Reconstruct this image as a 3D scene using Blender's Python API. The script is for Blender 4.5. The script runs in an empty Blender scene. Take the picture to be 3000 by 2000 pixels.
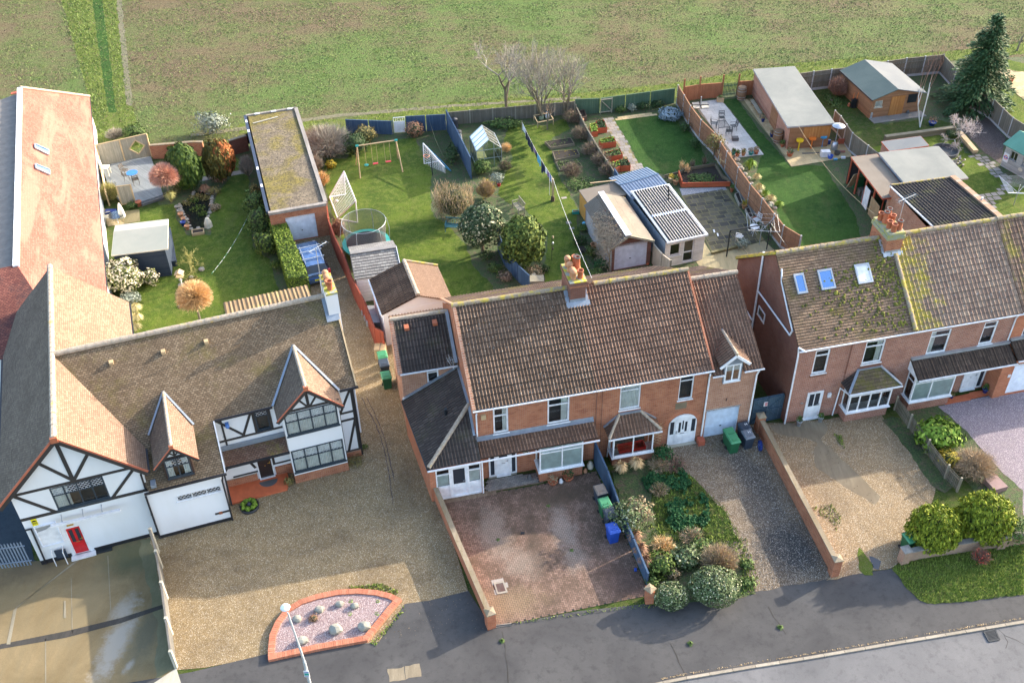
import bpy,bmesh,math,random
from mathutils import Vector,Matrix,noise
R=math.radians;rnd=random.Random(7)
S=bpy.context.scene;COL=S.collection
FPX=3100.0;TH=R(40.2);RO=R(-1.15);CH=43.0
_c,_s=math.cos(RO),math.sin(RO)
_r=Vector((1,0,0));_f=Vector((0,math.cos(TH),-math.sin(TH)));_u=Vector((0,math.sin(TH),math.cos(TH)))
CR=_r*_c+_u*_s;CU=-_r*_s+_u*_c;CF=_f;CO=Vector((0,0,CH))
cd=bpy.data.cameras.new('camera');cam=bpy.data.objects.new('camera',cd);COL.objects.link(cam)
cd.sensor_width=36;cd.lens=FPX/3000*36;cd.clip_end=3000;cd.clip_start=.5
m=Matrix((CR,CU,-CF)).transposed().to_4x4();m.translation=CO;cam.matrix_world=m;S.camera=cam
SAZ,SEL=29.0,20.0
w=bpy.data.worlds.new('World');S.world=w;w.use_nodes=True
nt=w.node_tree;bg=nt.nodes['Background'];sk=nt.nodes.new('ShaderNodeTexSky');sk.sky_type='NISHITA'
sk.sun_disc=False;sk.sun_elevation=R(SEL);sk.sun_rotation=R(90-SAZ);sk.air_density=1.0;sk.dust_density=2.4;sk.ozone_density=.8
nt.links.new(sk.outputs[0],bg.inputs[0]);bg.inputs[1].default_value=.15
sl=bpy.data.lights.new('sun','SUN');sl.energy=2.45;sl.angle=R(.6);sl.color=(1,.9,.76)
so=bpy.data.objects.new('sun',sl);COL.objects.link(so)
sd=Vector((math.cos(R(SAZ))*math.cos(R(SEL)),math.sin(R(SAZ))*math.cos(R(SEL)),math.sin(R(SEL))))
so.rotation_euler=sd.to_track_quat('Z','Y').to_euler();so.location=(0,0,60)
S.view_settings.view_transform='Standard';S.view_settings.look='None';S.view_settings.exposure=2.18;S.view_settings.gamma=1
S.render.engine='CYCLES'
VW=dict(A=(0,200,.5102),B=(0,900,.5102),C=(600,950,.3827),D=(0,1500,.5527),E=(700,300,.4144),F=(1250,300,.3827),G=(1650,220,.3827),H=(2300,50,.4144),I=(1050,750,.4785),J=(1650,750,.3827),K=(2250,550,.4783),L=(1250,1300,.3827),M=(1900,1200,.5102),N=(300,400,.3827),O=(0,0,1.2755),Q=(0,1250,.287),X=(0,0,1))
def PX(v,x,y): a=VW[v];return a[0]+a[2]*x,a[1]+a[2]*y
def ray(v,x,y):
 x,y=PX(v,x,y);return CR*(x-1500)-CU*(y-1000)+CF*FPX
def W(v,x,y,z=0):
 d=ray(v,x,y);return CO+d*((z-CH)/d.z)
def hgt(v,x,y,x2,y2,zb=0):      # height of a vertical thing from its foot pixel and top pixel
 b=W(v,x,y,zb);d=ray(v,x2,y2);t=b.y/d.y;return CH+t*d.z-zb
class Fr:
 def __init__(s,o,yaw):
  s.o=Vector((o[0],o[1],0));s.yaw=yaw;a=R(yaw);s.u=Vector((math.cos(a),math.sin(a),0));s.n=Vector((-math.sin(a),math.cos(a),0))
 def l(s,w): d=w-s.o;return Vector((d.dot(s.u),d.dot(s.n),w.z))
 def w(s,u,n,z=0): return s.o+s.u*u+s.n*n+Vector((0,0,z))
 def z(s,v,x,y,z=0): return s.l(W(v,x,y,z))
 def N(s,v,x,y,n):
  o=s.l(CO);d=s.l(CO+ray(v,x,y))-o;return o+d*((n-o.y)/d.y)
 def U(s,v,x,y,u):
  o=s.l(CO);d=s.l(CO+ray(v,x,y))-o;return o+d*((u-o.x)/d.x)
PEND=[];WC={}
class MB:
 def __init__(s): s.v=[];s.f=[];s.uv=[];s.mi=[];s.at=[];s.m=0;s.has=False
 def face(s,pts,uv=None,a=None):
  b=len(s.v);s.v+= [tuple(p) for p in pts];s.f.append(tuple(range(b,b+len(pts))))
  s.uv+= uv if uv else [(0,0)]*len(pts);s.mi.append(s.m);s.at.append(rnd.random() if a is None else a);return s
 def box(s,x0,x1,y0,y1,z0,z1,bt=True):
  c=[(x,y,z) for z in (z0,z1) for y in (y0,y1) for x in (x0,x1)];a=rnd.random()
  for q in ((0,2,3,1),(4,5,7,6),(0,1,5,4),(2,6,7,3),(0,4,6,2),(1,3,7,5)):
   if q==(0,2,3,1) and not bt: continue
   s.face([c[i] for i in q],None,a)
  return s
 def bar(s,p,q,w,h=None,up=(0,0,1)):     # square bar from p to q
  p=Vector(p);q=Vector(q);h=h or w;d=(q-p)
  if d.length<1e-6: return s
  d.normalize();U=Vector(up)
  if abs(d.dot(U))>.98: U=Vector((1,0,0)) if abs(d.x)<.9 else Vector((0,1,0))
  x=d.cross(U).normalized()*w/2;y=x.normalized().cross(d)*h/2;a=rnd.random()
  A=[p-x-y,p+x-y,p+x+y,p-x+y];B=[k+(q-p) for k in A]
  for i in range(4): s.face([A[i],A[(i+1)%4],B[(i+1)%4],B[i]],None,a)
  s.face(A[::-1],None,a);s.face(B,None,a);return s
 def tube(s,p,q,r0,r1=None,k=8,cap=True):
  p=Vector(p);q=Vector(q);r1=r0 if r1 is None else r1;d=q-p
  if d.length<1e-6: return s
  d.normalize();U=Vector((0,0,1)) if abs(d.z)<.95 else Vector((1,0,0));x=d.cross(U).normalized();y=d.cross(x);b=len(s.v)
  cs=[(math.cos(6.28318*i/k),math.sin(6.28318*i/k)) for i in range(k)]
  s.v+=[tuple(p+(x*c+y*n)*r0) for c,n in cs]+[tuple(q+(x*c+y*n)*r1) for c,n in cs];a=rnd.random()
  for i in range(k):
   j=(i+1)%k;s.f.append((b+j,b+i,b+k+i,b+k+j));s.uv+=[(0,0)]*4;s.mi.append(s.m);s.at.append(a)
  if cap:
   for o,rv in ((b,0),(b+k,1)):
    fc=tuple(range(o,o+k));s.f.append(fc[::-1] if rv else fc);s.uv+=[(0,0)]*k;s.mi.append(s.m);s.at.append(a)
  return s
 def path(s,pts,r,k=6):
  for a,b in zip(pts[:-1],pts[1:]): s.tube(a,b,r,r,k)
  return s
 def lathe(s,c,prof,k=20,cap=False):    # prof [(r,z)...] about centre c
  c=Vector(c);b=len(s.v);a=rnd.random()
  for r_,z in prof:
   s.v+=[(c.x+r_*math.cos(6.28318*i/k),c.y+r_*math.sin(6.28318*i/k),c.z+z) for i in range(k)]
  for j in range(len(prof)-1):
   for i in range(k):
    i2=(i+1)%k;s.f.append((b+j*k+i,b+j*k+i2,b+(j+1)*k+i2,b+(j+1)*k+i));s.uv+=[(0,0)]*4;s.mi.append(s.m);s.at.append(a)
  if cap:
   s.f.append(tuple(b+(len(prof)-1)*k+i for i in range(k)));s.uv+=[(0,0)]*k;s.mi.append(s.m);s.at.append(a)
  return s
 def prism(s,poly,ax,d0,d1,capuv=None):       # poly: 3D pts in a plane, extruded by vector ax from d0 to d1
  ax=Vector(ax);A=[Vector(p)+ax*d0 for p in poly];B=[Vector(p)+ax*d1 for p in poly];n=len(A);a=rnd.random()
  s.face(A[::-1],None,a);s.face(B,None,a)
  for i in range(n): s.face([A[i],A[(i+1)%n],B[(i+1)%n],B[i]],None,a)
  return s
 def obj(s,name,mat,parent=None,smooth=False):
  if parent is not None and parent.name in WC:
   of=WC[parent.name];s.v=[(a-of.x,b-of.y,c-of.z) for a,b,c in s.v]
  me=bpy.data.meshes.new(name);me.from_pydata(s.v,[],s.f)
  uvl=me.uv_layers.new(name='UVMap');uvl.data.foreach_set('uv',[c for p in s.uv for c in p])
  at=me.attributes.new('rnd','FLOAT','FACE');at.data.foreach_set('value',s.at)
  mats=mat if isinstance(mat,(list,tuple)) else [mat]
  for i_,k in enumerate(mats): me.materials.append(None);PEND.append((me,i_,k))
  if any(s.mi): me.polygons.foreach_set('material_index',s.mi)
  if smooth: me.polygons.foreach_set('use_smooth',[True]*len(s.f))
  me.update();o=bpy.data.objects.new(name,me);COL.objects.link(o)
  if parent is not None:
   o.parent=parent
   if parent.name in WC: WC[o.name]=WC[parent.name]
  return o
def thing(name,label,cat,loc=(0,0,0),yaw=0,group=None):
 o=bpy.data.objects.new(name,None);COL.objects.link(o);o.empty_display_size=.3
 o.location=(loc[0],loc[1],loc[2] if len(loc)>2 else 0);o.rotation_euler=(0,0,R(yaw));tag(o,label,cat,group);return o
def tag(o,label=None,cat=None,group=None,kind=None):
 if label: o['label']=label
 if cat: o['category']=cat
 if group: o['group']=group
 if kind: o['kind']=kind
 return o
def wth(name,label,cat,p,group=None):     # a thing whose parts are modelled in world coordinates
 p=Vector((p[0],p[1],p[2] if len(p)>2 else 0));o=thing(name,label,cat,p,0,group);WC[o.name]=p.copy();return o
def copytree(o,loc,yaw,label,scale=None):
 c=o.copy();COL.objects.link(c);c.location=loc;c.rotation_euler=(0,0,R(yaw));c['label']=label
 if scale: c.scale=scale
 def rec(a,b):
  for ch in list(a.children):
   k=ch.copy();COL.objects.link(k);k.parent=b;rec(ch,k)
 rec(o,c);return c
ROUGH={'lawn':.16,'gravel_wet':.5,'bedsoil':.12,'lawn_dark':.12,'lawn_rough':.2,'verge':.16,'gravel_mix':.1,'gravel_tan2':.12,'clodpath':.15,'patch_pale':.25,'concrete_green':.2,'gravel_dark':.1,'field':.3,'concrete':.12}
def sheet(name,pts,z,mat,kind='structure',rough=None,**k):
 ro=ROUGH.get(mat,0) if rough is None else rough
 if ro:
  Q=[]
  for a,c in zip(pts,list(pts[1:])+[pts[0]]):
   L=math.hypot(c.x-a.x,c.y-a.y);n=max(1,min(90,int(L/max(.18,ro*.9)))) if L<60 else 1
   for i in range(n):
    x,y=a.x+(c.x-a.x)*i/n,a.y+(c.y-a.y)*i/n;s_=ro if i else ro*.3;Q.append(Vector((x+s_*noise.noise(Vector((x*1.7,y*1.7,z*99))),y+s_*noise.noise(Vector((x*1.7,y*1.7,z*99+7))),0)))
  pts=Q
 b=MB();P=[Vector((p.x,p.y,z)) for p in pts]
 ar=sum(P[i].x*P[(i+1)%len(P)].y-P[(i+1)%len(P)].x*P[i].y for i in range(len(P)))
 b.face(P if ar>0 else P[::-1]);o=b.obj(name,mat);o['kind']=kind
 return o
def inpoly(x,y,P):
 c=False;n=len(P);j=n-1
 for i in range(n):
  if (P[i][1]>y)!=(P[j][1]>y) and x<(P[j][0]-P[i][0])*(y-P[i][1])/(P[j][1]-P[i][1])+P[i][0]: c=not c
  j=i
 return c
class NT:
 def __init__(s,name):
  s.m=bpy.data.materials.new(name);s.m.use_nodes=True;s.t=s.m.node_tree;s.b=s.t.nodes['Principled BSDF'];s._c=None
 def n(s,ty,**k):
  x=s.t.nodes.new('ShaderNode'+ty)
  for a,v in k.items(): setattr(x,a,v)
  return x
 def L(s,a,b): s.t.links.new(a,b)
 def co(s,kind='Object',sc=(1,1,1),rot=(0,0,0)):
  c=s.n('TexCoord');mp=s.n('Mapping');mp.inputs['Scale'].default_value=sc;mp.inputs['Rotation'].default_value=rot
  s.L(c.outputs[kind],mp.inputs[0]);return mp.outputs[0]
 def noise(s,sc,de=3,ro=.6,co=None,dist=0):
  x=s.n('TexNoise');x.inputs['Scale'].default_value=sc;x.inputs['Detail'].default_value=de;x.inputs['Roughness'].default_value=ro;x.inputs['Distortion'].default_value=dist
  s.L(co if co else s.dc(),x.inputs['Vector']);return x.outputs['Fac']
 def dc(s):
  if not s._c: s._c=s.n('TexCoord').outputs['Object']
  return s._c
 def voro(s,sc,feat='F1',co=None,out='Color',rand=1):
  x=s.n('TexVoronoi');x.feature=feat;x.inputs['Scale'].default_value=sc;x.inputs['Randomness'].default_value=rand;s.L(co if co else s.dc(),x.inputs['Vector']);return x.outputs[out]
 def ramp(s,f,st,interp='LINEAR'):
  x=s.n('ValToRGB');x.color_ramp.interpolation=interp;e=x.color_ramp.elements
  while len(e)<len(st): e.new(.5)
  for k,(p,c) in zip(e,st):
   k.position=p;k.color=tuple(c)+(1,) if isinstance(c,(tuple,list)) else (c,c,c,1)
  s.L(f,x.inputs[0]);return x.outputs[0]
 def mix(s,f,a,b,mode='MIX'):
  x=s.n('Mix');x.data_type='RGBA';x.blend_type=mode
  for v,i in ((f,0),(a,6),(b,7)):
   if isinstance(v,(int,float)): x.inputs[i].default_value=v if i==0 else (v,v,v,1)
   elif isinstance(v,(tuple,list)): x.inputs[i].default_value=tuple(v)+(1,)
   else: s.L(v,x.inputs[i])
  return x.outputs[2]
 def math(s,op,a,b=0.0):
  x=s.n('Math');x.operation=op
  for v,i in ((a,0),(b,1)):
   if isinstance(v,(int,float)): x.inputs[i].default_value=v
   else: s.L(v,x.inputs[i])
  return x.outputs[0]
 def spots(s,x,L):      # worn, damp or stained areas: (ground point, rx, ry, degrees, colour, strength, raggedness)
  nz=s.noise(1.3,5,.7);nf=s.noise(5,4,.75)
  for c,rx,ry,a,col,st,rg in L:
   tc=s.n('TexCoord');mp=s.n('Mapping');mp.vector_type='TEXTURE';mp.inputs['Location'].default_value=(c.x,c.y,0);mp.inputs['Rotation'].default_value=(0,0,R(a));mp.inputs['Scale'].default_value=(rx,ry,1);s.L(tc.outputs['Object'],mp.inputs[0]);ln=s.n('VectorMath');ln.operation='LENGTH';s.L(mp.outputs[0],ln.inputs[0])
   d=s.math('ADD',ln.outputs['Value'],s.math('MULTIPLY',s.math('SUBTRACT',nz,.5),rg*2));d=s.math('ADD',d,s.math('MULTIPLY',s.math('SUBTRACT',nf,.5),rg))
   x=s.mix(s.ramp(d,[(.35,st),(1.0,0)]),x,col)
  return x
 def attr(s,n='rnd'):
  x=s.n('Attribute');x.attribute_name=n;return x.outputs['Fac']
 def brick(s,co,w,h,mortar,c1,c2,cm,off=.5,bias=0):
  x=s.n('TexBrick');x.offset=off;x.inputs['Scale'].default_value=1;x.inputs['Brick Width'].default_value=w;x.inputs['Row Height'].default_value=h
  x.inputs['Mortar Size'].default_value=mortar;x.inputs['Mortar Smooth'].default_value=.2;x.inputs['Bias'].default_value=bias
  for i,c in (('Color1',c1),('Color2',c2),('Mortar',cm)): x.inputs[i].default_value=tuple(c)+(1,)
  s.L(co,x.inputs[0]);return x.outputs['Color'],x.outputs['Fac']
 def wallco(s):      # x+y along the wall, z up
  c=s.n('TexCoord');sp=s.n('SeparateXYZ');s.L(c.outputs['Object'],sp.inputs[0]);a=s.math('ADD',sp.outputs[0],sp.outputs[1]);cb=s.n('CombineXYZ');s.L(a,cb.inputs[0]);s.L(sp.outputs[2],cb.inputs[1]);return cb.outputs[0]
 def fin(s,col,rough=.8,bump=None,bs=.5,bd=.02,metal=0,spec=None):
  if isinstance(col,(tuple,list)): s.b.inputs['Base Color'].default_value=tuple(col)+(1,)
  else: s.L(col,s.b.inputs['Base Color'])
  if isinstance(rough,(int,float)): s.b.inputs['Roughness'].default_value=rough
  else: s.L(rough,s.b.inputs['Roughness'])
  s.b.inputs['Metallic'].default_value=metal
  if spec is not None: s.b.inputs['Specular IOR Level'].default_value=spec
  if bump is not None:
   x=s.n('Bump');x.inputs['Strength'].default_value=bs;x.inputs['Distance'].default_value=bd;s.L(bump,x.inputs['Height']);s.L(x.outputs[0],s.b.inputs['Normal'])
  return s.m
_M={};MD={}
def MT(k):
 if k not in _M: _M[k]=MD[k](NT(k)) if k in MD else paint(k)
 return _M[k]
PC={}
def paint(k):       # a plain painted or solid surface with slight wear: PC[k]=(rgb,rough[,metal])
 c=PC[k];t=NT(k);n=t.noise(3,4);f=t.noise(40,3)
 a=t.mix(t.ramp(n,[(.35,0),(.7,1)]),tuple(x*.82 for x in c[0]),tuple(min(1,x*1.08) for x in c[0]))
 a=t.mix(t.ramp(f,[(.3,.25),(.6,0)]),a,tuple(x*.7 for x in c[0]))
 return t.fin(a,c[1],f,.15,.01,c[2] if len(c)>2 else 0)
def P_(k,rgb,rough=.6,metal=0): PC[k]=(rgb,rough,metal)
P_('white',(.74,.74,.75),.35);MD['render']=lambda t:t.fin(t.mix(t.ramp(t.noise(.5,4,.6,t.co(sc=(1,1,.35))),[(.42,0),(.7,.4)]),(.72,.72,.73),(.58,.57,.53)),.75,t.noise(30,2),.1,.01);P_('black',(.018,.018,.022),.5);P_('timber',(.035,.03,.028),.7)
P_('upvc',(.8,.81,.83),.3);P_('lead',(.27,.31,.36),.5,.3);P_('fascia_red',(.45,.13,.07),.7);P_('door_red',(.62,.015,.02),.35)
P_('steel',(.5,.52,.55),.35,.7);P_('galv',(.42,.45,.48),.45,.5);P_('dark_metal',(.03,.035,.04),.4,.4);P_('stone',(.3,.27,.22),.9);P_('stone_dark',(.1,.1,.1),.9)
P_('concrete_post',(.42,.42,.42),.9);P_('terra',(.42,.13,.06),.8);P_('terra_old',(.5,.25,.13),.9);P_('blue_pot',(.02,.05,.22),.25)
P_('bin_green',(.02,.12,.05),.45);P_('bin_green_lid',(.05,.24,.11),.5);P_('bin_black',(.035,.05,.075),.45);P_('bin_grey_lid',(.13,.15,.18),.5);P_('bin_blue',(.015,.07,.38),.4);P_('bin_brown_lid',(.2,.16,.13),.5)
P_('car_paint',(.16,.26,.45),.25,.6);P_('rubber',(.02,.02,.02),.8);P_('red',(.6,.03,.03),.4);P_('red_plastic',(.75,.04,.05),.4);P_('turq',(.02,.28,.25),.5);P_('yellow',(.75,.5,.02),.4);P_('orange',(.8,.2,.03),.4);P_('sky_blue',(.05,.3,.55),.4)
P_('orange_glass',(.7,.35,.1),.4);P_('cream',(.62,.57,.45),.7);P_('soil',(.028,.02,.014),.95);P_('tray',(.03,.035,.05),.6);P_('navy',(.02,.025,.07),.8);P_('cloth_blue',(.1,.4,.6),.8);P_('cloth_white',(.75,.75,.78),.8);P_('cloth_purple',(.25,.15,.3),.8)
P_('plank_red',(.42,.1,.05),.75);P_('garage_white',(.74,.77,.84),.4);P_('garage_blue',(.5,.58,.68),.45);P_('gate_blue',(.06,.1,.14),.75);P_('bench_blue',(.04,.14,.16),.7)
P_('mat_brown',(.1,.07,.045),.95);P_('curtain',(.85,.86,.85),.9);P_('blind',(.62,.7,.7),.8);P_('room',(.05,.05,.055),.9);P_('hide',(.3,.25,.2),.9);P_('wood_pale',(.5,.36,.2),.8);P_('wood_dark',(.09,.06,.045),.8);P_('wicker',(.12,.1,.08),.8)
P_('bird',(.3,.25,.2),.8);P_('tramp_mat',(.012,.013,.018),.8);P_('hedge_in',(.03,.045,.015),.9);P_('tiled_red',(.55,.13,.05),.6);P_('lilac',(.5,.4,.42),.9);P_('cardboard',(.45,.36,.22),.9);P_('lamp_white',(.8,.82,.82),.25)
def grass(c1,c2,c3,sc=1.0,bd=.05):
 def f(t):
  a=t.noise(.35*sc,4,.65);b=t.noise(2.2*sc,4,.7);c=t.noise(22*sc,4,.75)
  x=t.mix(t.ramp(a,[(.38,0),(.62,1)]),c1,c2);x=t.mix(t.ramp(b,[(.46,0),(.64,.7)]),x,c3);b2=t.noise(.9*sc,5,.75,dist=.5);x=t.mix(t.ramp(b2,[(.52,0),(.68,.55)]),x,tuple(q*.5 for q in c1));b3=t.noise(.5*sc,5,.7,t.co(sc=(1,.4,1),rot=(0,0,R(30))));x=t.mix(t.ramp(b3,[(.55,0),(.68,.45)]),x,(.13,.12,.05))
  x=t.mix(t.ramp(c,[(.35,.75),(.58,0)]),x,tuple(v*.4 for v in c1));x=t.mix(t.ramp(c,[(.55,0),(.75,.4)]),x,tuple(min(1,v*1.8) for v in c3))
  return t.fin(x,.95,c,.9,bd,spec=.1)
 return f
MD['lawn']=grass((.06,.105,.018),(.115,.165,.022),(.17,.19,.045))
MD['lawn_dark']=grass((.032,.078,.018),(.045,.105,.02),(.07,.125,.03))
MD['lawn_rough']=grass((.05,.09,.02),(.075,.11,.02),(.14,.12,.06),1.3,.08)
MD['verge']=grass((.1,.15,.025),(.14,.19,.035),(.19,.18,.08),1.2,.09)
MD['blade']=lambda t:t.fin(t.mix(t.attr(),(.08,.14,.02),(.27,.32,.07)),.9,spec=.1)
MD['crop_blade']=lambda t:t.fin(t.mix(t.attr(),(.08,.13,.03),(.2,.26,.09)),.9,spec=.1)
MD['clod']=lambda t:t.fin(t.mix(t.attr(),(.07,.05,.035),(.2,.16,.11)),.95,spec=.1)
def field(t):
 a=t.noise(.045,5,.55,dist=.4);b=t.noise(.5,5,.7);c=t.noise(5,5,.8);st=t.noise(1.1,3,.6,t.co(sc=(.12,1,1),rot=(0,0,R(-14))))
 s1=t.math('ADD',t.math('MULTIPLY',a,1.1),t.math('MULTIPLY',b,.5));s1=t.math('ADD',s1,t.math('MULTIPLY',c,.55));s1=t.math('ADD',s1,t.math('MULTIPLY',st,.36))
 cx=t.n('SeparateXYZ');t.L(t.dc(),cx.inputs[0])
 gx=t.math('MULTIPLY',t.math('ABSOLUTE',t.math('ADD',cx.outputs[0],-2.0)),-.002)
 s1=t.math('ADD',s1,gx)
 f=t.n('MapRange')
 f.inputs['From Min'].default_value=1.06;f.inputs['From Max'].default_value=1.36;t.L(s1,f.inputs['Value']);f=f.outputs[0]
 soil=t.mix(t.ramp(c,[(.3,0),(.7,1)]),(.105,.08,.045),(.27,.215,.135));gr=t.mix(t.ramp(c,[(.35,0),(.65,1)]),(.075,.13,.035),(.19,.27,.085))
 x=t.mix(f,soil,gr);d=t.noise(14,4,.8);x=t.mix(t.ramp(d,[(.3,.65),(.5,0)]),x,(.03,.03,.02))
 return t.fin(x,.95,t.math('ADD',c,d),1,.22,spec=.1)
MD['field']=field
def gravel(c1,c2,c3,dark=None,sp=None,sc=1.0,stain=(.05,.035,.025),sa=.45):
 def f(t):
  v=t.voro(34*sc);sep=t.n('SeparateColor');t.L(v,sep.inputs[0]);b=sep.outputs[0];d=t.voro(34*sc,out='Distance');n=t.noise(.25,4,.6,dist=.6);n2=t.noise(1.6,5,.7)
  x=t.mix(b,c1,c2);x=t.mix(t.ramp(sep.outputs[1],[(.75,0),(.85,1)],'CONSTANT'),x,c3);x=t.mix(t.ramp(d,[(.25,0),(.6,.6)]),x,tuple(k*.35 for k in c1))
  x=t.mix(t.ramp(n,[(.45,0),(.68,sa)]),x,stain);x=t.mix(t.ramp(n2,[(.45,0),(.7,sa*.8)]),x,stain)
  if sp: x=t.mix(t.math('MULTIPLY',t.ramp(sep.outputs[1],[(.75,0),(.85,1)],'CONSTANT'),.35),t.spots(x,sp()),c3)
  h=t.math('SUBTRACT',1,d);return t.fin(x,.85,h,.8,.02,spec=.25)
 return f
MD['gravel_tan']=gravel((.24,.165,.08),(.46,.34,.185),(.66,.56,.41),sa=.35)
MD['gravel_tan2']=gravel((.26,.18,.1),(.48,.35,.2),(.65,.56,.42),sa=.3)
MD['gravel_wet']=gravel((.045,.045,.045),(.1,.095,.09),(.33,.3,.26),sa=.2,stain=(.02,.02,.02))
MD['gravel_mix']=gravel((.17,.125,.08),(.34,.25,.165),(.5,.44,.36),sa=.35,sp=lambda:[(W('M',570,360),1.2,3.0,24,(.06,.055,.05),.8,.6),(W('M',800,800),2.2,2.9,22,(.035,.036,.038),.95,.45),(W('M',650,560),1.5,2.2,20,(.07,.062,.055),.7,.6)])
MD['gravel_lilac']=gravel((.24,.2,.24),(.42,.35,.38),(.6,.52,.52),sa=.15)
MD['gravel_pink']=gravel((.3,.2,.2),(.52,.4,.38),(.7,.6,.58),sa=.1,sc=.9)
MD['gravel_dark']=gravel((.09,.07,.07),(.2,.15,.13),(.3,.25,.22),sa=.3)
def asphalt(c,l,sp=1.0):
 def f(t):
  n=t.noise(.3,5,.6,dist=.5);m_=t.noise(60,3,.8);v=t.voro(38,out='Distance');n2=t.noise(2.5,5,.7)
  x=t.mix(t.ramp(n,[(.35,0),(.68,1)]),c,l);x=t.mix(t.ramp(n2,[(.3,.5),(.5,0)]),x,tuple(k*.55 for k in c));x=t.mix(t.ramp(m_,[(.3,.5),(.7,0)]),x,tuple(k*.5 for k in c));x=t.mix(t.ramp(m_,[(.68,0),(.78,.35)]),x,(.35,.33,.3))
  return t.fin(x,.9,m_,.35,.01,spec=.25)
 return f
MD['pavement']=asphalt((.062,.06,.06),(.1,.096,.093));MD['road']=asphalt((.13,.128,.13),(.19,.185,.185))
def concrete(c1,c2,c3,sp=None):
 def f(t):
  n=t.noise(.22,5,.65,dist=.8);n2=t.noise(1.1,6,.75,t.co(sc=(3,.35,1),rot=(0,0,R(-18))));n3=t.noise(30,3)
  x=t.mix(t.ramp(n,[(.35,0),(.65,1)]),c1,c2);x=t.mix(t.ramp(n2,[(.4,0),(.7,.8)]),x,c3);x=t.mix(t.ramp(n3,[(.3,.3),(.6,0)]),x,tuple(k*.6 for k in c1))
  if sp: x=t.spots(x,sp())
  return t.fin(x,.85,n3,.2,.01,spec=.3)
 return f
MD['concrete_yard']=concrete((.14,.1,.045),(.28,.205,.105),(.2,.155,.085),lambda:[(W('D',610,700),.75,2.8,-10,(.33,.31,.27),.75,.8),(W('D',660,510),.6,1.2,-20,(.3,.28,.24),.6,.8),(W('D',700,230),2.2,1.6,10,(.07,.085,.045),.7,.5),(W('D',150,300),2.5,1.2,15,(.09,.065,.04),.6,.6),(W('D',450,470),1.2,3,-10,(.2,.16,.09),.5,.6),(W('D',780,640),.8,2.6,-12,(.08,.085,.06),.6,.5),(W('D',680,820),.25,.5,-20,(.33,.31,.27),.6,.7)]);MD['concrete']=concrete((.18,.14,.09),(.29,.24,.165),(.13,.105,.07));MD['concrete_pale']=concrete((.38,.36,.3),(.48,.45,.36),(.32,.29,.22))
MD['patch_pale']=concrete((.33,.34,.33),(.5,.5,.48),(.25,.26,.25));MD['concrete_green']=concrete((.12,.12,.06),(.22,.2,.12),(.13,.12,.07));MD['crack_dark']=concrete((.04,.035,.03),(.08,.07,.06),(.03,.03,.025))
def slabs(c1,c2,cm,st,sa,sp=None):      # colour per slab by attribute, stains on top
 def f(t):
  n=t.noise(.9,5,.7,dist=.5);n2=t.noise(12,4,.7);x=t.mix(t.attr(),c1,c2);x=t.mix(t.ramp(n,[(.42,0),(.65,sa)]),x,st);x=t.mix(t.ramp(n2,[(.3,.35),(.6,0)]),x,tuple(k*.5 for k in c1))
  if sp: x=t.spots(x,sp())
  return t.fin(x,.85,n2,.3,.01,spec=.3)
 return f
MD['block']=slabs((.16,.1,.07),(.28,.18,.135),0,(.07,.05,.03),.7,lambda:[(W('X',1450,1560),1.0,2.4,12,(.31,.24,.19),.6,.8),(W('X',1530,1650),1.2,1.3,10,(.31,.25,.2),.5,.8),(W('X',1650,1550),.8,2.2,12,(.33,.27,.23),.6,.8),(W('X',1690,1640),.8,1.0,0,(.3,.25,.21),.45,.8),(W('X',1480,1770),2.6,1.2,12,(.24,.17,.1),.65,.6),(W('X',1570,1600),.7,3,14,(.07,.05,.035),.55,.6),(W('X',1650,1450),2.6,.9,12,(.08,.055,.035),.7,.6),(W('X',1820,1700),1.3,2,20,(.08,.04,.03),.45,.6)]);MD['block_pale']=slabs((.27,.19,.16),(.4,.31,.27),0,(.14,.09,.065),.45);MD['block_brown']=slabs((.19,.13,.085),(.32,.23,.16),0,(.09,.065,.04),.6)
MD['slab_pale']=slabs((.46,.44,.4),(.58,.55,.5),0,(.36,.34,.31),.4);MD['slab_dark']=slabs((.025,.026,.03),(.13,.115,.085),0,(.17,.14,.065),.55);MD['slab_yellow']=slabs((.42,.32,.17),(.55,.43,.25),0,(.25,.19,.1),.35);MD['slab_grey']=slabs((.2,.19,.18),(.34,.3,.26),0,(.15,.13,.1),.4)
MD['joint_green']=concrete((.17,.145,.07),(.25,.21,.11),(.13,.12,.05))
def brick(c1,c2,cm,c3=None,w=.225,h=.075,var=.5):
 def f(t):
  co=t.wallco();c,fa=t.brick(co,w,h,.011,c1,c2,cm);n=t.noise(1.2,4,.6);n2=t.noise(9,3,.8,co)
  if c3:
   c_,_=t.brick(co,w,h,.009,(0,0,0),(1,1,1),(0,0,0),bias=-.55);c=t.mix(t.math('MULTIPLY',c_,.85),c,c3)
  x=t.mix(t.ramp(n,[(.35,.3),(.6,0)]),c,tuple(k*.5 for k in c1));x=t.mix(t.ramp(n2,[(.35,.35),(.6,0)]),x,tuple(k*.55 for k in c2))
  return t.fin(x,.9,t.math('SUBTRACT',1,fa),.5,.008,spec=.2)
 return f
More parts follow.
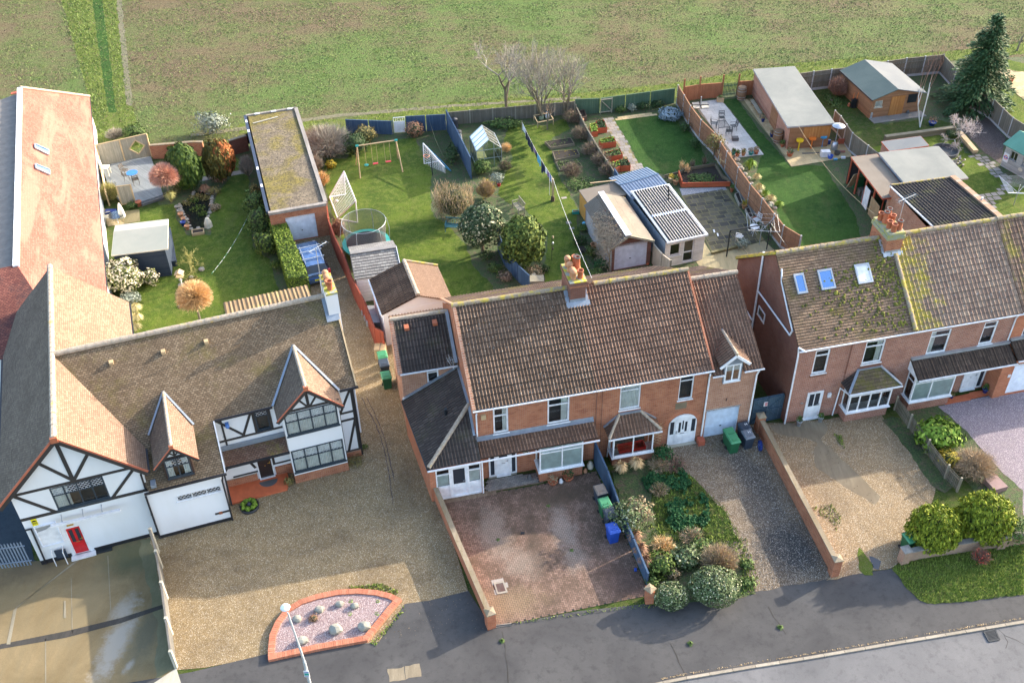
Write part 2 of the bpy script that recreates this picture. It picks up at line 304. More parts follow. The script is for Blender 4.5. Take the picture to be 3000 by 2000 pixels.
MD['brick']=brick((.27,.065,.03),(.56,.2,.09),(.38,.28,.2),(.14,.05,.035));MD['brick_pale']=brick((.3,.11,.06),(.54,.27,.16),(.46,.38,.3),(.26,.09,.05));MD['brick_multi']=brick((.23,.065,.04),(.48,.19,.11),(.46,.39,.33),(.07,.045,.045));MD['brick_dark']=brick((.17,.065,.045),(.27,.115,.075),(.18,.13,.11),(.07,.05,.05));MD['brick_orange']=brick((.42,.12,.055),(.55,.19,.09),(.38,.24,.17));MD['brick_buff']=brick((.32,.19,.12),(.44,.28,.19),(.38,.32,.26),(.26,.12,.08))
def tiles(c1,c2,cm,w=.165,h=.1,lich=None,la=.5,ls=3.0,moss=None,ma=.5,ms=.5,dark=.4,bd=.015,bigstain=None,mpos=(.5,.62),rough=.9,roll=0):
 def f(t):
  co=t.co('UV');c,fa=t.brick(co,w,h,.012,c1,c2,cm);sp=t.n('SeparateXYZ');t.L(co,sp.inputs[0]);fr=t.math('FRACT',t.math('DIVIDE',sp.outputs[1],h))
  n=t.noise(.5,5,.65,co);n2=t.noise(7,4,.7,co)
  x=t.mix(t.ramp(n,[(.38,dark),(.62,0)]),c,tuple(k*.45 for k in c1));x=t.mix(t.ramp(n2,[(.35,.4),(.6,0)]),x,tuple(k*.55 for k in c1))
  if roll:      # shade and grime painted into the channels between the rolls
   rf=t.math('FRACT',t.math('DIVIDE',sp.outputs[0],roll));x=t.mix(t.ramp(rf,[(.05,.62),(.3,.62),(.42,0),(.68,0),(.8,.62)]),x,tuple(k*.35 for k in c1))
  if bigstain: x=t.mix(t.ramp(t.noise(.3,5,.6,t.co('UV',(.5,2,1)),dist=1),[(.5,0),(.6,.6)]),x,bigstain)
  if moss: x=t.mix(t.math('MULTIPLY',t.ramp(t.noise(ms,5,.75,co,.3),[(mpos[0],0),(mpos[1],1)]),t.ramp(t.noise(9,3,.8,co),[(.35,.2),(.55,ma)])),x,moss)
  if lich:
   for lc,sd,th in lich:
    v=t.voro(ls,co=t.co('UV',(1+sd,1+sd,1)),out='Distance');nn=t.noise(6,3,.8,co);q=t.math('ADD',v,t.math('MULTIPLY',nn,.35));x=t.mix(t.ramp(q,[(th,la),(th+.03,0)]),x,lc)
  hgt_=t.math('ADD',t.math('MULTIPLY',fr,-.8),t.math('MULTIPLY',t.math('SUBTRACT',1,fa),.5));hgt_=t.math('ADD',hgt_,t.math('MULTIPLY',n2,.5))
  return t.fin(x,rough,hgt_,.8,bd,spec=.2)
 return f
WL=(.5,.47,.4);YL=(.5,.36,.03)
MD['tile_old']=tiles((.15,.105,.065),(.27,.2,.13),(.05,.04,.03),.17,.115,[(WL,.0,.2),(WL,.37,.18),((.34,.27,.09),.8,.2)],.75,7,(.13,.11,.03),.5,.35)
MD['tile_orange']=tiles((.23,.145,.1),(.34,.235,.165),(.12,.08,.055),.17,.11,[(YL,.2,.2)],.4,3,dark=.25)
MD['tile_red']=tiles((.31,.095,.07),(.4,.165,.125),(.14,.07,.055),.17,.11,None,.3,3,(.33,.2,.15),.4,.22,dark=.2,bigstain=(.3,.17,.125),mpos=(.5,.62))
MD['tile_purple']=tiles((.17,.06,.05),(.28,.11,.08),(.06,.03,.03),.17,.11,[(WL,.3,.12)],.5,3,(.03,.035,.04),.6,.35)
MD['tile_shade']=tiles((.16,.12,.09),(.24,.19,.14),(.07,.06,.05),.17,.11,[(WL,.3,.13)],.6,3)  # roof tile darkened in colour for slopes turned away from the sun
MD['tile_brown']=tiles((.2,.13,.085),(.32,.215,.14),(.07,.05,.035),.27,.16,None,.5,3,(.1,.085,.02),.7,.4)
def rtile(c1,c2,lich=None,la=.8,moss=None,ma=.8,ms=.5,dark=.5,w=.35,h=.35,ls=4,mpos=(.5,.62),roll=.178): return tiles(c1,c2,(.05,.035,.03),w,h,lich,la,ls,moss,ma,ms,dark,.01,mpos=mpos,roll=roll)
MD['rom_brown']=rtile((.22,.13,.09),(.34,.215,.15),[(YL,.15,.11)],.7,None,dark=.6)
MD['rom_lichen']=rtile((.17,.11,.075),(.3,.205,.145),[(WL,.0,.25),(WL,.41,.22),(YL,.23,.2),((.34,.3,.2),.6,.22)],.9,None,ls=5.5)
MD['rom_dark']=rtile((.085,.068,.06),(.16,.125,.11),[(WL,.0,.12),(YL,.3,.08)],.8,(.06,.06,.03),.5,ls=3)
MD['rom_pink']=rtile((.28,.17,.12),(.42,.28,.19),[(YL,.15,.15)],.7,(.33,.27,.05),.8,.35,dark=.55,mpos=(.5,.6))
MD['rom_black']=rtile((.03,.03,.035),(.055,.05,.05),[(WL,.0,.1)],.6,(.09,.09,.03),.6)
MD['tile_tan']=tiles((.22,.145,.1),(.3,.2,.14),(.2,.12,.08),.1,.13,None,dark=.1)
def ridge(t):
 n=t.noise(2.2,4,.7);n2=t.noise(8,4,.8);x=t.mix(t.ramp(n2,[(.35,0),(.65,1)]),(.2,.15,.1),(.34,.28,.21));x=t.mix(t.ramp(n,[(.48,0),(.6,.85)]),x,(.42,.32,.04));return t.fin(x,.9,n2,.5,.02)
MD['ridge']=ridge
def ridge2(t):
 n=t.noise(2.2,4,.7);n2=t.noise(8,4,.8);x=t.mix(t.ramp(n2,[(.35,0),(.65,1)]),(.26,.2,.15),(.42,.36,.28));x=t.mix(t.ramp(n,[(.6,0),(.7,.85)]),x,(.5,.33,.05));return t.fin(x,.9,n2,.5,.02)
MD['ridge_old']=ridge2
MD['moss']=lambda t:t.fin(t.mix(t.attr(),(.07,.075,.012),(.2,.19,.025)),.95,t.noise(30,3),.6,.03)
def felt(c,c2,st=None):
 def f(t):
  n=t.noise(.4,5,.6,dist=.5);n2=t.noise(45,3);x=t.mix(t.ramp(n,[(.35,0),(.65,1)]),c,c2);x=t.mix(t.ramp(n2,[(.35,.3),(.6,0)]),x,tuple(k*.7 for k in c))
  if st: x=t.mix(t.ramp(t.noise(.35,5,.7,dist=.4),[(.45,0),(.62,.9)]),x,st)
  return t.fin(x,.85,n2,.3,.01)
 return f
MD['felt']=felt((.15,.16,.15),(.21,.215,.195));MD['felt_green']=felt((.07,.1,.09),(.11,.14,.12));MD['felt_blue']=felt((.1,.115,.13),(.14,.15,.155));MD['felt_brown']=felt((.15,.12,.09),(.2,.165,.13))
def mossroof(t):
 n=t.noise(.35,4,.6,dist=.5);v=t.noise(7,5,.85);n3=t.noise(1.3,4,.7);x=t.mix(t.ramp(v,[(.36,0),(.6,1)]),(.03,.024,.016),(.24,.19,.13));x=t.mix(t.ramp(n,[(.46,0),(.58,.85)]),x,t.mix(t.ramp(v,[(.4,0),(.6,1)]),(.06,.05,.01),(.24,.19,.02)));x=t.mix(t.ramp(n3,[(.4,.4),(.55,0)]),x,(.05,.04,.03))
 return t.fin(x,.95,v,1,.08)
MD['moss_roof']=mossroof
def wood(c1,c2,axis='Z',ww=.15,horiz=False):
 def f(t):
  c=t.wallco();sp=t.n('SeparateXYZ');t.L(c,sp.inputs[0]);k=sp.outputs[1 if horiz else 0];q=t.math('DIVIDE',k,ww);fr=t.math('FRACT',q);fl=t.math('FLOOR',q)
  wn=t.n('TexWhiteNoise');wn.noise_dimensions='1D';t.L(fl,wn.inputs['W']);g_=t.noise(3,5,.7,t.co(sc=(6,6,.6) if not horiz else (.6,.6,9)))
  x=t.mix(wn.outputs['Value'],c1,c2);x=t.mix(t.ramp(g_,[(.35,.5),(.65,0)]),x,tuple(v*.55 for v in c1));x=t.mix(t.ramp(fr,[(0,.8),(.09,0)]),x,tuple(v*.25 for v in c1));st=t.noise(.9,4,.6);x=t.mix(t.ramp(st,[(.45,0),(.65,.35)]),x,tuple(v*.5 for v in c2))
  return t.fin(x,.8,t.ramp(fr,[(0,0),(.1,1)]),.5,.012,spec=.2)
 return f
MD['fence_orange']=wood((.32,.13,.065),(.42,.18,.09),ww=.1);MD['fence_brown']=wood((.27,.135,.075),(.37,.19,.11),ww=.1);MD['fence_grey']=wood((.2,.17,.14),(.3,.26,.21),ww=.1);MD['fence_greyd']=wood((.15,.13,.1),(.22,.2,.16),ww=.12);MD['fence_blue']=wood((.05,.09,.16),(.08,.13,.2),ww=.12);MD['fence_green']=wood((.07,.13,.08),(.11,.17,.11),ww=.1);MD['fence_red']=wood((.26,.06,.035),(.34,.085,.05),ww=.15);MD['fence_pale']=wood((.5,.43,.33),(.6,.52,.4),ww=.1)
MD['clad_pink']=wood((.36,.18,.13),(.5,.28,.2),ww=.14,horiz=True);MD['clad_orange']=wood((.28,.135,.07),(.36,.19,.1),ww=.12,horiz=True);MD['clad_cream']=wood((.66,.6,.56),(.76,.7,.66),ww=.14,horiz=True);MD['clad_white']=wood((.66,.67,.66),(.76,.76,.74),ww=.25,horiz=True);MD['boards_yellow']=wood((.55,.28,.07),(.65,.36,.1),ww=.12);MD['boards_orange']=wood((.42,.17,.05),(.52,.24,.08),ww=.12);MD['clad_blue']=wood((.2,.27,.33),(.28,.35,.42),ww=.12,horiz=True);MD['clad_grey']=wood((.35,.35,.33),(.45,.45,.42),ww=.12,horiz=True);MD['sleeper']=wood((.17,.14,.09),(.28,.24,.17),ww=.22,horiz=True);MD['deck']=wood((.21,.23,.24),(.3,.32,.32),ww=.14);MD['deck_dark']=wood((.03,.045,.07),(.05,.065,.09),ww=.14,horiz=True);MD['hide_wood']=wood((.3,.27,.2),(.4,.36,.28),ww=.12);MD['red_plank']=wood((.48,.1,.045),(.6,.16,.07),ww=.3,horiz=True);MD['gate']=wood((.055,.095,.13),(.08,.12,.16),ww=.15)
def glassm(tint=(.95,.98,.98),r=.03,a=.78):
 def f(t):
  m_=t.m;o=t.t.nodes['Material Output'];g_=t.n('BsdfGlossy');g_.inputs['Roughness'].default_value=r;tr=t.n('BsdfTransparent');tr.inputs[0].default_value=tint+(1,);mx=t.n('MixShader');fr=t.n('Fresnel');fr.inputs[0].default_value=1.7
  t.L(t.math('ADD',fr.outputs[0],1-a-.2),mx.inputs[0]);t.L(tr.outputs[0],mx.inputs[1]);t.L(g_.outputs[0],mx.inputs[2]);t.L(mx.outputs[0],o.inputs[0]);return m_
 return f
MD['glass']=glassm();MD['green_glass']=glassm((.7,.85,.8),.15,.6)
def skyl(t): t.fin((.2,.35,.6),.05,metal=.85);return t.m
MD['rooflight']=skyl
MD['water']=lambda t:t.fin(t.mix(t.noise(2,3),(.006,.008,.008),(.02,.022,.018)),.06,t.noise(6,2),.1,.01,spec=.5)
MD['puddle']=lambda t:t.fin((.03,.035,.045),.04)
def leaf(c1,c2,c3=None,tr=False,p=.85):
 def f(t):
  x=t.mix(t.attr(),c1,c2)
  if c3:
   a=t.attr('rnd');wn=t.n('TexWhiteNoise');wn.noise_dimensions='1D';t.L(t.math('MULTIPLY',a,977),wn.inputs['W']);x=t.mix(t.ramp(wn.outputs['Value'],[(p,0),(p+.01,1)],'CONSTANT'),x,c3)
  return t.fin(x,.7,spec=.2)
 return f
MD['leaf_green']=leaf((.04,.075,.02),(.12,.18,.045));MD['leaf_dark']=leaf((.02,.045,.016),(.06,.1,.03));MD['leaf_conifer']=leaf((.02,.05,.012),(.085,.13,.02));MD['leaf_conbrown']=leaf((.05,.055,.015),(.13,.1,.02));MD['leaf_orange']=leaf((.22,.07,.02),(.38,.13,.04));MD['leaf_hedge']=leaf((.06,.11,.012),(.2,.26,.035));MD['leaf_yellow']=leaf((.06,.1,.01),(.32,.35,.03));MD['leaf_gold']=leaf((.2,.17,.02),(.4,.3,.03));MD['leaf_holly']=leaf((.02,.045,.018),(.07,.11,.05),(.42,.4,.25),p=.85);MD['leaf_laurel']=leaf((.03,.055,.012),(.11,.16,.03),(.2,.24,.05),p=.85);MD['leaf_pier']=leaf((.06,.08,.02),(.16,.17,.05),(.66,.58,.42),p=.5);MD['leaf_silver']=leaf((.13,.16,.12),(.3,.33,.27));MD['leaf_blue']=leaf((.16,.23,.27),(.35,.42,.47));MD['leaf_spruce']=leaf((.02,.05,.02),(.08,.14,.05));MD['leaf_rust']=leaf((.2,.1,.06),(.38,.22,.13));MD['leaf_dead']=leaf((.17,.12,.07),(.36,.28,.17));MD['leaf_box']=leaf((.04,.07,.02),(.14,.18,.08),(.35,.35,.22),p=.85);MD['leaf_vine']=leaf((.17,.12,.1),(.34,.27,.21),(.3,.08,.06),p=.9);MD['leaf_lime']=leaf((.1,.18,.02),(.25,.36,.05));MD['leaf_red']=leaf((.3,.04,.03),(.5,.1,.06));MD['leaf_ivy']=leaf((.012,.05,.018),(.035,.12,.035))
MD['twig_pink']=leaf((.5,.26,.18),(.78,.48,.35));MD['twig_tan']=leaf((.55,.35,.16),(.8,.58,.32));MD['twig_grey']=leaf((.19,.17,.14),(.38,.34,.28));MD['bark']=leaf((.12,.1,.07),(.2,.17,.12));MD['bark_pale']=leaf((.5,.48,.44),(.62,.6,.56));MD['twig_brown']=leaf((.14,.1,.07),(.28,.21,.15));MD['twig_red']=leaf((.2,.11,.08),(.34,.2,.15));MD['twig_dull']=leaf((.28,.2,.12),(.5,.38,.25));MD['twig_green']=leaf((.28,.26,.08),(.42,.38,.14));MD['grass_pale']=leaf((.4,.33,.13),(.62,.54,.28));MD['leaf_bronze']=leaf((.1,.1,.03),(.26,.2,.07))
def G(s,z=0):      # 'V x y x y ...' -> list of ground points
 out=[];v=None
 t=s.split();i=0
 while i<len(t):
  if t[i].isalpha(): v=t[i];i+=1;continue
  out.append(W(v,float(t[i]),float(t[i+1]),z));i+=2
 return out
sheet('ground',[Vector(p) for p in ((-900,-300,0),(900,-300,0),(900,1800,0),(-900,1800,0))],0,'lawn_rough')
rear=G('X -900 560 0 500 280 450 540 440 712 425 1020 383 1310 342 1680 308 1970 290 2170 262 2330 222 2790 178 3000 168 3900 60')
sheet('field',rear+[Vector((900,1800,0)),Vector((-900,1800,0))],.004,'field')
sheet('field_margin',G('X 700 392 1020 383 1310 342 1680 308 1970 290 2160 262 2330 222 2790 178 3300 130 3300 90 2790 150 2330 185 1970 245 1680 275 1310 302 1020 348 700 362'),.012,'verge')
sheet('field_path',G('X 560 402 1000 343 1310 316 1700 290 1700 284 1310 308 1000 334 560 392'),.018,'clodpath')
sheet('grass_strip',G('X 165 -60 335 -60 372 250 420 430 300 470 250 250'),.008,'verge')
sheet('ditch',G('X 262 -60 292 -60 330 240 340 330 318 330 303 240'),.012,'lawn_dark')
sheet('track',G('X 335 -60 350 -60 382 250 390 310 370 310 364 250'),.012,'clodpath')
MD['clodpath']=lambda t:t.fin(t.mix(t.ramp(t.noise(4,5,.8),[(.35,0),(.65,1)]),(.085,.08,.045),(.19,.17,.1)),.95,t.noise(9,4),.8,.05)
sheet('garden_soil_left',G('X 430 475 715 440 720 345 860 330 1000 620 940 880 600 1010 560 900 500 700 450 560'),.004,'bedsoil')
def bedsoil(t):
 n=t.noise(2.5,5,.75);m_=t.noise(14,4,.8);x=t.mix(t.ramp(m_,[(.35,0),(.65,1)]),(.05,.04,.025),(.13,.1,.06));x=t.mix(t.ramp(n,[(.38,0),(.52,.85)]),x,t.mix(t.ramp(m_,[(.4,0),(.6,1)]),(.02,.045,.012),(.07,.12,.03)));return t.fin(x,.95,m_,.8,.05)
MD['bedsoil']=bedsoil
sheet('garden_soil',G('X 865 420 1320 350 1980 300 2170 265 2330 225 2790 180 3100 160 3100 700 2700 700 2050 800 1500 880 1100 930 960 700'),.006,'bedsoil')
sheet('lawn',G('N 235 560 540 515 575 640 640 755 830 755 815 610 880 430 1000 290 820 300 715 300 700 150 1010 150 1110 220 1130 440 1150 830 1290 960 1345 1180 1400 1560 215 1560'),.012,'lawn')
sheet('lawn',G('E 600 500 620 400 760 400 800 320 1240 250 1330 420 1370 500 1350 640 1370 800 1460 850 1600 1000 1650 1150 1800 1300 1800 1500 1100 1500 900 1300 760 1080 690 880 640 720'),.012,'lawn')
sheet('lawn',G('F 700 170 900 180 1060 120 1100 200 960 280 960 420 1010 560 1060 640 1150 800 1150 900 1180 1100 1250 1300 1250 1400 900 1400 930 1000 740 800 600 760 540 700 600 560 660 420 590 300 620 200'),.012,'lawn')
sheet('lawn',G('G 388 345 430 330 705 310 850 330 960 430 1040 520 1090 640 1130 690 900 710 880 770 790 770 760 760 640 730 590 700 520 560 450 430'),.012,'lawn_dark')
sheet('lawn',G('G 1215 190 1330 180 1480 400 1640 580 1740 700 1900 690 2000 700 2250 1100 2300 1400 1800 1400 1700 1180 1620 1000 1640 960 1540 870 1480 760 1500 640 1535 610 1400 420 1300 290'),.012,'lawn_dark')
sheet('lawn',G('H 60 480 420 440 480 600 600 720 700 760 1000 720 1100 730 1200 760 1220 830 990 830 720 870 650 930 560 920 430 780'),.012,'lawn_rough')
sheet('lawn',G('H 960 850 1230 830 1270 960 1350 980 1520 1130 1700 1200 1700 1420 1200 1420 1000 1000 560 940 620 920'),.014,'lawn')
sheet('lawn',G('H 1420 520 1500 470 1560 470 1700 600 1900 800 1900 1000 1420 580'),.014,'lawn')
sheet('lawn',G('H 1480 340 1560 390 1700 480 1700 330 1560 300'),.013,'lawn')
def clipc(q,C):
 n=len(C);ar=sum(C[i][0]*C[(i+1)%n][1]-C[(i+1)%n][0]*C[i][1] for i in range(n));sg=1 if ar>0 else -1
 for i in range(n):
  a,b=C[i],C[(i+1)%n];f=lambda p:sg*((b[0]-a[0])*(p[1]-a[1])-(b[1]-a[1])*(p[0]-a[0]));o=[]
  for j in range(len(q)):
   p,r=q[j],q[(j+1)%len(q)];fp,fr=f(p),f(r)
   if fp>=0: o.append(p)
   if fp*fr<0: t=fp/(fp-fr);o.append((p[0]+(r[0]-p[0])*t,p[1]+(r[1]-p[1])*t))
  q=o
  if len(q)<3: return []
 return q
def paving(name,pts,z,mat,w,h,yaw,gap=.012,rndw=0,jm=None,run=True,tilt=0,clip=False):
 P=[(p.x,p.y) for p in pts];a=R(yaw);ux,uy=math.cos(a),math.sin(a)
 L=[(x*ux+y*uy,-x*uy+y*ux) for x,y in P];x0=min(p[0] for p in L);x1=max(p[0] for p in L);y0=min(p[1] for p in L);y1=max(p[1] for p in L);b=MB();y=y0;r_=0;rr=random.Random(3)
 while y<y1:
  hh=h*(1+(rr.random()-.5)*rndw);x=x0-(w/2 if (r_%2 and run) else 0)
  while x<x1:
   ww=w*(1+(rr.random()-.5)*rndw*1.4);cx,cy=x+ww/2,y+hh/2
   if clip or inpoly(cx,cy,L):
    q=[(x+gap/2,y+gap/2),(x+ww-gap/2,y+gap/2),(x+ww-gap/2,y+hh-gap/2),(x+gap/2,y+hh-gap/2)]
    if clip: q=clipc(q,L)
    if q: b.face([(X*ux-Y*uy,X*uy+Y*ux,z+rr.random()*tilt) for X,Y in q],None,rr.random())
   x+=ww
  y+=hh;r_+=1
 if jm: sheet(name+'_joints',pts,z-.006,jm)
 o=b.obj(name,mat);o['kind']='structure';return o
YAW=12.2
drive=G('X 425 1545 470 1800 515 1962 600 1955 780 1920 1110 1885 1186 1770 1250 1760 1372 1733 1290 1465 1180 1190 1165 1000 1070 900 960 660 900 660 860 690 870 880 600 1300')
sheet('gravel_drive',drive,.016,'gravel_tan')
sheet('concrete_yard',G('X -400 1700 130 1640 480 1545 515 1955 560 2300 -400 2300'),.014,'concrete_yard')
sheet('yard_path_band',G('D 395 262 440 240 92 500 72 520'),.0225,'concrete_light');sheet('yard_path_band',G('D 72 520 92 500 55 700 35 700'),.0226,'concrete_light');MD['concrete_light']=concrete((.22,.19,.13),(.32,.28,.2),(.18,.15,.1))
sheet('yard_joint',G('D -200 745 0 700 350 630 640 560 860 490 865 510 640 588 350 665 0 725 -200 775'),.020,'crack_dark')
sheet('yard_joint',G('D 376 350 380 350 386 640 382 640'),.020,'concrete_light');sheet('yard_joint',G('D 570 230 574 230 592 560 588 560'),.020,'concrete_light');sheet('yard_joint',G('D 240 670 245 670 246 905 240 905'),.020,'concrete_light')
0 and sheet('yard_patch',G('D 600 560 690 470 700 540 665 610 660 700 610 830 560 860 540 820 570 740 590 640'),.0235,'patch_pale')
sheet('yard_patch',G('D 340 470 350 470 352 560 338 560'),.0265,'concrete_light')
sheet('yard_damp_edge',G('D 740 150 800 135 935 825 860 870 820 905 840 700 790 420 750 250'),.017,'concrete_green')
sheet('yard_light_end',G('D 815 905 935 825 960 905 980 1100 800 1100'),.019,'concrete_pale')
sheet('pavement',G('X -500 2150 560 1968 780 1915 1110 1880 1186 1768 1260 1758 1372 1730 1440 1836 1690 1790 1893 1768 2160 1730 2290 1708 2400 1695 2620 1665 2650 1700 2700 1755 2716 1768 3000 1735 3800 1600 3800 1690 3000 1818 2767 1858 2591 1887 2471 1907 2352 1927 2211 1948 2010 1983 1900 2010 -500 2500'),.018,'pavement')
kerb=G('M 2900 1100 2156 1212 1930 1250 1700 1288 1355 1345 1120 1385 885 1425 610 1468 215 1535 80 1562 -400 1680')
sheet('road',kerb+[Vector((-80,-60,0)),Vector((120,-60,0))],.021,'road')
kb=MB()
for a,b in zip(kerb[:-1],kerb[1:]):
 d=(b-a);L=d.length;d.normalize();nn=Vector((-d.y,d.x,0));n_=max(1,int(L/.92))
 for i in range(n_):
  p=a+d*(L*i/n_+.01);q=a+d*(L*(i+1)/n_-.01);kb.prism([p+Vector((0,0,.02)),q+Vector((0,0,.02)),q+nn*.14+Vector((0,0,.02)),p+nn*.14+Vector((0,0,.02))],(0,0,1),0,.07)
o=kb.obj('kerb','kerbstone');o['kind']='structure'
MD['kerbstone']=slabs((.26,.22,.17),(.38,.33,.26),0,(.16,.15,.12),.4)
def herring(name,pts,z,sel,yaw):
 P=[(p.x,p.y) for p in pts];a=R(yaw);ca,sa=math.cos(a),math.sin(a);bs={k:MB() for k in ('block','block_pale','block_brown')};l,w_=.2,.1;gp=.014;rr=random.Random(5)
 L=[(x*ca+y*sa,-x*sa+y*ca) for x,y in P];x0=min(p[0] for p in L);x1=max(p[0] for p in L);y0=min(p[1] for p in L);y1=max(p[1] for p in L)
 n=int(max(x1-x0,y1-y0)/w_)+6
 for i in range(-n,n*2):
  for j in range(-n,n*2):
   m_=(i-j)%4;x=x0+i*w_;y=y0+j*w_
   if not(x0-.3<x<x1+.3 and y0-.3<y<y1+.3): continue
   if m_==0: q=(x,y,x+l,y+w_)
   elif m_==3: q=(x,y,x+w_,y+2*w_)
   else: continue
   cx,cy=(q[0]+q[2])/2,(q[1]+q[3])/2
   if not inpoly(cx,cy,L): continue
   wx,wy=cx*ca-cy*sa,cx*sa+cy*ca;k=sel(wx,wy);t=[(q[0]+gp/2,q[1]+gp/2),(q[2]-gp/2,q[1]+gp/2),(q[2]-gp/2,q[3]-gp/2),(q[0]+gp/2,q[3]-gp/2)]
   bs[k].face([(X*ca-Y*sa,X*sa+Y*ca,z) for X,Y in t],None,rr.random())
 b=MB()
 for i,k in enumerate(bs):
  for f_,at in zip(bs[k].f,bs[k].at): b.m=i;b.face([bs[k].v[v] for v in f_],None,at)
 o=b.obj(name,list(bs));o['kind']='structure';sheet(name+'_bed',pts,z-.008,'crack_dark')
bd=G('X 1289 1464 1423 1447 1583 1420 1745 1380 1775 1440 1900 1735 1893 1745 1690 1785 1500 1824 1440 1838 1405 1755 1340 1600')
_e=[(W('X',1450,1560),1.1,2.6,25),(W('X',1520,1640),1.3,1.5,20),(W('X',1660,1560),.9,2.4,20),(W('X',1700,1640),.8,1.0,20)]
def selb(x,y):
 return 'block'
 v=0
 for c,ra,rb,_ in _e:
  q=((x-c.x)/ra)**2+((y-c.y)/rb)**2
  if rnd.random()<.85*math.exp(-q*.9)*(1+v) : return 'block_pale'
 if rnd.random()<.12: return 'block_brown'
 yy=W('X',1500,1700).y+noise.noise(Vector((x,y,9)))*.8
 return 'block_brown' if (y<yy and x<2.2+v) or v>.28 else 'block'
herring('brick_drive',bd,.028,selb,YAW)
paving('porch_path',G('I 770 1440 790 1375 1095 1325 1110 1385 800 1440'),.05,'slab_grey',.2,.1,YAW,.008,0,'crack_dark')
paving('drive_edging',G('X 1289 1478 1590 1415 1590 1402 1289 1464'),.034,'block_brown',.1,.2,YAW,.008,0)
sheet('gravel_front',G('X 1900 1330 1960 1308 2090 1275 2220 1240 2440 1690 2405 1700 2210 1735 2090 1560 2000 1400'),.024,'gravel_mix')
0 and sheet('damp_gravel',G('M 440 230 500 190 620 200 640 260 800 520 960 780 1040 960 1000 985 640 1040 600 900 590 700 540 540 470 380'),.027,'gravel_wet')
sheet('front_bed',G('X 1790 1380 1900 1345 1955 1330 1990 1400 2065 1530 2100 1600 2170 1650 2215 1740 2160 1752 1905 1775 1895 1700 1830 1500'),.03,'bedsoil')
sheet('gravel_drive_right',G('X 2205 1240 2300 1240 2580 1210 2740 1430 2700 1560 2620 1662 2420 1700 2445 1680 2330 1470'),.024,'gravel_tan2')
sheet('concrete_path',G('M 700 90 800 75 1000 70 1030 110 990 170 1200 370 1330 500 1300 545 1170 470 960 330 945 250 970 190 900 160 800 155 720 130'),.028,'concrete')
sheet('grass_tuft_patch',G('M 1210 790 1240 830 1290 900 1290 950 1240 950 1205 900 1200 830'),.03,'verge')
sheet('puddle',G('M 1265 840 1290 845 1335 870 1320 920 1290 910'),.03,'puddle')
sheet('planting_strip',G('M 1340 60 1400 40 1480 60 1560 150 1800 400 1700 480 1620 430 1480 220 1400 120'),.03,'bedsoil')
sheet('gravel_drive_lilac',G('K 1040 1340 1400 1265 1600 1235 2300 1000 2300 2100 1500 2000 1440 1750 1200 1480'),.026,'gravel_lilac')
sheet('right_bed',G('K 850 1370 1040 1340 1200 1480 1440 1750 1560 1850 1568 2200 1100 2100 1300 1900 1000 1550'),.03,'bedsoil')
sheet('grass_verge',G('M 1400 905 1470 865 1600 850 2156 750 3000 600 3000 900 2156 1062 1800 1105 1600 1112 1560 1095 1470 1010'),.03,'verge')
paving('patio_red_brick',G('K 1085 1332 1100 1290 1370 1235 1375 1268'),.06,'tiled_slab',.15,.15,YAW,.004,0,'tiled_red')
MD['tiled_slab']=slabs((.5,.13,.06),(.6,.18,.08),0,(.4,.1,.05),.3)
paving('patio_dark',G('G 905 925 1260 870 1330 990 1440 1140 1540 1260 1330 1330 1140 1370 1010 1110'),.03,'slab_dark',.62,.5,YAW,.06,.35,'joint_green',tilt=.004,clip=True)
sheet('patio_light',G('G 1080 1280 1140 1375 1330 1330 1540 1270 1700 1420 1100 1560 1000 1400'),.02,'slab_y')
MD['slab_y']=concrete((.3,.24,.13),(.4,.33,.19),(.2,.17,.1))
paving('patio_pale',G('G 985 215 1190 190 1240 230 1535 612 1300 640 1150 420'),.04,'slab_pale',.6,.6,YAW,.012,0,'concrete',clip=True)
paving('patio_yellow',G('G 1345 195 1450 180 1700 480 1860 640 1700 640 1600 500'),.04,'slab_yellow',.55,.4,YAW,.012,.2,'joint_green',clip=True);paving('patio_yellow',G('H 0 960 60 880 440 880 470 990 45 1062 0 1000'),.046,'slab_yellow',.6,.6,YAW,.012,0,'joint_green',clip=True)
paving('stone_path',G('G 290 330 380 320 440 440 520 580 590 700 650 740 520 770 500 700 420 540 330 400'),.025,'slab_grey',.45,.4,YAW,.04,.3,'joint_green',tilt=.006)
paving('stone_path',G('G 390 330 690 290 705 312 400 345'),.025,'slab_yellow',.6,.3,YAW,.02,.1)
sheet('shingle_strip',G('G 890 870 1240 860 1255 880 910 925'),.028,'gravel_shingle')
MD['gravel_shingle']=gravel((.3,.3,.33),(.5,.5,.52),(.7,.7,.7),sa=.1)
paving('stone_path',G('H 1300 980 1380 960 1430 1000 1600 1150 1560 1250 1480 1300 1500 1400 1400 1410 1280 1290 1360 1260 1460 1260 1560 1180'),.03,'slab_grey',.5,.45,YAW,.08,.4,tilt=.006)
sheet('gravel_bed',G('H 1250 800 1420 700 1560 860 1520 1040 1400 950'),.024,'gravel_dark')
paving('terrace',G('H 1500 420 1560 370 1700 400 1900 500 1900 700 1690 590'),.04,'slab_yellow',.6,.6,YAW,.012,0,'joint_green')
paving('garden_patio',G('A 590 800 630 830 800 812 805 880 740 890 620 910'),.03,'slab_yellow',.5,.4,18.4,.02,.2,'joint_green',clip=True)
paving('stepping_stones',G('F 1035 710 1070 710 1070 745 1035 745 1030 780 1060 840 1060 870 1050 900 1080 920 1090 960 1120 975 1110 940 1060 880 1040 800'),.02,'slab_grey',.5,.4,YAW,.12,.4)
paving('garden_path',G('N 700 320 820 305 1010 265 1110 250 1115 280 1000 300 830 330 705 345'),.02,'slab_grey',.6,.6,18,.01)
dp=G('X 520 425 620 470 655 560 590 625 545 580 440 600 435 560 440 440')
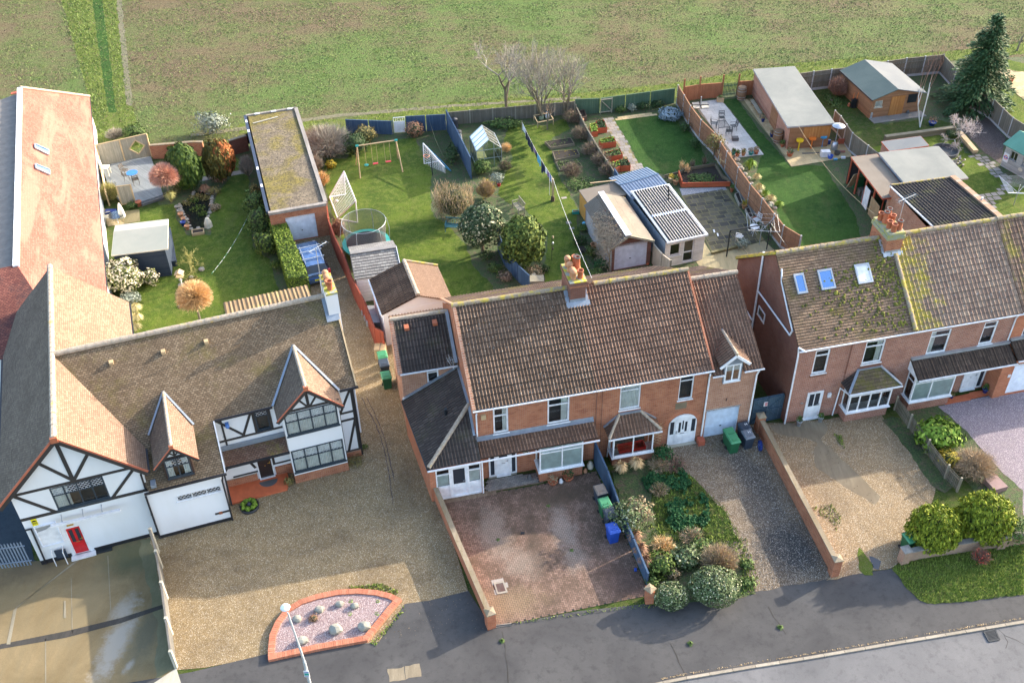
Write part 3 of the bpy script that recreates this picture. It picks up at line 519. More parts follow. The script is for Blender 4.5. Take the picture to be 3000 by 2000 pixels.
paving('drain_cover_surround',G('L 495 1050 590 1035 635 1135 535 1155'),.034,'patch_s',.3,.3,YAW,.0,0)
MD['patch_s']=slabs((.3,.28,.25),(.36,.33,.3),0,(.2,.18,.15),.4)
sheet('footway_patch',G('D 2055 830 2140 815 2150 890 2065 902'),.023,'concrete');sheet('footway_patch',G('D 2145 814 2225 802 2235 870 2152 888'),.023,'concrete')
class Pl:      # vertical plane in a thing's own coordinates: origin, direction along, direction inward
 def __init__(s,x,y,a=(1,0),d=(0,1)): s.o=(x,y);s.a=a;s.d=d
 def p(s,a,z,d=0): return (s.o[0]+s.a[0]*a+s.d[0]*d,s.o[1]+s.a[1]*a+s.d[1]*d,z)
def quad(b,pl,a0,a1,z0,z1,d=0): b.face([pl.p(a0,z0,d),pl.p(a1,z0,d),pl.p(a1,z1,d),pl.p(a0,z1,d)])
def pbox(b,pl,a0,a1,z0,z1,d0,d1):
 c=[pl.p(a,z,d) for z in (z0,z1) for d in (d0,d1) for a in (a0,a1)];r=rnd.random()
 for q in ((0,2,3,1),(4,5,7,6),(0,1,5,4),(2,6,7,3),(0,4,6,2),(1,3,7,5)): b.face([c[i] for i in q],None,r)
def wallq(b,pl,a0,a1,z0,z1,ops=(),rec=.3):
 A=sorted({a0,a1,*[x for o in ops for x in o[:2]]});Z=sorted({z0,z1,*[x for o in ops for x in o[2:4]]})
 for i in range(len(A)-1):
  for j in range(len(Z)-1):
   ca,cz=(A[i]+A[i+1])/2,(Z[j]+Z[j+1])/2
   if not any(o[0]<ca<o[1] and o[2]<cz<o[3] for o in ops): quad(b,pl,A[i],A[i+1],Z[j],Z[j+1])
 for o in ops:
  x0,x1,y0,y1=o[:4]
  for q in (((x0,y0),(x0,y1)),((x1,y1),(x1,y0)),((x0,y1),(x1,y1)),((x1,y0),(x0,y0))):
   b.face([pl.p(*q[0],0),pl.p(*q[1],0),pl.p(*q[1],rec),pl.p(*q[0],rec)])
  b.m=1;quad(b,pl,x0,x1,y0,y1,rec);b.m=0
def gable(b,pl,pts): b.face([pl.p(a,z) for a,z in pts])
def bars(par,pl,x0,x1,y0,y1,frame='upvc',cols=(),rows=(),t=.06,sill=.05,d0=.04,d1=.1,name='window',cur=None,vent=None,lead=None,label=None,glass='glass',stay=.0):
 """a window: frame with mullions (cols, fractions) and transoms (rows, fractions), pane and curtain inside"""
 b=MB();pbox(b,pl,x0,x0+t,y0,y1,d0,d1);pbox(b,pl,x1-t,x1,y0,y1,d0,d1);pbox(b,pl,x0+t,x1-t,y1-t,y1,d0,d1);pbox(b,pl,x0+t,x1-t,y0,y0+t,d0,d1)
 w,h=x1-x0,y1-y0
 for c in cols: pbox(b,pl,x0+w*c-t*.45,x0+w*c+t*.45,y0+t,y1-t,d0+.004,d1-.004)
 for r_ in rows: pbox(b,pl,x0+t,x1-t,y0+h*r_-t*.45,y0+h*r_+t*.45,d0+.008,d1-.008)
 if lead:        # leaded lights in the given band
  for (q0,q1) in lead:
   z0,z1=y0+h*q0,y0+h*q1;s_=.19;H_=z1-z0;k=x0-H_
   b.m=1
   while k<x1:
    for sg in (1,-1):
     a,c=(k,k+H_) if sg>0 else (k+H_,k);za,zc=z0,z1;A=[a,c];
     def cl(x): return min(max(x,x0+t),x1-t)
     if max(a,c)<=x0+t or min(a,c)>=x1-t: continue
     ax,cx=cl(a),cl(c);f=lambda x:(za+(zc-za)*(x-a)/(c-a));b.bar(pl.p(ax,f(ax),d0+.03),pl.p(cx,f(cx),d0+.03),.014,.01)
    k+=s_
   b.m=0
 fo=b.obj(name,[frame,'upvc'] if lead else frame,par)
 if label: fo['label']=label
 if sill:
  s_=MB();pbox(s_,pl,x0-.05,x1+.05,y0-sill,y0,-.06,d1-.01);s_.obj('sill',frame,fo)
 g_=MB();quad(g_,pl,x0+t,x1-t,y0+t,y1-t,d0+.045);g_.obj('pane',glass,fo)
 if cur: curtain(fo,pl,x0+t,x1-t,y0+t,y1-t,cur,d0+.06)
 return fo
def curtain(par,pl,x0,x1,y0,y1,k,dd=.085):
 b=MB();n=max(6,int((x1-x0)/.05));rg=[(x0,x1)] if k in('net','blind') else ([(x0,x0+(x1-x0)*.27),(x1-(x1-x0)*.27,x1)] if k=='pair' else [(x0,x0+(x1-x0)*.3)] if k=='left' else [(x1-(x1-x0)*.35,x1)])
 for a0,a1 in rg:
  m_=max(4,int((a1-a0)/.045));
  for i in range(m_):
   p,q=a0+(a1-a0)*i/m_,a0+(a1-a0)*(i+1)/m_;dp=dd+(.0 if k=='blind' else .035*(i%2));dq=dd+(.0 if k=='blind' else .035*((i+1)%2))
   b.face([pl.p(p,y0,dp),pl.p(q,y0,dq),pl.p(q,y1,dq),pl.p(p,y1,dp)])
 b.obj('blind' if k=='blind' else 'curtain','blind' if k=='blind' else 'curtain',par)
def trf(name,par,mat,C,style='plain',th=.07,holes=(),roll=.178,course=.35,uvo=None):
 """C: corners, first edge is the eave; convex outline."""
 C=[Vector(c) for c in C]
 if par.name in WC and style!="plain": C=[c-WC[par.name] for c in C]
 U=(C[1]-C[0]).normalized();
 nn=Vector((0,0,0))
 for i in range(len(C)): nn+=(C[i]-C[0]).cross(C[(i+1)%len(C)]-C[0])
 nn.normalize()
 if nn.z<0: nn=-nn
 V=nn.cross(U)
 if V.z<0: V=-V
 L=[((c-C[0]).dot(U),(c-C[0]).dot(V)) for c in C];o=C[0]
 if style=='plain':
  b=MB();up=[o+U*x+V*y for x,y in L];dn=[p-nn*th for p in up];b.face(up if (up[1]-up[0]).cross(up[2]-up[0]).dot(nn)>0 else up[::-1],[(x,y) for x,y in (L if (up[1]-up[0]).cross(up[2]-up[0]).dot(nn)>0 else L[::-1])])
  for i in range(len(up)):
   j=(i+1)%len(up);b.face([dn[i],dn[j],up[j],up[i]],[(L[i][0],L[i][1]),(L[j][0],L[j][1]),(L[j][0],L[j][1]+.05),(L[i][0],L[i][1]+.05)])
  b.face(dn[::-1]);return b.obj(name,mat,par)
 x0,x1=min(l[0] for l in L),max(l[0] for l in L);y0,y1=min(l[1] for l in L),max(l[1] for l in L)
 if style=='roman': prof=[(0,0),(.32,0),(.45,.8),(.55,1),(.68,.75),(.8,.05)];amp=.042
 elif style=='corr': prof=[(0,0),(.25,.5),(.5,1),(.75,.5)];amp=.05
 elif style=='seam': prof=[(0,0),(.8,0),(.82,1),(.97,1)];amp=.04
 else: prof=[(0,0),(.5,0)];amp=0     # 'flat' courses
 xs=[];k=math.floor(x0/roll)*roll
 while k<x1+roll:
  for t,h in prof: xs.append((k+t*roll,h*amp))
  k+=roll
 ys=[];k=y0;cs=.03 if style in('roman','flat') else 0
 if cs:
  while k<y1: ys+= [(k,cs+.006),(k+course-.002,.006)];k+=course
 else: ys=[(y0,.006),(y1,.006)]
 bm=bmesh.new();uvl=bm.loops.layers.uv.new('UVMap');rr=random.Random(int(abs(x1*100)))
 jit=[rr.uniform(-.004,.004) for _ in ys]
 g_=[[bm.verts.new((x,y,h+hy+(jit[j//2] if cs else 0))) for x,h in xs] for j,(y,hy) in enumerate(ys)]
 for j in range(len(ys)-1):
  for i in range(len(xs)-1): bm.faces.new((g_[j][i],g_[j][i+1],g_[j+1][i+1],g_[j+1][i]))
 ar=sum(L[i][0]*L[(i+1)%len(L)][1]-L[(i+1)%len(L)][0]*L[i][1] for i in range(len(L)))
 for i in range(len(L)):
  p,q=L[i],L[(i+1)%len(L)];e=Vector((q[0]-p[0],q[1]-p[1],0));
  if e.length<1e-5: continue
  no=Vector((e.y,-e.x,0)).normalized()*(1 if ar>0 else -1)
  bmesh.ops.bisect_plane(bm,geom=bm.verts[:]+bm.edges[:]+bm.faces[:],plane_co=(p[0],p[1],0),plane_no=no,clear_outer=True,dist=1e-5)
 for f in bm.faces:
  for l in f.loops: l[uvl].uv=(l.vert.co.x,l.vert.co.y)
 vs=[bm.verts.new((x,y,-th)) for x,y in L];vt=[bm.verts.new((x,y,.0)) for x,y in L]
 for i in range(len(L)):
  j=(i+1)%len(L);f=bm.faces.new((vs[i],vs[j],vt[j],vt[i]))
 bm.faces.new(vs[::-1])
 M=Matrix((U,V,U.cross(V))).transposed().to_4x4();
 if U.cross(V).z<0: M=Matrix((U,V,-U.cross(V))).transposed().to_4x4()
 M.translation=o;bmesh.ops.transform(bm,matrix=M,verts=bm.verts[:])
 me=bpy.data.meshes.new(name);bm.to_mesh(me);bm.free();me.materials.append(None);PEND.append((me,0,mat));ob=bpy.data.objects.new(name,me);COL.objects.link(ob);ob.parent=par;return ob
def rdg(par,p,q,r=.13,mat='ridge',name='ridge_tiles',seg=.42):
 p=Vector(p);q=Vector(q);L=(q-p).length;n=max(1,int(L/seg));b=MB();d=(q-p)/n;rr=random.Random(2)
 for i in range(n): b.tube(p+d*i,p+d*(i+1.06),r*(1+rr.uniform(0,.12)),r*(.93+rr.uniform(0,.06)),10)
 return b.obj(name,mat,par)
def slp(F,v,x,y,n0,z0,k):
 o=F.l(CO);d=F.l(CO+ray(v,x,y))-o;t=(z0+k*(o.y-n0)-o.z)/(d.z-k*d.y);return o+d*t
def pipe(par,pts,mat='upvc',r=.04,name='drainpipe'):
 return MB().path(pts,r,8).obj(name,mat,par)
def strip(par,p,q,w,h,mat,name): return MB().bar(p,q,w,h).obj(name,mat,par)
def door(par,pl,x0,x1,y0,y1,mat='upvc',glz=((.2,.8,.5,.9),),frame='upvc',t=.07,handle='steel',panels=((.2,.8,.08,.38),),letter=True,side='r',label=None):
 """door leaf with glazed lights and raised panels, in a frame"""
 b=MB();pbox(b,pl,x0,x0+t,y0,y1,.02,.1);pbox(b,pl,x1-t,x1,y0,y1,.02,.1);pbox(b,pl,x0+t,x1-t,y1-t,y1,.02,.1);pbox(b,pl,x0,x1,y0-.04,y0+.03,-.05,.1);fr=b.obj('door_frame',frame,par)
 X0,X1,Y0,Y1=x0+t,x1-t,y0+.035,y1-t;w,h=X1-X0,Y1-Y0
 b=MB();pbox(b,pl,X0,X1,Y0,Y1,.06,.1);
 for p in panels: pbox(b,pl,X0+w*p[0],X0+w*p[1],Y0+h*p[2],Y0+h*p[3],.045,.06);
 dr=b.obj('door',mat,par)
 if label: dr['label']=label
 for p in glz:
  b=MB();pbox(b,pl,X0+w*p[0],X0+w*p[1],Y0+h*p[2],Y0+h*p[3],.05,.058);b.obj('door_glass','door_glass',dr)
 b=MB();hx=X1-.08 if side=='r' else X0+.08;pbox(b,pl,hx-.015,hx+.015,Y0+.95,Y0+1.12,.03,.06);pbox(b,pl,hx-(.12 if side=='r' else 0),hx+(0 if side=='r' else .12),Y0+1.03,Y0+1.055,.0,.03);b.obj('handle',handle,dr)
 if letter: b=MB();pbox(b,pl,X0+w*.36,X0+w*.64,Y0+h*.42,Y0+h*.45,.05,.059);b.obj('letterbox',handle,dr)
 return dr
MD['door_glass']=lambda t:t.fin((.03,.035,.045),.08,spec=.6)
def rollerdoor(par,pl,x0,x1,y0,y1,mat,rib=.08,vert=False,frame='upvc',dd=.12,t=.07,name='garage_door'):
 b=MB();n=int((x1-x0 if vert else y1-y0)/rib);
 for i in range(n):
  if vert:
   a=x0+(x1-x0)*i/n;c=x0+(x1-x0)*(i+1)/n;m_=(a+c)/2;b.face([pl.p(a,y0,dd),pl.p(m_,y0,dd-.03),pl.p(m_,y1,dd-.03),pl.p(a,y1,dd)]);b.face([pl.p(m_,y0,dd-.03),pl.p(c,y0,dd),pl.p(c,y1,dd),pl.p(m_,y1,dd-.03)])
  else:
   a=y0+(y1-y0)*i/n;c=y0+(y1-y0)*(i+1)/n;m_=a+(c-a)*.75;b.face([pl.p(x0,a,dd),pl.p(x1,a,dd),pl.p(x1,m_,dd-.022),pl.p(x0,m_,dd-.022)]);b.face([pl.p(x0,m_,dd-.022),pl.p(x1,m_,dd-.022),pl.p(x1,c,dd),pl.p(x0,c,dd)])
 g_=b.obj(name,mat,par);b=MB();pbox(b,pl,x0-t,x0,y0,y1,.03,dd+.02);pbox(b,pl,x1,x1+t,y0,y1,.03,dd+.02);pbox(b,pl,x0-t,x1+t,y1,y1+t*1.6,.0,dd+.02);b.obj('door_frame',frame,par)
 b=MB();c=(x0+x1)/2;pbox(b,pl,c-.05,c+.05,y0+.75,y0+.8,dd-.06,dd-.03);b.obj('handle','dark_metal',g_);return g_
def timbers(par,pl,segs,w=.13,mat='timber',name='timber_framing',d=.03):
 b=MB()
 for i,(a0,z0,a1,z1,*k) in enumerate(segs):
  ww=k[0] if k else w;L=math.hypot(a1-a0,z1-z0);nx,nz=-(z1-z0)/L*ww/2,(a1-a0)/L*ww/2;dd=d+.002*(i%4)
  A=[(a0+nx,z0+nz),(a0-nx,z0-nz),(a1-nx,z1-nz),(a1+nx,z1+nz)]
  f_=[pl.p(x,z,-dd) for x,z in A];g_=[pl.p(x,z,.01) for x,z in A];b.face(f_)
  for q in range(4): b.face([f_[q],f_[(q+1)%4],g_[(q+1)%4],g_[q]])
 return b.obj(name,mat,par)
def hanging(par,o,name,mat): return None
def pots(par,spots,z):
 """chimney pots as separate parts: (x,y,h,kind)"""
 for x,y,h,k in spots:
  h*=1.15;b=MB();c=Vector((x,y,z))
  if k=='open': b.lathe(c,[(.15,0),(.145,h-.06),(.175,h-.05),(.175,h),(.13,h),(.12,h-.25)],14)
  elif k=='tall': b.lathe(c,[(.17,0),(.14,h*.5),(.13,h-.06),(.16,h-.05),(.16,h),(.115,h),(.11,h-.25)],14)
  else: b.lathe(c,[(.14,0),(.135,h-.2),(.175,h-.19),(.18,h-.06),(.14,h),(.02,h+.04)],14,True)
  o=b.obj('chimney_pot','terra_old' if k=='cap' else 'terra',par,True)
  if k=='tall': MB().lathe(c,[(.163,h-.05),(.165,h+.005),(.114,h+.007)],14).obj('pot_rim','stone_dark',o)
def aerial(par,p,h,mat='galv',yaw=0,n=8,L=1.2,label=None,name='aerial'):
 b=MB();p=Vector(p);b.tube(p,p+Vector((0,0,h)),.02,.02,6);a=R(yaw);u=Vector((math.cos(a),math.sin(a),0));v=Vector((-u.y,u.x,0));t=p+Vector((0,0,h-.05));b.tube(t-u*L*.35,t+u*L*.65,.013,.013,5)
 for i in range(n):
  q=t-u*L*.3+u*L*.93*i/(n-1);w_=.28-.12*i/n;b.tube(q-v*w_,q+v*w_,.008,.008,4)
 for s_ in(-1,1): b.tube(t-u*L*.35,t-u*L*.2+Vector((0,0,.22*s_)),.008,.008,4);b.tube(t-u*L*.2+Vector((0,0,.22*s_))-v*.25,t-u*L*.2+Vector((0,0,.22*s_))+v*.25,.008,.008,4)
 return b.obj(name,mat,par)
def gutter(par,p,q,mat='upvc',name='gutter',r=.055):
 p=Vector(p);q=Vector(q);b=MB();b.bar(p,q,.08,.06);return b.obj(name,mat,par)
o_=W('J',1043,1405);SY=12.2;S_=Fr((o_.x,o_.y),SY);ES,ZE,NR,ZR=-.2,5.4,4.6,8.6
k_=(ZR-ZE)/(NR-ES)
HL=thing('brick_house','red brick house with hipped side extension, lichen spotted roof and white porch screen','house',(o_.x,o_.y,0),SY)
HR=thing('brick_house','red brick house with arched white front door, garage wing and small dormer beside its drainpipe','house',(o_.x,o_.y,0),SY)
PF=Pl(0,0)
b=MB();wallq(b,PF,-12.8,-6.3,0,5.35,[(-11.81,-11.0,3.3,5.1),(-8.89,-7.69,3.3,5.1)]);
b.face([(-12.8,9.2,0),(-12.8,0,0),(-12.8,0,5.3),(-12.8,NR,8.5),(-12.8,9.2,5.3)]);b.face([(-6.3,9.2,0),(-12.8,9.2,0),(-12.8,9.2,5.2),(-6.3,9.2,5.2)]);b.obj('wall',['brick','room'],HL)
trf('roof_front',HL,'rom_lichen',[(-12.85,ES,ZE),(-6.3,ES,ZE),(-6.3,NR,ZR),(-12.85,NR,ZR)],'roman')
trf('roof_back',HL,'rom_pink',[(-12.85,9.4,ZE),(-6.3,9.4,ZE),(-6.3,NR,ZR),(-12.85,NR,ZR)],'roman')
rdg(HL,(-12.95,NR,ZR+.02),(-6.55,NR,ZR+.02))
b=MB();b.bar((-12.83,ES,ZE+.03),(-12.83,NR,ZR+.03),.16,.1);b.bar((-12.83,9.4,ZE+.03),(-12.83,NR,ZR+.03),.16,.1);b.obj('verge','brick_pale',HL)
gutter(HL,(-12.9,ES-.06,ZE-.02),(-6.32,ES-.06,ZE-.02));pipe(HL,[(-12.7,ES-.02,5.15),(-12.7,-.06,4.95),(-12.7,-.06,3.4)])
bars(HL,PF,-11.81,-11.0,3.3,5.1,rows=(.68,),cur='right',t=.09);bars(HL,PF,-8.89,-7.69,3.3,5.1,rows=(.72,),cur='right',t=.09)
MB().box(-12.45,-12.2,-.1,0,4.55,4.85).obj('alarm_box','wood_pale',HL)
ze,zt=2.85,3.5;
b=MB();b.face([(-15.45,-.95,0),(-12.68,-.95,0),(-12.68,-.95,2.75),(-15.45,-.95,2.75)]) if False else None
PP=Pl(0,-.95);wallq(b,PP,-15.48,-12.62,0,2.72,[(-15.15,-12.75,.04,2.36)]);b.face([(-16.0,4.35,0),(-15.48,-.95,0),(-15.48,-.95,2.72),(-16.0,4.35,2.72)]);b.face([(-12.62,-.95,0),(-12.62,0,0),(-12.62,0,2.75),(-12.62,-.95,2.75)]);b.obj('extension_wall',['brick_orange','room'],HL)
trf('extension_roof',HL,'rom_dark',[(-16.1,4.35,2.72),(-15.55,-1.2,2.72),(-12.8,1.32,4.48),(-12.8,4.35,4.48)],'roman')
trf('extension_roof',HL,'rom_dark',[(-15.55,-1.2,2.72),(-12.78,-1.2,2.78),(-12.78,-.3,3.38),(-12.78,1.32,4.46)],'roman')
trf('canopy_roof',HL,'rom_brown',[(-12.78,-1.13,2.8),(-6.35,-1.13,2.8),(-6.35,-.02,3.12),(-12.78,-.02,3.12)],'roman',course=.3)
rdg(HL,(-15.5,-1.12,2.83),(-12.85,1.28,4.52),.11,'ridge_old','hip_tiles')
b=MB();b.face([(-12.8,-.04,3.18),(-6.35,-.04,3.18),(-6.35,-.01,3.32),(-12.8,-.01,3.32)]);b.face([(-12.8,-.2,3.14),(-6.35,-.2,3.14),(-6.35,-.04,3.19),(-12.8,-.04,3.19)]);b.bar((-12.86,-.1,3.55),(-12.86,1.32,4.6),.14,.05);b.bar((-12.86,1.32,4.6),(-12.86,4.3,4.62),.14,.06);b.bar((-16.05,4.28,2.86),(-12.85,4.28,4.62),.16,.06);b.obj('flashing','lead',HL)
gutter(HL,(-15.6,-1.28,2.7),(-6.35,-1.28,2.76));strip(HL,(-15.58,-1.22,2.7),(-16.12,4.3,2.7),.06,.12,'black','fascia')
pipe(HL,[(-12.68,-1.25,2.7),(-12.68,-1.02,2.5),(-12.68,-1.02,.05)])
pipe(HL,[(-14.05,1.6,3.75),(-14.05,1.6,4.15)],'dark_metal',.09,'vent_pipe')
px=[-15.13,-14.42,-13.42,-12.77]
b=MB()
for a in px: pbox(b,PP,a-.04,a+.04,.04,2.34,.0,.09)
pbox(b,PP,px[0],px[-1],2.26,2.34,.0,.085);pbox(b,PP,px[0],px[-1],.0,.12,-.02,.085)
for i in (0,2): pbox(b,PP,px[i]+.04,px[i+1]-.04,.12,1.0,.03,.08);pbox(b,PP,px[i]+.04,px[i+1]-.04,1.85,1.92,.01,.08);pbox(b,PP,px[i]+.15,px[i+1]-.15,.22,.88,.015,.03)
pw=b.obj('porch_screen','upvc',HL)
for i in (0,2): g_=MB();quad(g_,PP,px[i]+.06,px[i+1]-.06,1.02,1.84,.05);quad(g_,PP,px[i]+.06,px[i+1]-.06,1.94,2.24,.05);g_.obj('pane','glass',pw);curtain(pw,PP,px[i]+.06,px[i+1]-.06,1.02,1.84,'blind')
door(HL,PP,px[1]+.04,px[2]-.04,.1,2.26,glz=((.1,.9,.42,.96),),panels=((.15,.45,.06,.34),(.55,.85,.06,.34)),letter=False)
MB().box(-14.05,-13.85,-1.05,-.95,2.42,2.6).obj('porch_light','stone',HL)
b=MB();pbox(b,PF,-12.2,-10.62,0,.1,-.1,.02);b.obj('doorstep','stone',HL)
bars(HL,PF,-12.15,-11.75,.1,2.2,t=.09,d0=-.05,d1=0,sill=0,name='side_light',glass='door_glass');bars(HL,PF,-10.95,-10.6,.1,2.2,t=.07,d0=-.05,d1=0,sill=0,name='side_light',glass='door_glass')
door(HL,Pl(0,-.1),-11.75,-10.95,.1,2.2,glz=((.15,.85,.62,.95),),panels=((.15,.45,.06,.38),(.55,.85,.06,.38)))
def bay(par,x0,x1,n,zs,zt,frame,cols,rows,cur,base='brick',y1=0,inset=.0,t=.07):
 b=MB();b.box(x0+inset,x1-inset,n,y1,0,zs);b.obj('bay_base',base,par)
 w=bars(par,Pl(0,n-.02),x0,x1,zs+.04,zt,frame,cols,rows,t=t,d0=0,d1=.06,cur=cur,name='bay_window')
 for sx,a in ((x0,(0,-1)),(x1,(0,1))):
  pl=Pl(sx,y1 if a[1]<0 else n+.0,a,(1,0) if a[1]<0 else (-1,0));bars(par,pl,.04,abs(n-y1)-.05,zs+.04,zt,frame,(),rows,t=t*.85,d0=.0,d1=.06,sill=0,name='bay_side_window',cur=None)
 MB().box(x0-.08,x1+.08,n-.12,y1,zs-.02,zs+.035).obj('bay_sill',frame,par)
 b=MB();b.box(x0+.3,x1-.3,n+.62,y1-.01 if n+.62<y1 else n+.66,zs,zt);b.obj('bay_room','room',par)
 return w
bay(HL,-9.55,-7.15,-.95,.78,2.68,'upvc',(.52,),(.72,),'blind')
for x in (-8.9,-7.75):
 b=MB();b.lathe((x,-.955,2.42),[(0,0),(.07,.0),(0,.005)],4);b=MB();pl=Pl(0,-.985);b.face([pl.p(x-.08,2.43),pl.p(x,2.37),pl.p(x+.08,2.43),pl.p(x,2.49)]);b.obj('stained_glass_motif','red',HL)
PL2=Pl(0,4.35);b=MB();wallq(b,PL2,-15.97,-12.8,2.3,4.85,[(-14.59,-13.94,3.66,4.7)]);b.face([(-15.97,9.2,0),(-15.97,4.35,0),(-15.97,4.35,4.9),(-15.97,6.65,6.5),(-15.97,9.2,4.8)]);b.face([(-12.8,9.2,0),(-15.97,9.2,0),(-15.97,9.2,4.8),(-12.8,9.2,4.8)]);b.obj('wing_wall',['brick_pale','room'],HL)
bars(HL,PL2,-14.59,-13.94,3.66,4.7,rows=(.68,),t=.08,cur=None)
trf('wing_roof',HL,'rom_dark',[(-16.0,4.15,4.82),(-12.9,4.15,4.82),(-12.9,6.7,6.6),(-16.0,6.7,6.6)],'roman');trf('wing_roof',HL,'rom_pink',[(-16.0,9.3,4.78),(-12.9,9.3,4.78),(-12.9,6.7,6.6),(-16.0,6.7,6.6)],'roman')
rdg(HL,(-16.1,6.7,6.62),(-12.95,6.7,6.62),.12,'ridge_old');b=MB();b.bar((-16.05,4.15,4.8),(-16.05,6.7,6.58),.24,.14);b.obj('verge','brick_pale',HL)
gutter(HL,(-16.05,4.1,4.8),(-12.9,4.1,4.8));strip(HL,(-12.95,4.2,4.95),(-12.95,6.7,6.7),.18,.05,'lead','valley_flashing');pipe(HL,[(-13.1,4.28,4.75),(-13.1,4.28,4.35)])
for q in ((295,440),(468,410)):
 p=slp(S_,'I',*q,4.15,4.9,.7);MB().box(p.x-.13,p.x+.13,p.y-.18,p.y+.18,p.z-.05,p.z+.12).obj('vent_tile','terra',HL)
aerial(HL,(-13.15,4.0,4.95),.5,yaw=8,L=.9)
b=MB();wallq(b,PF,-6.3,0,0,5.35,[(-4.92,-3.77,3.42,5.08),(-1.6,-.79,3.4,5.15)]);b.face([(0,0,0),(0,9.2,0),(0,9.2,5.3),(0,NR,8.5),(0,0,5.4)]);b.face([(0,9.2,0),(-6.3,9.2,0),(-6.3,9.2,5.2),(0,9.2,5.2)]);b.obj('wall',['brick','room'],HR)
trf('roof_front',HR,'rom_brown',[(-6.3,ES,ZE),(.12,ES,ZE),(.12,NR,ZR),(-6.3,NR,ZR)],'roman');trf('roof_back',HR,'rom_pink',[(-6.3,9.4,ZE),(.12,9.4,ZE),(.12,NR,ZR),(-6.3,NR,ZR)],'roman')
rdg(HR,(-5.2,NR,ZR+.02),(.16,NR,ZR+.02));b=MB();b.bar((.14,ES,ZE+.02),(.14,NR,ZR+.02),.1,.1);b.obj('verge','brick_orange',HR)
gutter(HR,(-6.3,ES-.06,ZE-.02),(.2,ES-.06,ZE-.02));pipe(HR,[(0.0,-.22,5.15),(0.05,-.07,4.8),(.03,-.07,.02)],r=.05);pipe(HR,[(-6.22,-.05,5.1),(-6.22,-.05,0)],'brick_dark',.02,'cable');pipe(HR,[(-5.9,-.03,5.1),(-5.9,-.03,0)],'brick_dark',.015,'cable')
bars(HR,PF,-4.92,-3.77,3.42,5.08,rows=(.8,),cur='net',t=.07);bars(HR,PF,-1.6,-.79,3.4,5.15,rows=(.77,),cur=None,t=.06)
c0=slp(S_,'X',1670,889,ES,ZE,k_);c1=slp(S_,'X',1714.8,881,ES,ZE,k_);x0,x1,y0,y1=c0.x,c1.x,c0.y,5.55;zt=S_.N('X',1669,831,y0-.05).z;y1=max(5.2,S_.z('X',1647,774,zt).y)
ch=MB().box(x0,x1,y0,y1,6.5,zt-.35).obj('chimney','brick_dark',HR);MB().box(x0-.05,x1+.05,y0-.05,y1+.05,zt-.35,zt-.22).obj('corbel','brick',ch);MB().box(x0-.08,x1+.08,y0-.08,y1+.08,zt-.22,zt-.05).obj('corbel','brick_dark',ch);MB().box(x0-.05,x1+.05,y0-.05,y1+.05,zt-.05,zt).obj('mortar_cap','cap_moss',ch)
MD['cap_moss']=lambda t:t.fin(t.mix(t.ramp(t.noise(3,4,.7),[(.45,0),(.55,1)]),(.25,.27,.24),(.4,.35,.03)),.95,t.noise(20),.5,.03)
b=MB();b.box(x0-.12,x0-.003,y0-.12,NR-.1,0,.05) if False else None
def onp(x,n,dz=.07): return (x,n,ZE+k_*(n-ES)+dz)
b.face([onp(x0-.22,y0-.25),onp(x1+.22,y0-.25),onp(x1+.22,y0,.09),onp(x0-.22,y0,.09)]);b.face([onp(x0-.22,y0,.08),onp(x0,y0,.08),onp(x0,NR-.15,.08),onp(x0-.22,NR-.15,.08)]);b.face([onp(x1,y0,.08),onp(x1+.18,y0,.08),onp(x1+.18,NR-.15,.08),onp(x1,NR-.15,.08)]);b.face([onp(x0-.01,y0-.01,.06),onp(x1+.01,y0-.01,.06),onp(x1+.01,y0-.01,.26),onp(x0-.01,y0-.01,.26)]);b.obj('chimney_flashing','lead',HR)
pots(ch,[(x0+.22,y1-.25,.55,'cap'),(x0+.22,y1-.72,.5,'cap'),(x0+.24,y1-1.15,.45,'cap'),(x0+.24,y0+.3,.5,'cap'),(x1-.22,y1-.2,.5,'open'),(x1-.24,y1-.55,.72,'tall'),(x1-.22,y0+.95,.8,'tall'),(x1-.22,y0+.35,.42,'open')],zt)
bay(HR,-5.38,-3.08,-.72,.6,2.3,'upvc',(.5,),(.8,),None)
ex=[(-5.72,-.98,2.36),(-2.78,-.98,2.36)];tp=[(-4.9,-.03,3.12),(-3.72,-.03,3.12)]
trf('bay_roof',HR,'rom_brown',[ex[0],ex[1],tp[1],tp[0]],'roman',roll=.2);trf('bay_roof',HR,'rom_brown',[(-5.72,-.01,2.36),ex[0],tp[0]],'roman',roll=.2);trf('bay_roof',HR,'rom_brown',[ex[1],(-2.78,-.01,2.36),tp[1]],'roman',roll=.2)
for p,q in ((ex[0],tp[0]),(ex[1],tp[1])): rdg(HR,Vector(p)+Vector((0,0,.06)),Vector(q)+Vector((0,0,.06)),.08,'ridge_old','hip_tiles')
b=MB();b.bar((-4.9,-.05,3.2),(-3.7,-.05,3.2),.12,.1);b.bar((-5.75,-.05,2.42),(-4.9,-.05,3.18),.12,.08);b.bar((-2.8,-.05,2.42),(-3.7,-.05,3.18),.12,.08);b.obj('flashing','lead',HR)
gutter(HR,(-5.76,-1.04,2.33),(-2.74,-1.04,2.33));pipe(HR,[(-5.62,-.98,2.3),(-5.5,-.4,2.1),(-5.48,-.1,.1)],r=.03)
b=MB();b.box(-4.95,-3.45,-.62,-.12,.72,.76);b.box(-4.95,-3.45,-.64,-.6,.76,.95);b.box(-4.95,-3.45,-.14,-.1,.76,.95);b.box(-4.97,-4.9,-.62,-.12,.76,.95);b.box(-3.5,-3.43,-.62,-.12,.76,.95);b.obj('window_tray','red',HR)
b=MB();N_=12;cx,rx,zb,rz=-1.15,.82,1.55,.75
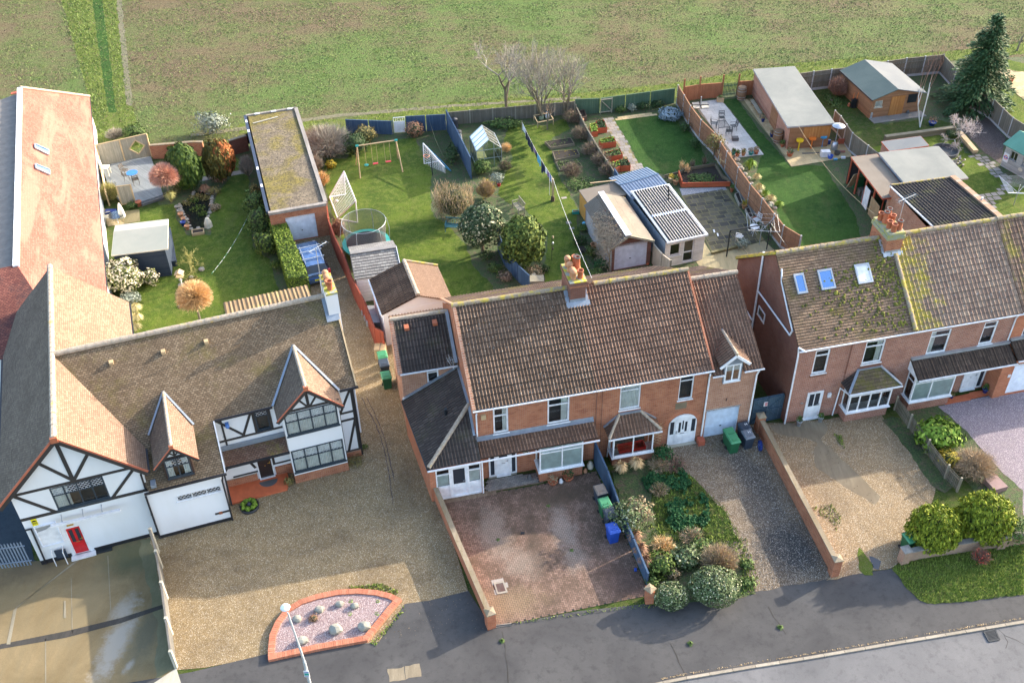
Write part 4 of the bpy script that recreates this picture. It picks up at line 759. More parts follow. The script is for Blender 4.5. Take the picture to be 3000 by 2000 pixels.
def arch(r1,z0,off=0): return [(cx-r1*math.cos(math.pi*i/N_),z0+(rz+(r1-rx))*math.sin(math.pi*i/N_)) for i in range(N_+1)]
A=arch(rx+.02,zb);B=arch(rx+.28,zb)
for i in range(N_): b.face([PF.p(*A[i],-.012),PF.p(*A[i+1],-.012),PF.p(*B[i+1],-.012),PF.p(*B[i],-.012)])
b.obj('arch_bricks','brick_orange',HR)
b=MB();A=[(cx-rx,.05)]+arch(rx,zb)+[(cx+rx,.05)];b.prism([PF.p(x,z,-.02) for x,z in A],(0,-1,0),0,.03);b.obj('door_surround','upvc',HR)
b=MB();A=arch(.42,1.75);b=MB();pbox(b,PF,cx-.42,cx+.42,.08,1.95,-.075,-.05);b.prism([PF.p(x,z,-.05) for x,z in [(cx-.42,1.93),(cx-.3,2.1),(cx,2.17),(cx+.3,2.1),(cx+.42,1.93)]],(0,-1,0),0,.025);pbox(b,PF,cx-.3,cx-.05,.2,.75,-.09,-.075);pbox(b,PF,cx+.05,cx+.3,.2,.75,-.09,-.075);dr=b.obj('door','upvc',HR)
b=MB();pbox(b,PF,cx-.25,cx-.12,1.0,1.75,-.085,-.075);b.obj('door_glass','door_glass',dr);b=MB();pbox(b,PF,cx+.12,cx+.25,1.0,1.75,-.085,-.075);b.obj('door_glass','door_glass',dr);b=MB();pbox(b,PF,cx-.04,cx+.04,1.2,1.85,-.085,-.075);b.obj('door_glass','door_glass',dr)
b=MB();pbox(b,PF,cx-.13,cx+.13,.86,.93,-.09,-.075);b.obj('letterbox','steel',dr);b=MB();pbox(b,PF,cx-.38,cx-.33,.95,1.15,-.11,-.075);b.obj('handle','steel',dr)
for s_ in (-1,1):
 b=MB();x=cx+s_*.62;pbox(b,PF,x-.11,x+.11,.9,1.85,-.062,-.052);b.obj('side_light','door_glass',HR)
MB().box(cx-.9,cx+.85,-.25,-.05,0,.07).obj('doorstep','concrete_pale',HR);MB().box(-.25,.12,-.5,-.1,0,.4).obj('meter_box','plank_red',HR)
b=MB();pl=Pl(0,-.015);pbox(b,pl,-1.7,-1.05,2.75,3.2,0,.01);b.obj('mortar_patch','concrete',HR)
b=MB()      # trellis
for i in range(7): b.bar((-2.85+i*.0,-.04,.3+i*.22),(-2.35,-.04,.6+i*.22),.02);b.bar((-2.85,-.05,.6+i*.22),(-2.35,-.05,.3+i*.22),.02)
b.obj('trellis','wood_pale',HR)
GE,GR=4.96,NR-.0;zr2=7.9;kg=(zr2-GE)/(NR-ES)
b=MB();wallq(b,PF,.02,2.9,0,4.95,[(.2,2.15,.02,2.16)]);b.face([(2.9,0,0),(2.9,9,0),(2.9,9,4.8),(2.9,NR,7.8),(2.9,0,4.8)]);b.obj('garage_wall',['brick_pale','room'],HR)
zq=lambda n: GE+kg*(n-ES)
for q_ in ([(.2,ES,GE),(.8,ES,GE),(.8,NR,zr2),(.2,NR,zr2)],[(1.94,ES,GE),(3.05,ES,GE),(3.05,NR,zr2),(1.94,NR,zr2)],[(.8,.9,zq(.9)),(1.94,.9,zq(.9)),(1.94,NR,zr2),(.8,NR,zr2)]): trf('garage_roof',HR,'rom_brown',q_,'roman',course=.33)
trf('garage_roof',HR,'rom_pink',[(3.0,9.2,GE),(3.05,9.2,GE),(3.05,NR,zr2),(3.0,NR,zr2)],'plain') if False else None
trf('garage_roof',HR,'rom_pink',[(.2,9.3,GE),(3.05,9.3,GE),(3.05,NR,zr2),(.2,NR,zr2)],'roman');rdg(HR,(.2,NR,zr2+.02),(3.1,NR,zr2+.02),.13,'ridge_old')
gutter(HR,(.15,ES-.06,GE-.04),(.8,ES-.06,GE-.04));gutter(HR,(1.96,ES-.06,GE-.04),(3.1,ES-.06,GE-.04));pipe(HR,[(2.85,ES,GE-.1),(2.8,-.07,4.4),(2.8,-.07,.02)],r=.05)
rollerdoor(HR,PF,.2,2.15,.02,2.16,'garage_blue');pipe(HR,[(1.25,-.03,2.75),(1.25,-.08,3.0)],'dark_metal',.02,'bracket')
dc=1.37;dn=-.05;b=MB();D_=Pl(0,dn);wallq(b,D_,dc-.52,dc+.52,4.15,5.6,[(dc-.45,dc+.45,4.22,5.42)],.2);b.face([D_.p(dc-.52,5.6),D_.p(dc+.52,5.6),D_.p(dc,6.1)]);b.face([(dc-.52,dn,4.2),(dc-.52,1.3,5.0),(dc-.52,1.3,5.6),(dc-.52,dn,5.6)]);b.face([(dc+.52,dn,4.2),(dc+.52,1.3,5.0),(dc+.52,1.3,5.6),(dc+.52,dn,5.6)]);b.obj('dormer_wall',['lead','room'],HR)
trf('dormer_roof',HR,'rom_brown',[(dc-.82,1.1,5.55),(dc-.82,-.22,5.55),(dc,-.22,6.22),(dc,1.85,6.22)],'roman');trf('dormer_roof',HR,'rom_pink',[(dc+.82,-.22,5.55),(dc+.82,1.1,5.55),(dc,1.85,6.22),(dc,-.22,6.22)],'roman');rdg(HR,(dc,-.24,6.26),(dc,1.8,6.26),.08,'ridge_old')
b=MB();b.bar((dc-.85,-.24,5.44),(dc,-.24,6.16),.04,.16);b.bar((dc+.85,-.24,5.44),(dc,-.24,6.16),.04,.16);b.obj('bargeboard','upvc',HR);bars(HR,D_,dc-.45,dc+.45,4.22,5.42,cols=(.5,),t=.08,cur='net',d0=.0,d1=.06)
b=MB();b.bar((dc-.86,1.15,5.6),(dc,1.95,6.28),.12,.04);b.bar((dc+.86,1.15,5.6),(dc,1.95,6.28),.12,.04);b.obj('flashing','lead',HR)
o_=W('K',98,1440);R_=Fr((o_.x,o_.y),SY);E2,Z2,N2,Y2=-.2,5.63,4.15,9.05;k2=(Y2-Z2)/(N2-E2)
H3=thing('brick_house','brown brick house with three skylights and cushions of moss on its flat tiled roof','house',(o_.x,o_.y,0),SY)
H4=thing('brick_house','brick house with yellow lichened ribbed roof and tiled canopy above its bay window','house',(o_.x,o_.y,0),SY)
H5=thing('brick_house','end brick house cut off by the right picture edge, with wide white garage door','house',(o_.x,o_.y,0),SY)
b=MB();wallq(b,PF,0,6.7,0,5.55,[(1.12,1.92,3.42,5.3),(4.12,5.3,3.42,5.3)] if False else [(R_.N('K',265,1135,0).x,R_.N('K',355,1120,0).x,3.5,5.22),(R_.N('K',570,1080,0).x,R_.N('K',690,1060,0).x,3.6,5.25)])
wa,wb=R_.N('K',265,1135,0).x,R_.N('K',355,1120,0).x;wc,wd=R_.N('K',570,1080,0).x,R_.N('K',690,1060,0).x
b.obj('wall',['brick_multi','room'],H3);b=MB();b.face([(0,8.6,0),(0,0,0),(0,0,5.6),(0,N2,9.0),(0,8.6,5.6)]);b.face([(6.7,8.6,0),(0,8.6,0),(0,8.6,5.5),(6.7,8.6,5.5)]);b.obj('gable_wall','brick_dark',H3)
trf('roof_front',H3,'tile_brown',[(-.1,E2,Z2),(6.7,E2,Z2),(6.7,N2,Y2),(-.1,N2,Y2)],'flat',course=.16);trf('roof_back',H3,'tile_brown',[(-.1,8.7,Z2-.1),(6.7,8.7,Z2-.1),(6.7,N2,Y2),(-.1,N2,Y2)],'flat',course=.16)
rdg(H3,(-.1,N2,Y2+.02),(6.0,N2,Y2+.02),.13);b=MB();b.bar((-.06,N2,Y2+.04),(-.06,8.7,Z2-.02),.2,.16);b.obj('mossy_verge','moss_edge',H3)
MD['moss_edge']=lambda t:t.fin(t.mix(t.ramp(t.noise(4,4,.8),[(.4,0),(.6,1)]),(.22,.2,.1),(.5,.4,.03)),.95,t.noise(20),.8,.04)
bars(H3,PF,wa,wb,3.5,5.22,rows=(.76,),t=.09,cur=None);bars(H3,PF,wc,wd,3.6,5.25,rows=(.74,),t=.09,cur='right')
for x0,x1 in ((wa,wb),(wc,wd)): MB().box(x0-.05,x1+.05,-.06,0,3.33,3.44).obj('brick_sill','brick_dark',H3)
gutter(H3,(-.12,E2-.06,Z2-.03),(6.7,E2-.06,Z2-.03));pipe(H3,[(.25,E2-.1,Z2-.05),(-.12,-.1,Z2+.15),(-.05,-.08,5.2),(0,-.07,.02)],r=.05)
def gp(*q): return [tuple(R_.U('J',x,y,-.08)) for x,y in q]
pipe(H3,gp((1535,-30),(1490,260),(1435,600)),'upvc',.06,'soil_pipe');pipe(H3,gp((1490,265),(1735,605),(1755,570),(1715,400),(1672,200),(1674,100)),'upvc',.05);pipe(H3,gp((1385,385),(1445,490)),'upvc',.05)
pl=Pl(0,0,(0,-1),(1,0));a=R_.U('J',1505,380,0);b_=R_.U('J',1530,500,0);bars(H3,Pl(0,0,(0,-1),(1,0)),-a.y-.05,-b_.y+.15,b_.z,a.z,t=.05,d0=-.06,d1=0,name='window',glass='door_glass')
def sky(q,lab=None):
 P=[slp(R_,'K',*p,E2,Z2,k2) for p in q];x0=(P[0].x+P[3].x)/2;x1=(P[1].x+P[2].x)/2;n1=(P[0].y+P[1].y)/2;n0=(P[2].y+P[3].y)/2;b=MB()
 f=lambda x,n,d:(x-0,n-d*math.sin(math.atan(k2)),Z2+k2*(n-E2)+d*math.cos(math.atan(k2)));t=.09
 for (a0,a1,c0,c1) in ((x0,x1,n0,n0+t),(x0,x1,n1-t,n1),(x0,x0+t,n0+t,n1-t),(x1-t,x1,n0+t,n1-t)):
  A=[f(a0,c0,.12),f(a1,c0,.12),f(a1,c1,.12),f(a0,c1,.12)];B=[f(a0,c0,0),f(a1,c0,0),f(a1,c1,0),f(a0,c1,0)];b.face(A)
  for i in range(4): b.face([B[i],B[(i+1)%4],A[(i+1)%4],A[i]])
 fr=b.obj('skylight','galv',H3);b=MB();b.face([f(x0+t,n0+t,.09),f(x1-t,n0+t,.09),f(x1-t,n1-t,.09),f(x0+t,n1-t,.09)]);b.obj('pane','rooflight' if not lab else 'white',fr)
 if lab: fr['label']=lab
sky([(150,530),(215,525),(240,645),(180,655)]);sky([(297,505),(385,497),(412,615),(325,632)]);sky([(525,475),(615,460),(638,578),(548,595)],'skylight with white blind')
b=MB();rr=random.Random(11);n=0
while n<620:
 x=rr.uniform(.6,6.6);m_=rr.uniform(0,4.2);dens=max(0,(x-2)/5)*(.9 if m_>1.2 else .5)+.05
 if rr.random()>dens or (m_>3.2 and x<5.6) : continue
 h_=rr.uniform(.02,.07)*(1 if rr.random()<.9 else 1.6);c=Vector((x,m_-.0,Z2+k2*(m_-E2)+.04));b.lathe(c,[(h_*1.2,-.04),(h_*1.1,h_*.35),(h_*.5,h_*.75),(.001,h_*.8)],6);n+=1
b.obj('moss_cushions','moss',H3,True)['kind']='stuff'
c0=slp(R_,'K',712,408,E2,Z2,k2);c1=slp(R_,'K',800,388,E2,Z2,k2);x0,x1,y0=c0.x,c1.x,c0.y;zt=R_.N('K',737,290,y0-.05).z;y1=y0+1.75
x0,x1=c0.x,c0.x+.95
ch=MB().box(x0,x1,y0,y1,6.5,zt-.4).obj('chimney','brick',H3);MB().box(x0-.06,x1+.06,y0-.06,y1+.06,zt-.4,zt-.2).obj('corbel','cap_grey',ch);MB().box(x0-.02,x1+.02,y0-.02,y1+.02,zt-.2,zt).obj('mortar_cap','cap_grey',ch)
MD['cap_grey']=lambda t:t.fin(t.mix(t.ramp(t.noise(4,4,.7),[(.45,0),(.6,1)]),(.26,.27,.2),(.3,.29,.08)),.95,t.noise(20),.5,.03)
pots(ch,[(x0+.2,y1-.3,.4,'open'),(x0+.32,y1-.62,.62,'tall'),(x1-.25,y1-.25,.55,'tall'),(x1-.25,y1-.7,.42,'open'),(x0+.28,y0+.6,.4,'open'),(x0+.35,y0+.22,.42,'open'),(x1-.2,y0+.35,.5,'tall')],zt)
b=MB()
def on2(x,n,dz=.07): return (x,n,Z2+k2*(n-E2)+dz)
b.face([on2(x0-.1,y0-.18),on2(x1+.12,y0-.18),on2(x1+.12,y0,.1),on2(x0-.1,y0,.1)]);b.face([on2(x0-.15,y0,.08),on2(x0,y0,.08),on2(x0,N2-.1,.08),on2(x0-.15,N2-.1,.08)]);b.face([on2(x0-.005,y0-.01,.0),on2(x1+.005,y0-.01,.0),on2(x1+.005,y0-.01,.22),on2(x0-.005,y0-.01,.22)]);b.obj('chimney_flashing','galv',H3)
aerial(H3,(x1+.08,y0+.9,zt-1.0),2.6,yaw=20,n=8,L=1.4)
dx0,dx1=R_.N('K',205,1430,0).x,R_.N('K',300,1415,0).x
door(H3,Pl(0,-.07),dx0,dx1,.03,2.12,glz=((.12,.46,.48,.95),(.54,.88,.48,.95)),panels=((.15,.85,.08,.4),),letter=False)
b=MB();b.box(2.35,2.55,-.12,-.02,1.55,1.85);b.obj('wall_lamp','white',H3);MB().lathe((.85,-.02,1.4),[(.001,-.0),(.1,0.0)],8).obj('bell','stone',H3)
bx=[R_.N('K',475,1390,-.75).x,R_.N('K',730,1345,-.75).x]
bay(H3,bx[0],bx[1],-.75,.72,2.42,'upvc',(.25,.5,.75),(.72,),None,'brick_multi',t=.08)
ex=[(bx[0]-.3,-1.02,2.48),(bx[1]+.3,-1.02,2.48)];tp=[(bx[0]+.6,-.03,3.25),(bx[1]-.65,-.03,3.25)]
trf('bay_roof',H3,'bay_moss',[ex[0],ex[1],tp[1],tp[0]],'flat',course=.2);trf('bay_roof',H3,'rom_dark',[(ex[0][0],-.01,2.48),ex[0],tp[0]],'flat',course=.2);trf('bay_roof',H3,'rom_dark',[ex[1],(ex[1][0],-.01,2.48),tp[1]],'flat',course=.2)
MD['bay_moss']=tiles((.12,.09,.06),(.2,.15,.1),(.05,.04,.03),.3,.2,None,.5,3,(.11,.1,.025),.85,1.2,mpos=(.42,.55))
b=MB()
for p,q in ((ex[0],tp[0]),(ex[1],tp[1])): b.bar(Vector(p)+Vector((0,0,.05)),Vector(q)+Vector((0,0,.05)),.14,.05)
b.bar((tp[0][0],-.06,3.3),(tp[1][0],-.06,3.3),.12,.08);b.obj('flashing','lead',H3);gutter(H3,(ex[0][0]-.04,-1.08,2.45),(ex[1][0]+.04,-1.08,2.45));pipe(H3,[(ex[0][0]+.05,-1.0,2.4),(ex[0][0]-.05,-.15,2.2),(ex[0][0]-.1,-.1,.05)],r=.04)
pipe(H3,[(3.15,-.03,5.4),(3.15,-.03,.3)],'brick_dark',.02,'cable')
w1=(R_.N('K',965,1015,0).x,R_.N('K',1085,1000,0).x);w2=(R_.N('K',1285,960,0).x,R_.N('K',1370,945,0).x)
b=MB();wallq(b,PF,6.7,13.25,0,5.55,[(w1[0],w1[1],3.5,5.2),(w2[0],w2[1],3.55,5.2)]);b.face([(13.25,8.6,0),(6.7,8.6,0),(6.7,8.6,5.4),(13.25,8.6,5.4)]);b.face([(13.24,0,0),(13.24,8.6,0),(13.24,8.6,5.4),(13.24,0,5.4)]);b.obj('wall',['brick_multi','room'],H4)
trf('roof_front',H4,'rom_moss',[(6.72,E2,Z2+.02),(13.3,E2,Z2+.02),(13.3,N2,Y2+.02),(6.72,N2,Y2+.02)],'roman',roll=.245);trf('roof_back',H4,'rom_pink',[(6.72,8.7,Z2),(13.3,8.7,Z2),(13.3,N2,Y2+.02),(6.72,N2,Y2+.02)],'roman',roll=.245)
def rmoss_(t):
 co=t.co('UV');c,fa=t.brick(co,.245,.35,.01,(.25,.16,.12),(.4,.28,.2),(.05,.035,.03));sp=t.n('SeparateXYZ');t.L(co,sp.inputs[0]);n=t.noise(1.1,5,.7,co);n2=t.noise(7,4,.8,co);n3=t.noise(.5,4,.6,co)
 g=t.math('SUBTRACT',t.math('ADD',n,.14),t.math('MULTIPLY',sp.outputs[0],.11));x=t.mix(t.ramp(n3,[(.4,.45),(.6,0)]),c,(.12,.085,.07));x=t.mix(t.ramp(n2,[(.35,.5),(.6,0)]),x,(.1,.08,.06));x=t.mix(t.math('MULTIPLY',t.ramp(g,[(.45,0),(.6,1)]),t.ramp(n2,[(.4,.2),(.52,.95)])),x,(.36,.29,.04));v=t.voro(5,co=co,out='Distance');x=t.mix(t.ramp(v,[(.13,.7),(.16,0)]),x,(.45,.42,.38));return t.fin(x,.9,n2,.5,.01,spec=.2)
MD['rom_moss']=rmoss_
rdg(H4,(7.6,N2,Y2+.04),(13.3,N2,Y2+.04),.13);rdg(H4,(6.72,E2,Z2+.1),(6.72,N2-.9,Y2-.62),.11,'ridge','verge_tiles')
bars(H4,PF,w1[0],w1[1],3.5,5.2,rows=(.74,),t=.09,cur='left');bars(H4,PF,w2[0],w2[1],3.55,5.2,rows=(.74,),t=.09,cur=None)
gutter(H4,(6.7,E2-.06,Z2-.03),(13.35,E2-.06,Z2-.03));pipe(H4,[(13.1,E2,Z2-.1),(13.1,-.06,5.2),(13.1,-.06,3.6)],r=.04)
bx=[R_.N('K',860,1310,-.75).x,R_.N('K',1110,1265,-.75).x]
bay(H4,bx[0],bx[1],-.8,.72,2.62,'upvc',(.45,),(.73,),'blind','brick_multi')
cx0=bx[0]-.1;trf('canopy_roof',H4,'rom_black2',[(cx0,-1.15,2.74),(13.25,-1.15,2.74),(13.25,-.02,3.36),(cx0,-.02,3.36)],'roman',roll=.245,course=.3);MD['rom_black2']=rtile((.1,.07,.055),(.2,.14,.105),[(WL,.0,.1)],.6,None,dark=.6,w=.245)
b=MB();b.bar((cx0,-.06,3.44),(13.25,-.06,3.44),.2,.14);b.obj('flashing','galv',H4);gutter(H4,(cx0,-1.22,2.72),(13.3,-1.22,2.72));b=MB();b.face([(cx0,-1.15,2.62),(cx0,0,2.62),(cx0,0,3.3)]);b.obj('canopy_cheek','upvc',H4)
d0,d1=R_.N('K',1168,1250,-.05).x,R_.N('K',1300,1225,-.05).x
bars(H4,PF,d1-.42,d1,.12,2.3,t=.07,d0=-.05,d1=0,sill=0,name='side_light',glass='door_glass');door(H4,Pl(0,-.08),d0,d1-.42,.1,2.3,glz=((.15,.85,.6,.93),),panels=((.15,.45,.08,.45),(.55,.85,.08,.45)),label='white front door under the tiled canopy')
px0=R_.N('K',1372,1265,-.95).x;MB().box(px0,px0+.5,-1.0,-.0,0,2.7).obj('porch_pier','brick_orange',H4)
b=MB();wallq(b,PF,13.25,22,0,5.55,[(13.95,15.1,3.6,5.25)]);b.obj('wall',['brick_orange','room'],H5);trf('roof_front',H5,'rom_pink',[(13.3,E2,Z2+.06),(22,E2,Z2+.06),(22,N2,Y2+.06),(13.3,N2,Y2+.06)],'roman',roll=.245);trf('roof_back',H5,'rom_pink',[(13.3,8.7,Z2),(22,8.7,Z2),(22,N2,Y2+.06),(13.3,N2,Y2+.06)],'roman',roll=.245);rdg(H5,(13.3,N2,Y2+.08),(22,N2,Y2+.08),.13)
bars(H5,PF,13.95,15.1,3.6,5.25,rows=(.74,),t=.09);gutter(H5,(13.3,E2-.06,Z2+.03),(22,E2-.06,Z2+.03))
b=MB();wallq(b,Pl(0,-.95),px0+.52,22,0,2.7,[(px0+.85,18.5,.05,2.3)]);b.obj('garage_front',['brick_orange','room'],H5);rollerdoor(H5,Pl(0,-.95),px0+.85,18.5,.05,2.3,'garage_white',.1);trf('canopy_roof',H5,'rom_black2',[(13.28,-1.15,2.92),(22,-1.15,2.92),(22,-.02,3.54),(13.28,-.02,3.54)],'roman',roll=.245,course=.3);b=MB();b.bar((13.28,-.06,3.62),(22,-.06,3.62),.2,.14);b.obj('flashing','galv',H5);gutter(H5,(13.28,-1.22,2.88),(22,-1.22,2.88));MB().box(px0+.6,px0+.78,-.98,-.95,1.5,1.7).obj('house_number_plate','white',H5)
trf('rear_roof',H3,'rom_pink',[(1.8,11.6,3.4),(1.8,8.7,4.6),(8,8.7,4.6),(8,11.6,3.4)],'roman',roll=.245)
b=MB();b.box(1.9,8,8.6,11.4,0,3.4);b.obj('rear_wall','brick_dark',H3)
o_=W('C',210,1490);TY=18.4;T_=Fr((o_.x,o_.y),TY);TL=(o_.x,o_.y,0)
HA=thing('village_hall','white timbered gabled hall with red front door and long red tiled wing behind','hall',TL,TY)
HU=thing('timbered_house','black and white timbered house with two gabled dormers and white chimney beside gravel drive','house',TL,TY)
q0=.3;P0=Pl(0,q0);RX,RZ,RE=-6.65,8.35,5.1
wl,wr=-9.55,-3.5
b=MB();wn=(-7.8,-5.32,3.5,5.02);wallq(b,P0,wl,wr,0,RE,[(-7.93,-7.14,.02,2.1),wn]);gable(b,P0,[(wl,RE),(wr,RE),(RX,RZ-.15)]);b.face([(wl,14.2,0),(wl,q0,0),(wl,q0,RE),(wl,14.2,RE)]);b.face([(wr,q0,0),(wr,14.2,0),(wr,14.2,RE),(wr,q0,RE)]);b.face([(wr,14.2,0),(wl,14.2,0),(wl,14.2,RE),(RX,14.2,RZ-.15),(wr,14.2,RE)]);b.obj('wall',['render','room'],HA)
kk=(RZ-4.95)/(RX+3.2)*-1
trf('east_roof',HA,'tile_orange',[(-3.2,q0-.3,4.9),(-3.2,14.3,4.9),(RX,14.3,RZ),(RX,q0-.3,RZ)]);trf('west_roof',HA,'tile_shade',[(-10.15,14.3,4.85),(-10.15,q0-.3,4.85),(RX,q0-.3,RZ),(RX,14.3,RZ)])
rdg(HA,(RX,q0-.32,RZ+.02),(RX,14.35,RZ+.02),.15,'ridge_old')
b=MB();b.bar((-10.15,q0-.33,4.86),(RX-.05,q0-.33,RZ-.02),.05,.1);b.bar((-3.2,q0-.33,4.9),(RX+.05,q0-.33,RZ-.02),.05,.1);b.obj('verge_tiles','fascia_red',HA)
b=MB();b.bar((-10.1,q0-.3,4.68),(RX,q0-.3,RZ-.2),.06,.2);b.bar((-3.25,q0-.302,4.7),(RX,q0-.302,RZ-.2),.06,.2);b.obj('bargeboard','timber',HA)
MB().box(RX-.16,RX+.16,q0-.4,q0-.2,RZ-.22,RZ+.1).obj('finial_tile','terra',HA)
def tn(q,n=q0): return [ (T_.N('Q',x,y,n).x,T_.N('Q',x,y,n).z) for x,y in q]
def tsegs(q,n=q0):
 r_=[]
 for a in q:
  p,s=T_.N('Q',a[0],a[1],n),T_.N('Q',a[2],a[3],n);r_.append((p.x,p.z,s.x,s.z)+tuple(a[4:]))
 return r_
timbers(HA,P0,[(wl,5.15,-3.72,5.1,.15),(wl,3.42,-3.55,3.36,.18)]+tsegs([(545,110,745,540,.18),(920,225,755,540,.16),(350,350,740,540,.16),(130,705,560,860,.16),(1370,415,1145,725,.15)]))
bars(HA,P0,*wn,frame='win_frame',cols=(.25,.5,.75),rows=(.62,),t=.07,lead=[(.62,1.0)],cur='left',sill=.1,d0=.0,d1=.08)
P_('win_frame',(.03,.045,.06),.5)
d=door(HA,P0,-7.93,-7.14,.05,2.1,'door_red',((.14,.4,.45,.92),(.6,.86,.45,.92)),'white',handle='brass',panels=((.15,.42,.06,.3),(.58,.85,.06,.3)),label='red front door with two narrow lights');P_('brass',(.7,.45,.12),.3,.8)
MB().box(-7.62,-7.45,q0+.0,q0+.02,1.35,1.5).obj('notice','white',d) if False else None
b=MB();b.box(-8.1,-6.9,q0-.35,q0,0,.08);b.obj('doorstep','white',HA);b=MB();b.box(-6.9,-6.1,q0-.3,q0,0,.05);b.obj('drain_grating','dark_metal',HA)
MB().box(wl,-8.05,q0-.04,q0,0,.28).obj('plinth','black',HA);MB().box(-6.95,wr,q0-.04,q0,0,.22).obj('plinth','black',HA)
a=tn([(308,945),(395,995)]);sg=MB();pbox(sg,P0,a[0][0],a[1][0],a[1][1],a[0][1],-.03,0);so_=sg.obj('warning_sign','yellow_sign',HA);P_('yellow_sign',(.85,.72,.02),.4)
cx,cz=(a[0][0]+a[1][0])/2,(a[0][1]+a[1][1])/2+.05;b=MB();b.prism([P0.p(cx+.11*math.cos(math.pi*i/6),cz+.1*math.sin(math.pi*i/6),-.03) for i in range(7)],(0,-1,0),0,.004);b.obj('emblem','dark_metal',so_)
b=MB();
for i,l in enumerate((.13,.1,.12)): pbox(b,P0,cx-l,cx+l,cz-.07-i*.05,cz-.05-i*.05,-.035,-.03)
b.obj('lettering','dark_metal',so_)
b=MB();A=(-9.1,-8.17,1.33,2.72)
pbox(b,P0,A[0]-.06,A[0],A[2],A[3],-.09,0);pbox(b,P0,A[1],A[1]+.06,A[2],A[3],-.09,0);pbox(b,P0,A[0]-.06,A[1]+.06,A[3],A[3]+.06,-.09,0);pbox(b,P0,A[0]-.06,A[1]+.06,A[2]-.06,A[2],-.09,0);nb=b.obj('notice_board','garage_white',HA)
b=MB();b.face([P0.p(A[0],A[2],-.05),P0.p(A[1],A[2],-.05),P0.p(A[1],A[3]-.08,-.05),P0.p(A[1]-.15,A[3]-.06,-.06),P0.p(A[0]+.45,A[3]-.28,-.05),P0.p(A[0],A[3]-.35,-.05)]);b.obj('loose_sheet','white',nb);b=MB();quad(b,P0,A[0],A[1],A[2],A[3],-.02);b.obj('backing','galv',nb)
b=MB();b.bar((-8.3,q0-.45,2.95),(-5.0,q0-.45,2.88),.16,.12);lb=b.obj('sign_light','white',HA)
for x in (-7.75,-6.75,-5.85): b=MB();b.tube((x,q0,3.15),(x,q0-.4,3.0),.025,.025,6);b.obj('lamp_arm','steel',lb)
b=MB();b.box(-7.72,-7.4,q0-.08,q0,2.28,2.36);b.obj('house_plaque','brass',HA)
pipe(HA,[(-9.55,q0-.08,2.75),(-9.27,q0-.08,2.75),(-9.33,q0-.08,.05)],'black',.045);pipe(HA,[(-3.6,q0-.1,4.6),(-3.62,q0-.1,3.4),(-3.75,q0-.1,1.6)],'black',.05)
strip(HA,(-3.17,q0-.3,4.82),(-3.17,14.2,4.82),.1,.1,'black','gutter');strip(HA,(-10.2,q0-.3,4.78),(-10.2,11.5,4.78),.1,.1,'black','gutter')
LX,LZ=-8.85,6.95;ex_,ez_=-4.75,2.9
trf('long_roof',HA,'tile_red',[(ex_,14.2,ez_),(ex_,46.6,ez_),(LX,41.2,LZ),(LX,17.3,LZ),(-7.72,14.2,5.83)]);
b=MB();b.face([(-4.95,14,0),(-4.95,46,0),(-4.95,46,2.95),(-4.95,14,2.95)]);b.face([(-4.95,46,0),(-14,33.5,0),(-14,33.5,3),(LX,41.1,6.8),(-4.95,46,2.95)]);b.obj('long_wall','render',HA);strip(HA,(ex_,14.2,ez_-.05),(ex_,46.5,ez_-.05),.1,.1,'dark_metal','gutter')
b=MB()
b.bar((LX-.05,17.2,LZ+.0),(LX-.05,41.2,LZ+.0),.34,.16);b.obj('ridge_capping','white',HA);rdg(HA,(ex_,46.55,ez_+.08),(LX,41.2,LZ+.08),.1,'ridge_old','verge_tiles')
trf('flat_wing_roof',HA,'wing_sheet',[(-24,17.3,6.0),(-24,36,6.0),(LX-.2,41,6.6),(LX-.2,17.3,6.6)],'corr',roll=1.0);P_('wing_sheet',(.2,.18,.16),.9)
b=MB();b.face([(LX-.2,17.3,6.5),(LX-.2,41,6.5),(LX-.2,41,LZ),(LX-.2,17.3,LZ)]);b.obj('upstand','fascia_red',HA)
b=MB();b.bar((-24,17.3,6.4),(LX-.15,17.3,6.75),.5,.12);b.obj('flashing','white',HA)
trf('south_roof',HA,'tile_purple',[(-24,11.6,4.8),(-9.9,11.6,4.8),(-9.1,14.3,5.83),(-7.7,14.3,5.83),(LX,17.3,6.98),(-24,17.3,6.98)])
b=MB();wallq(b,Pl(0,11.75),-24,-9.5,0,4.8);b.obj('side_wall','render',HA)
def lpt(v,x,y,d=.0):
 kx=(LZ-ez_)/(LX-ex_);o=T_.l(CO);dd=T_.l(CO+ray(v,x,y))-o;t=(ez_+kx*(o.x-ex_)-o.z)/(dd.z-kx*dd.x);return o+dd*t+Vector((.7,0,.7))*d
VW['Z']=(0,240,.25506);VW['Y']=(0,750,.26786)
for q in (((395,725),(550,795),(545,845),(395,770)),((400,955),(562,1020),(560,1075),(405,1005))):
 P=[lpt('Z',*p,.1) for p in q];b=MB();c=sum(P,Vector())/4
 for i in range(4): b.bar(P[i],P[(i+1)%4],.09,.1)
 fr=b.obj('skylight','galv',HA);b=MB();b.face([p*.97+c*.03 for p in P]);b.obj('pane','rooflight',fr)
rr=random.Random(4)
for q in ((160,120),(205,125),(150,160),(140,185),(130,215),(125,235),(135,298),(40,470),(80,465),(20,480),(190,390)):
 o=T_.l(CO);dd=T_.l(CO+ray('Z',*q))-o;t=(6.5-o.z)/dd.z;p=o+dd*t;p.z=6.42+(p.x-LX)*.14+.12;b=MB();b.bar(p+Vector((-.22,rr.uniform(-.1,.1),0)),p+Vector((.22,rr.uniform(-.1,.1),.04)),.3,.05);b.obj('loose_tile','tile_bit',HA)
P_('tile_bit',(.6,.13,.06),.7)
kh=.733;ZE2=5.25;NE=2.15;NR2=6.33;ZR2=ZE2+kh*(NR2-NE)
def zf(n): return ZE2+kh*(n-NE)
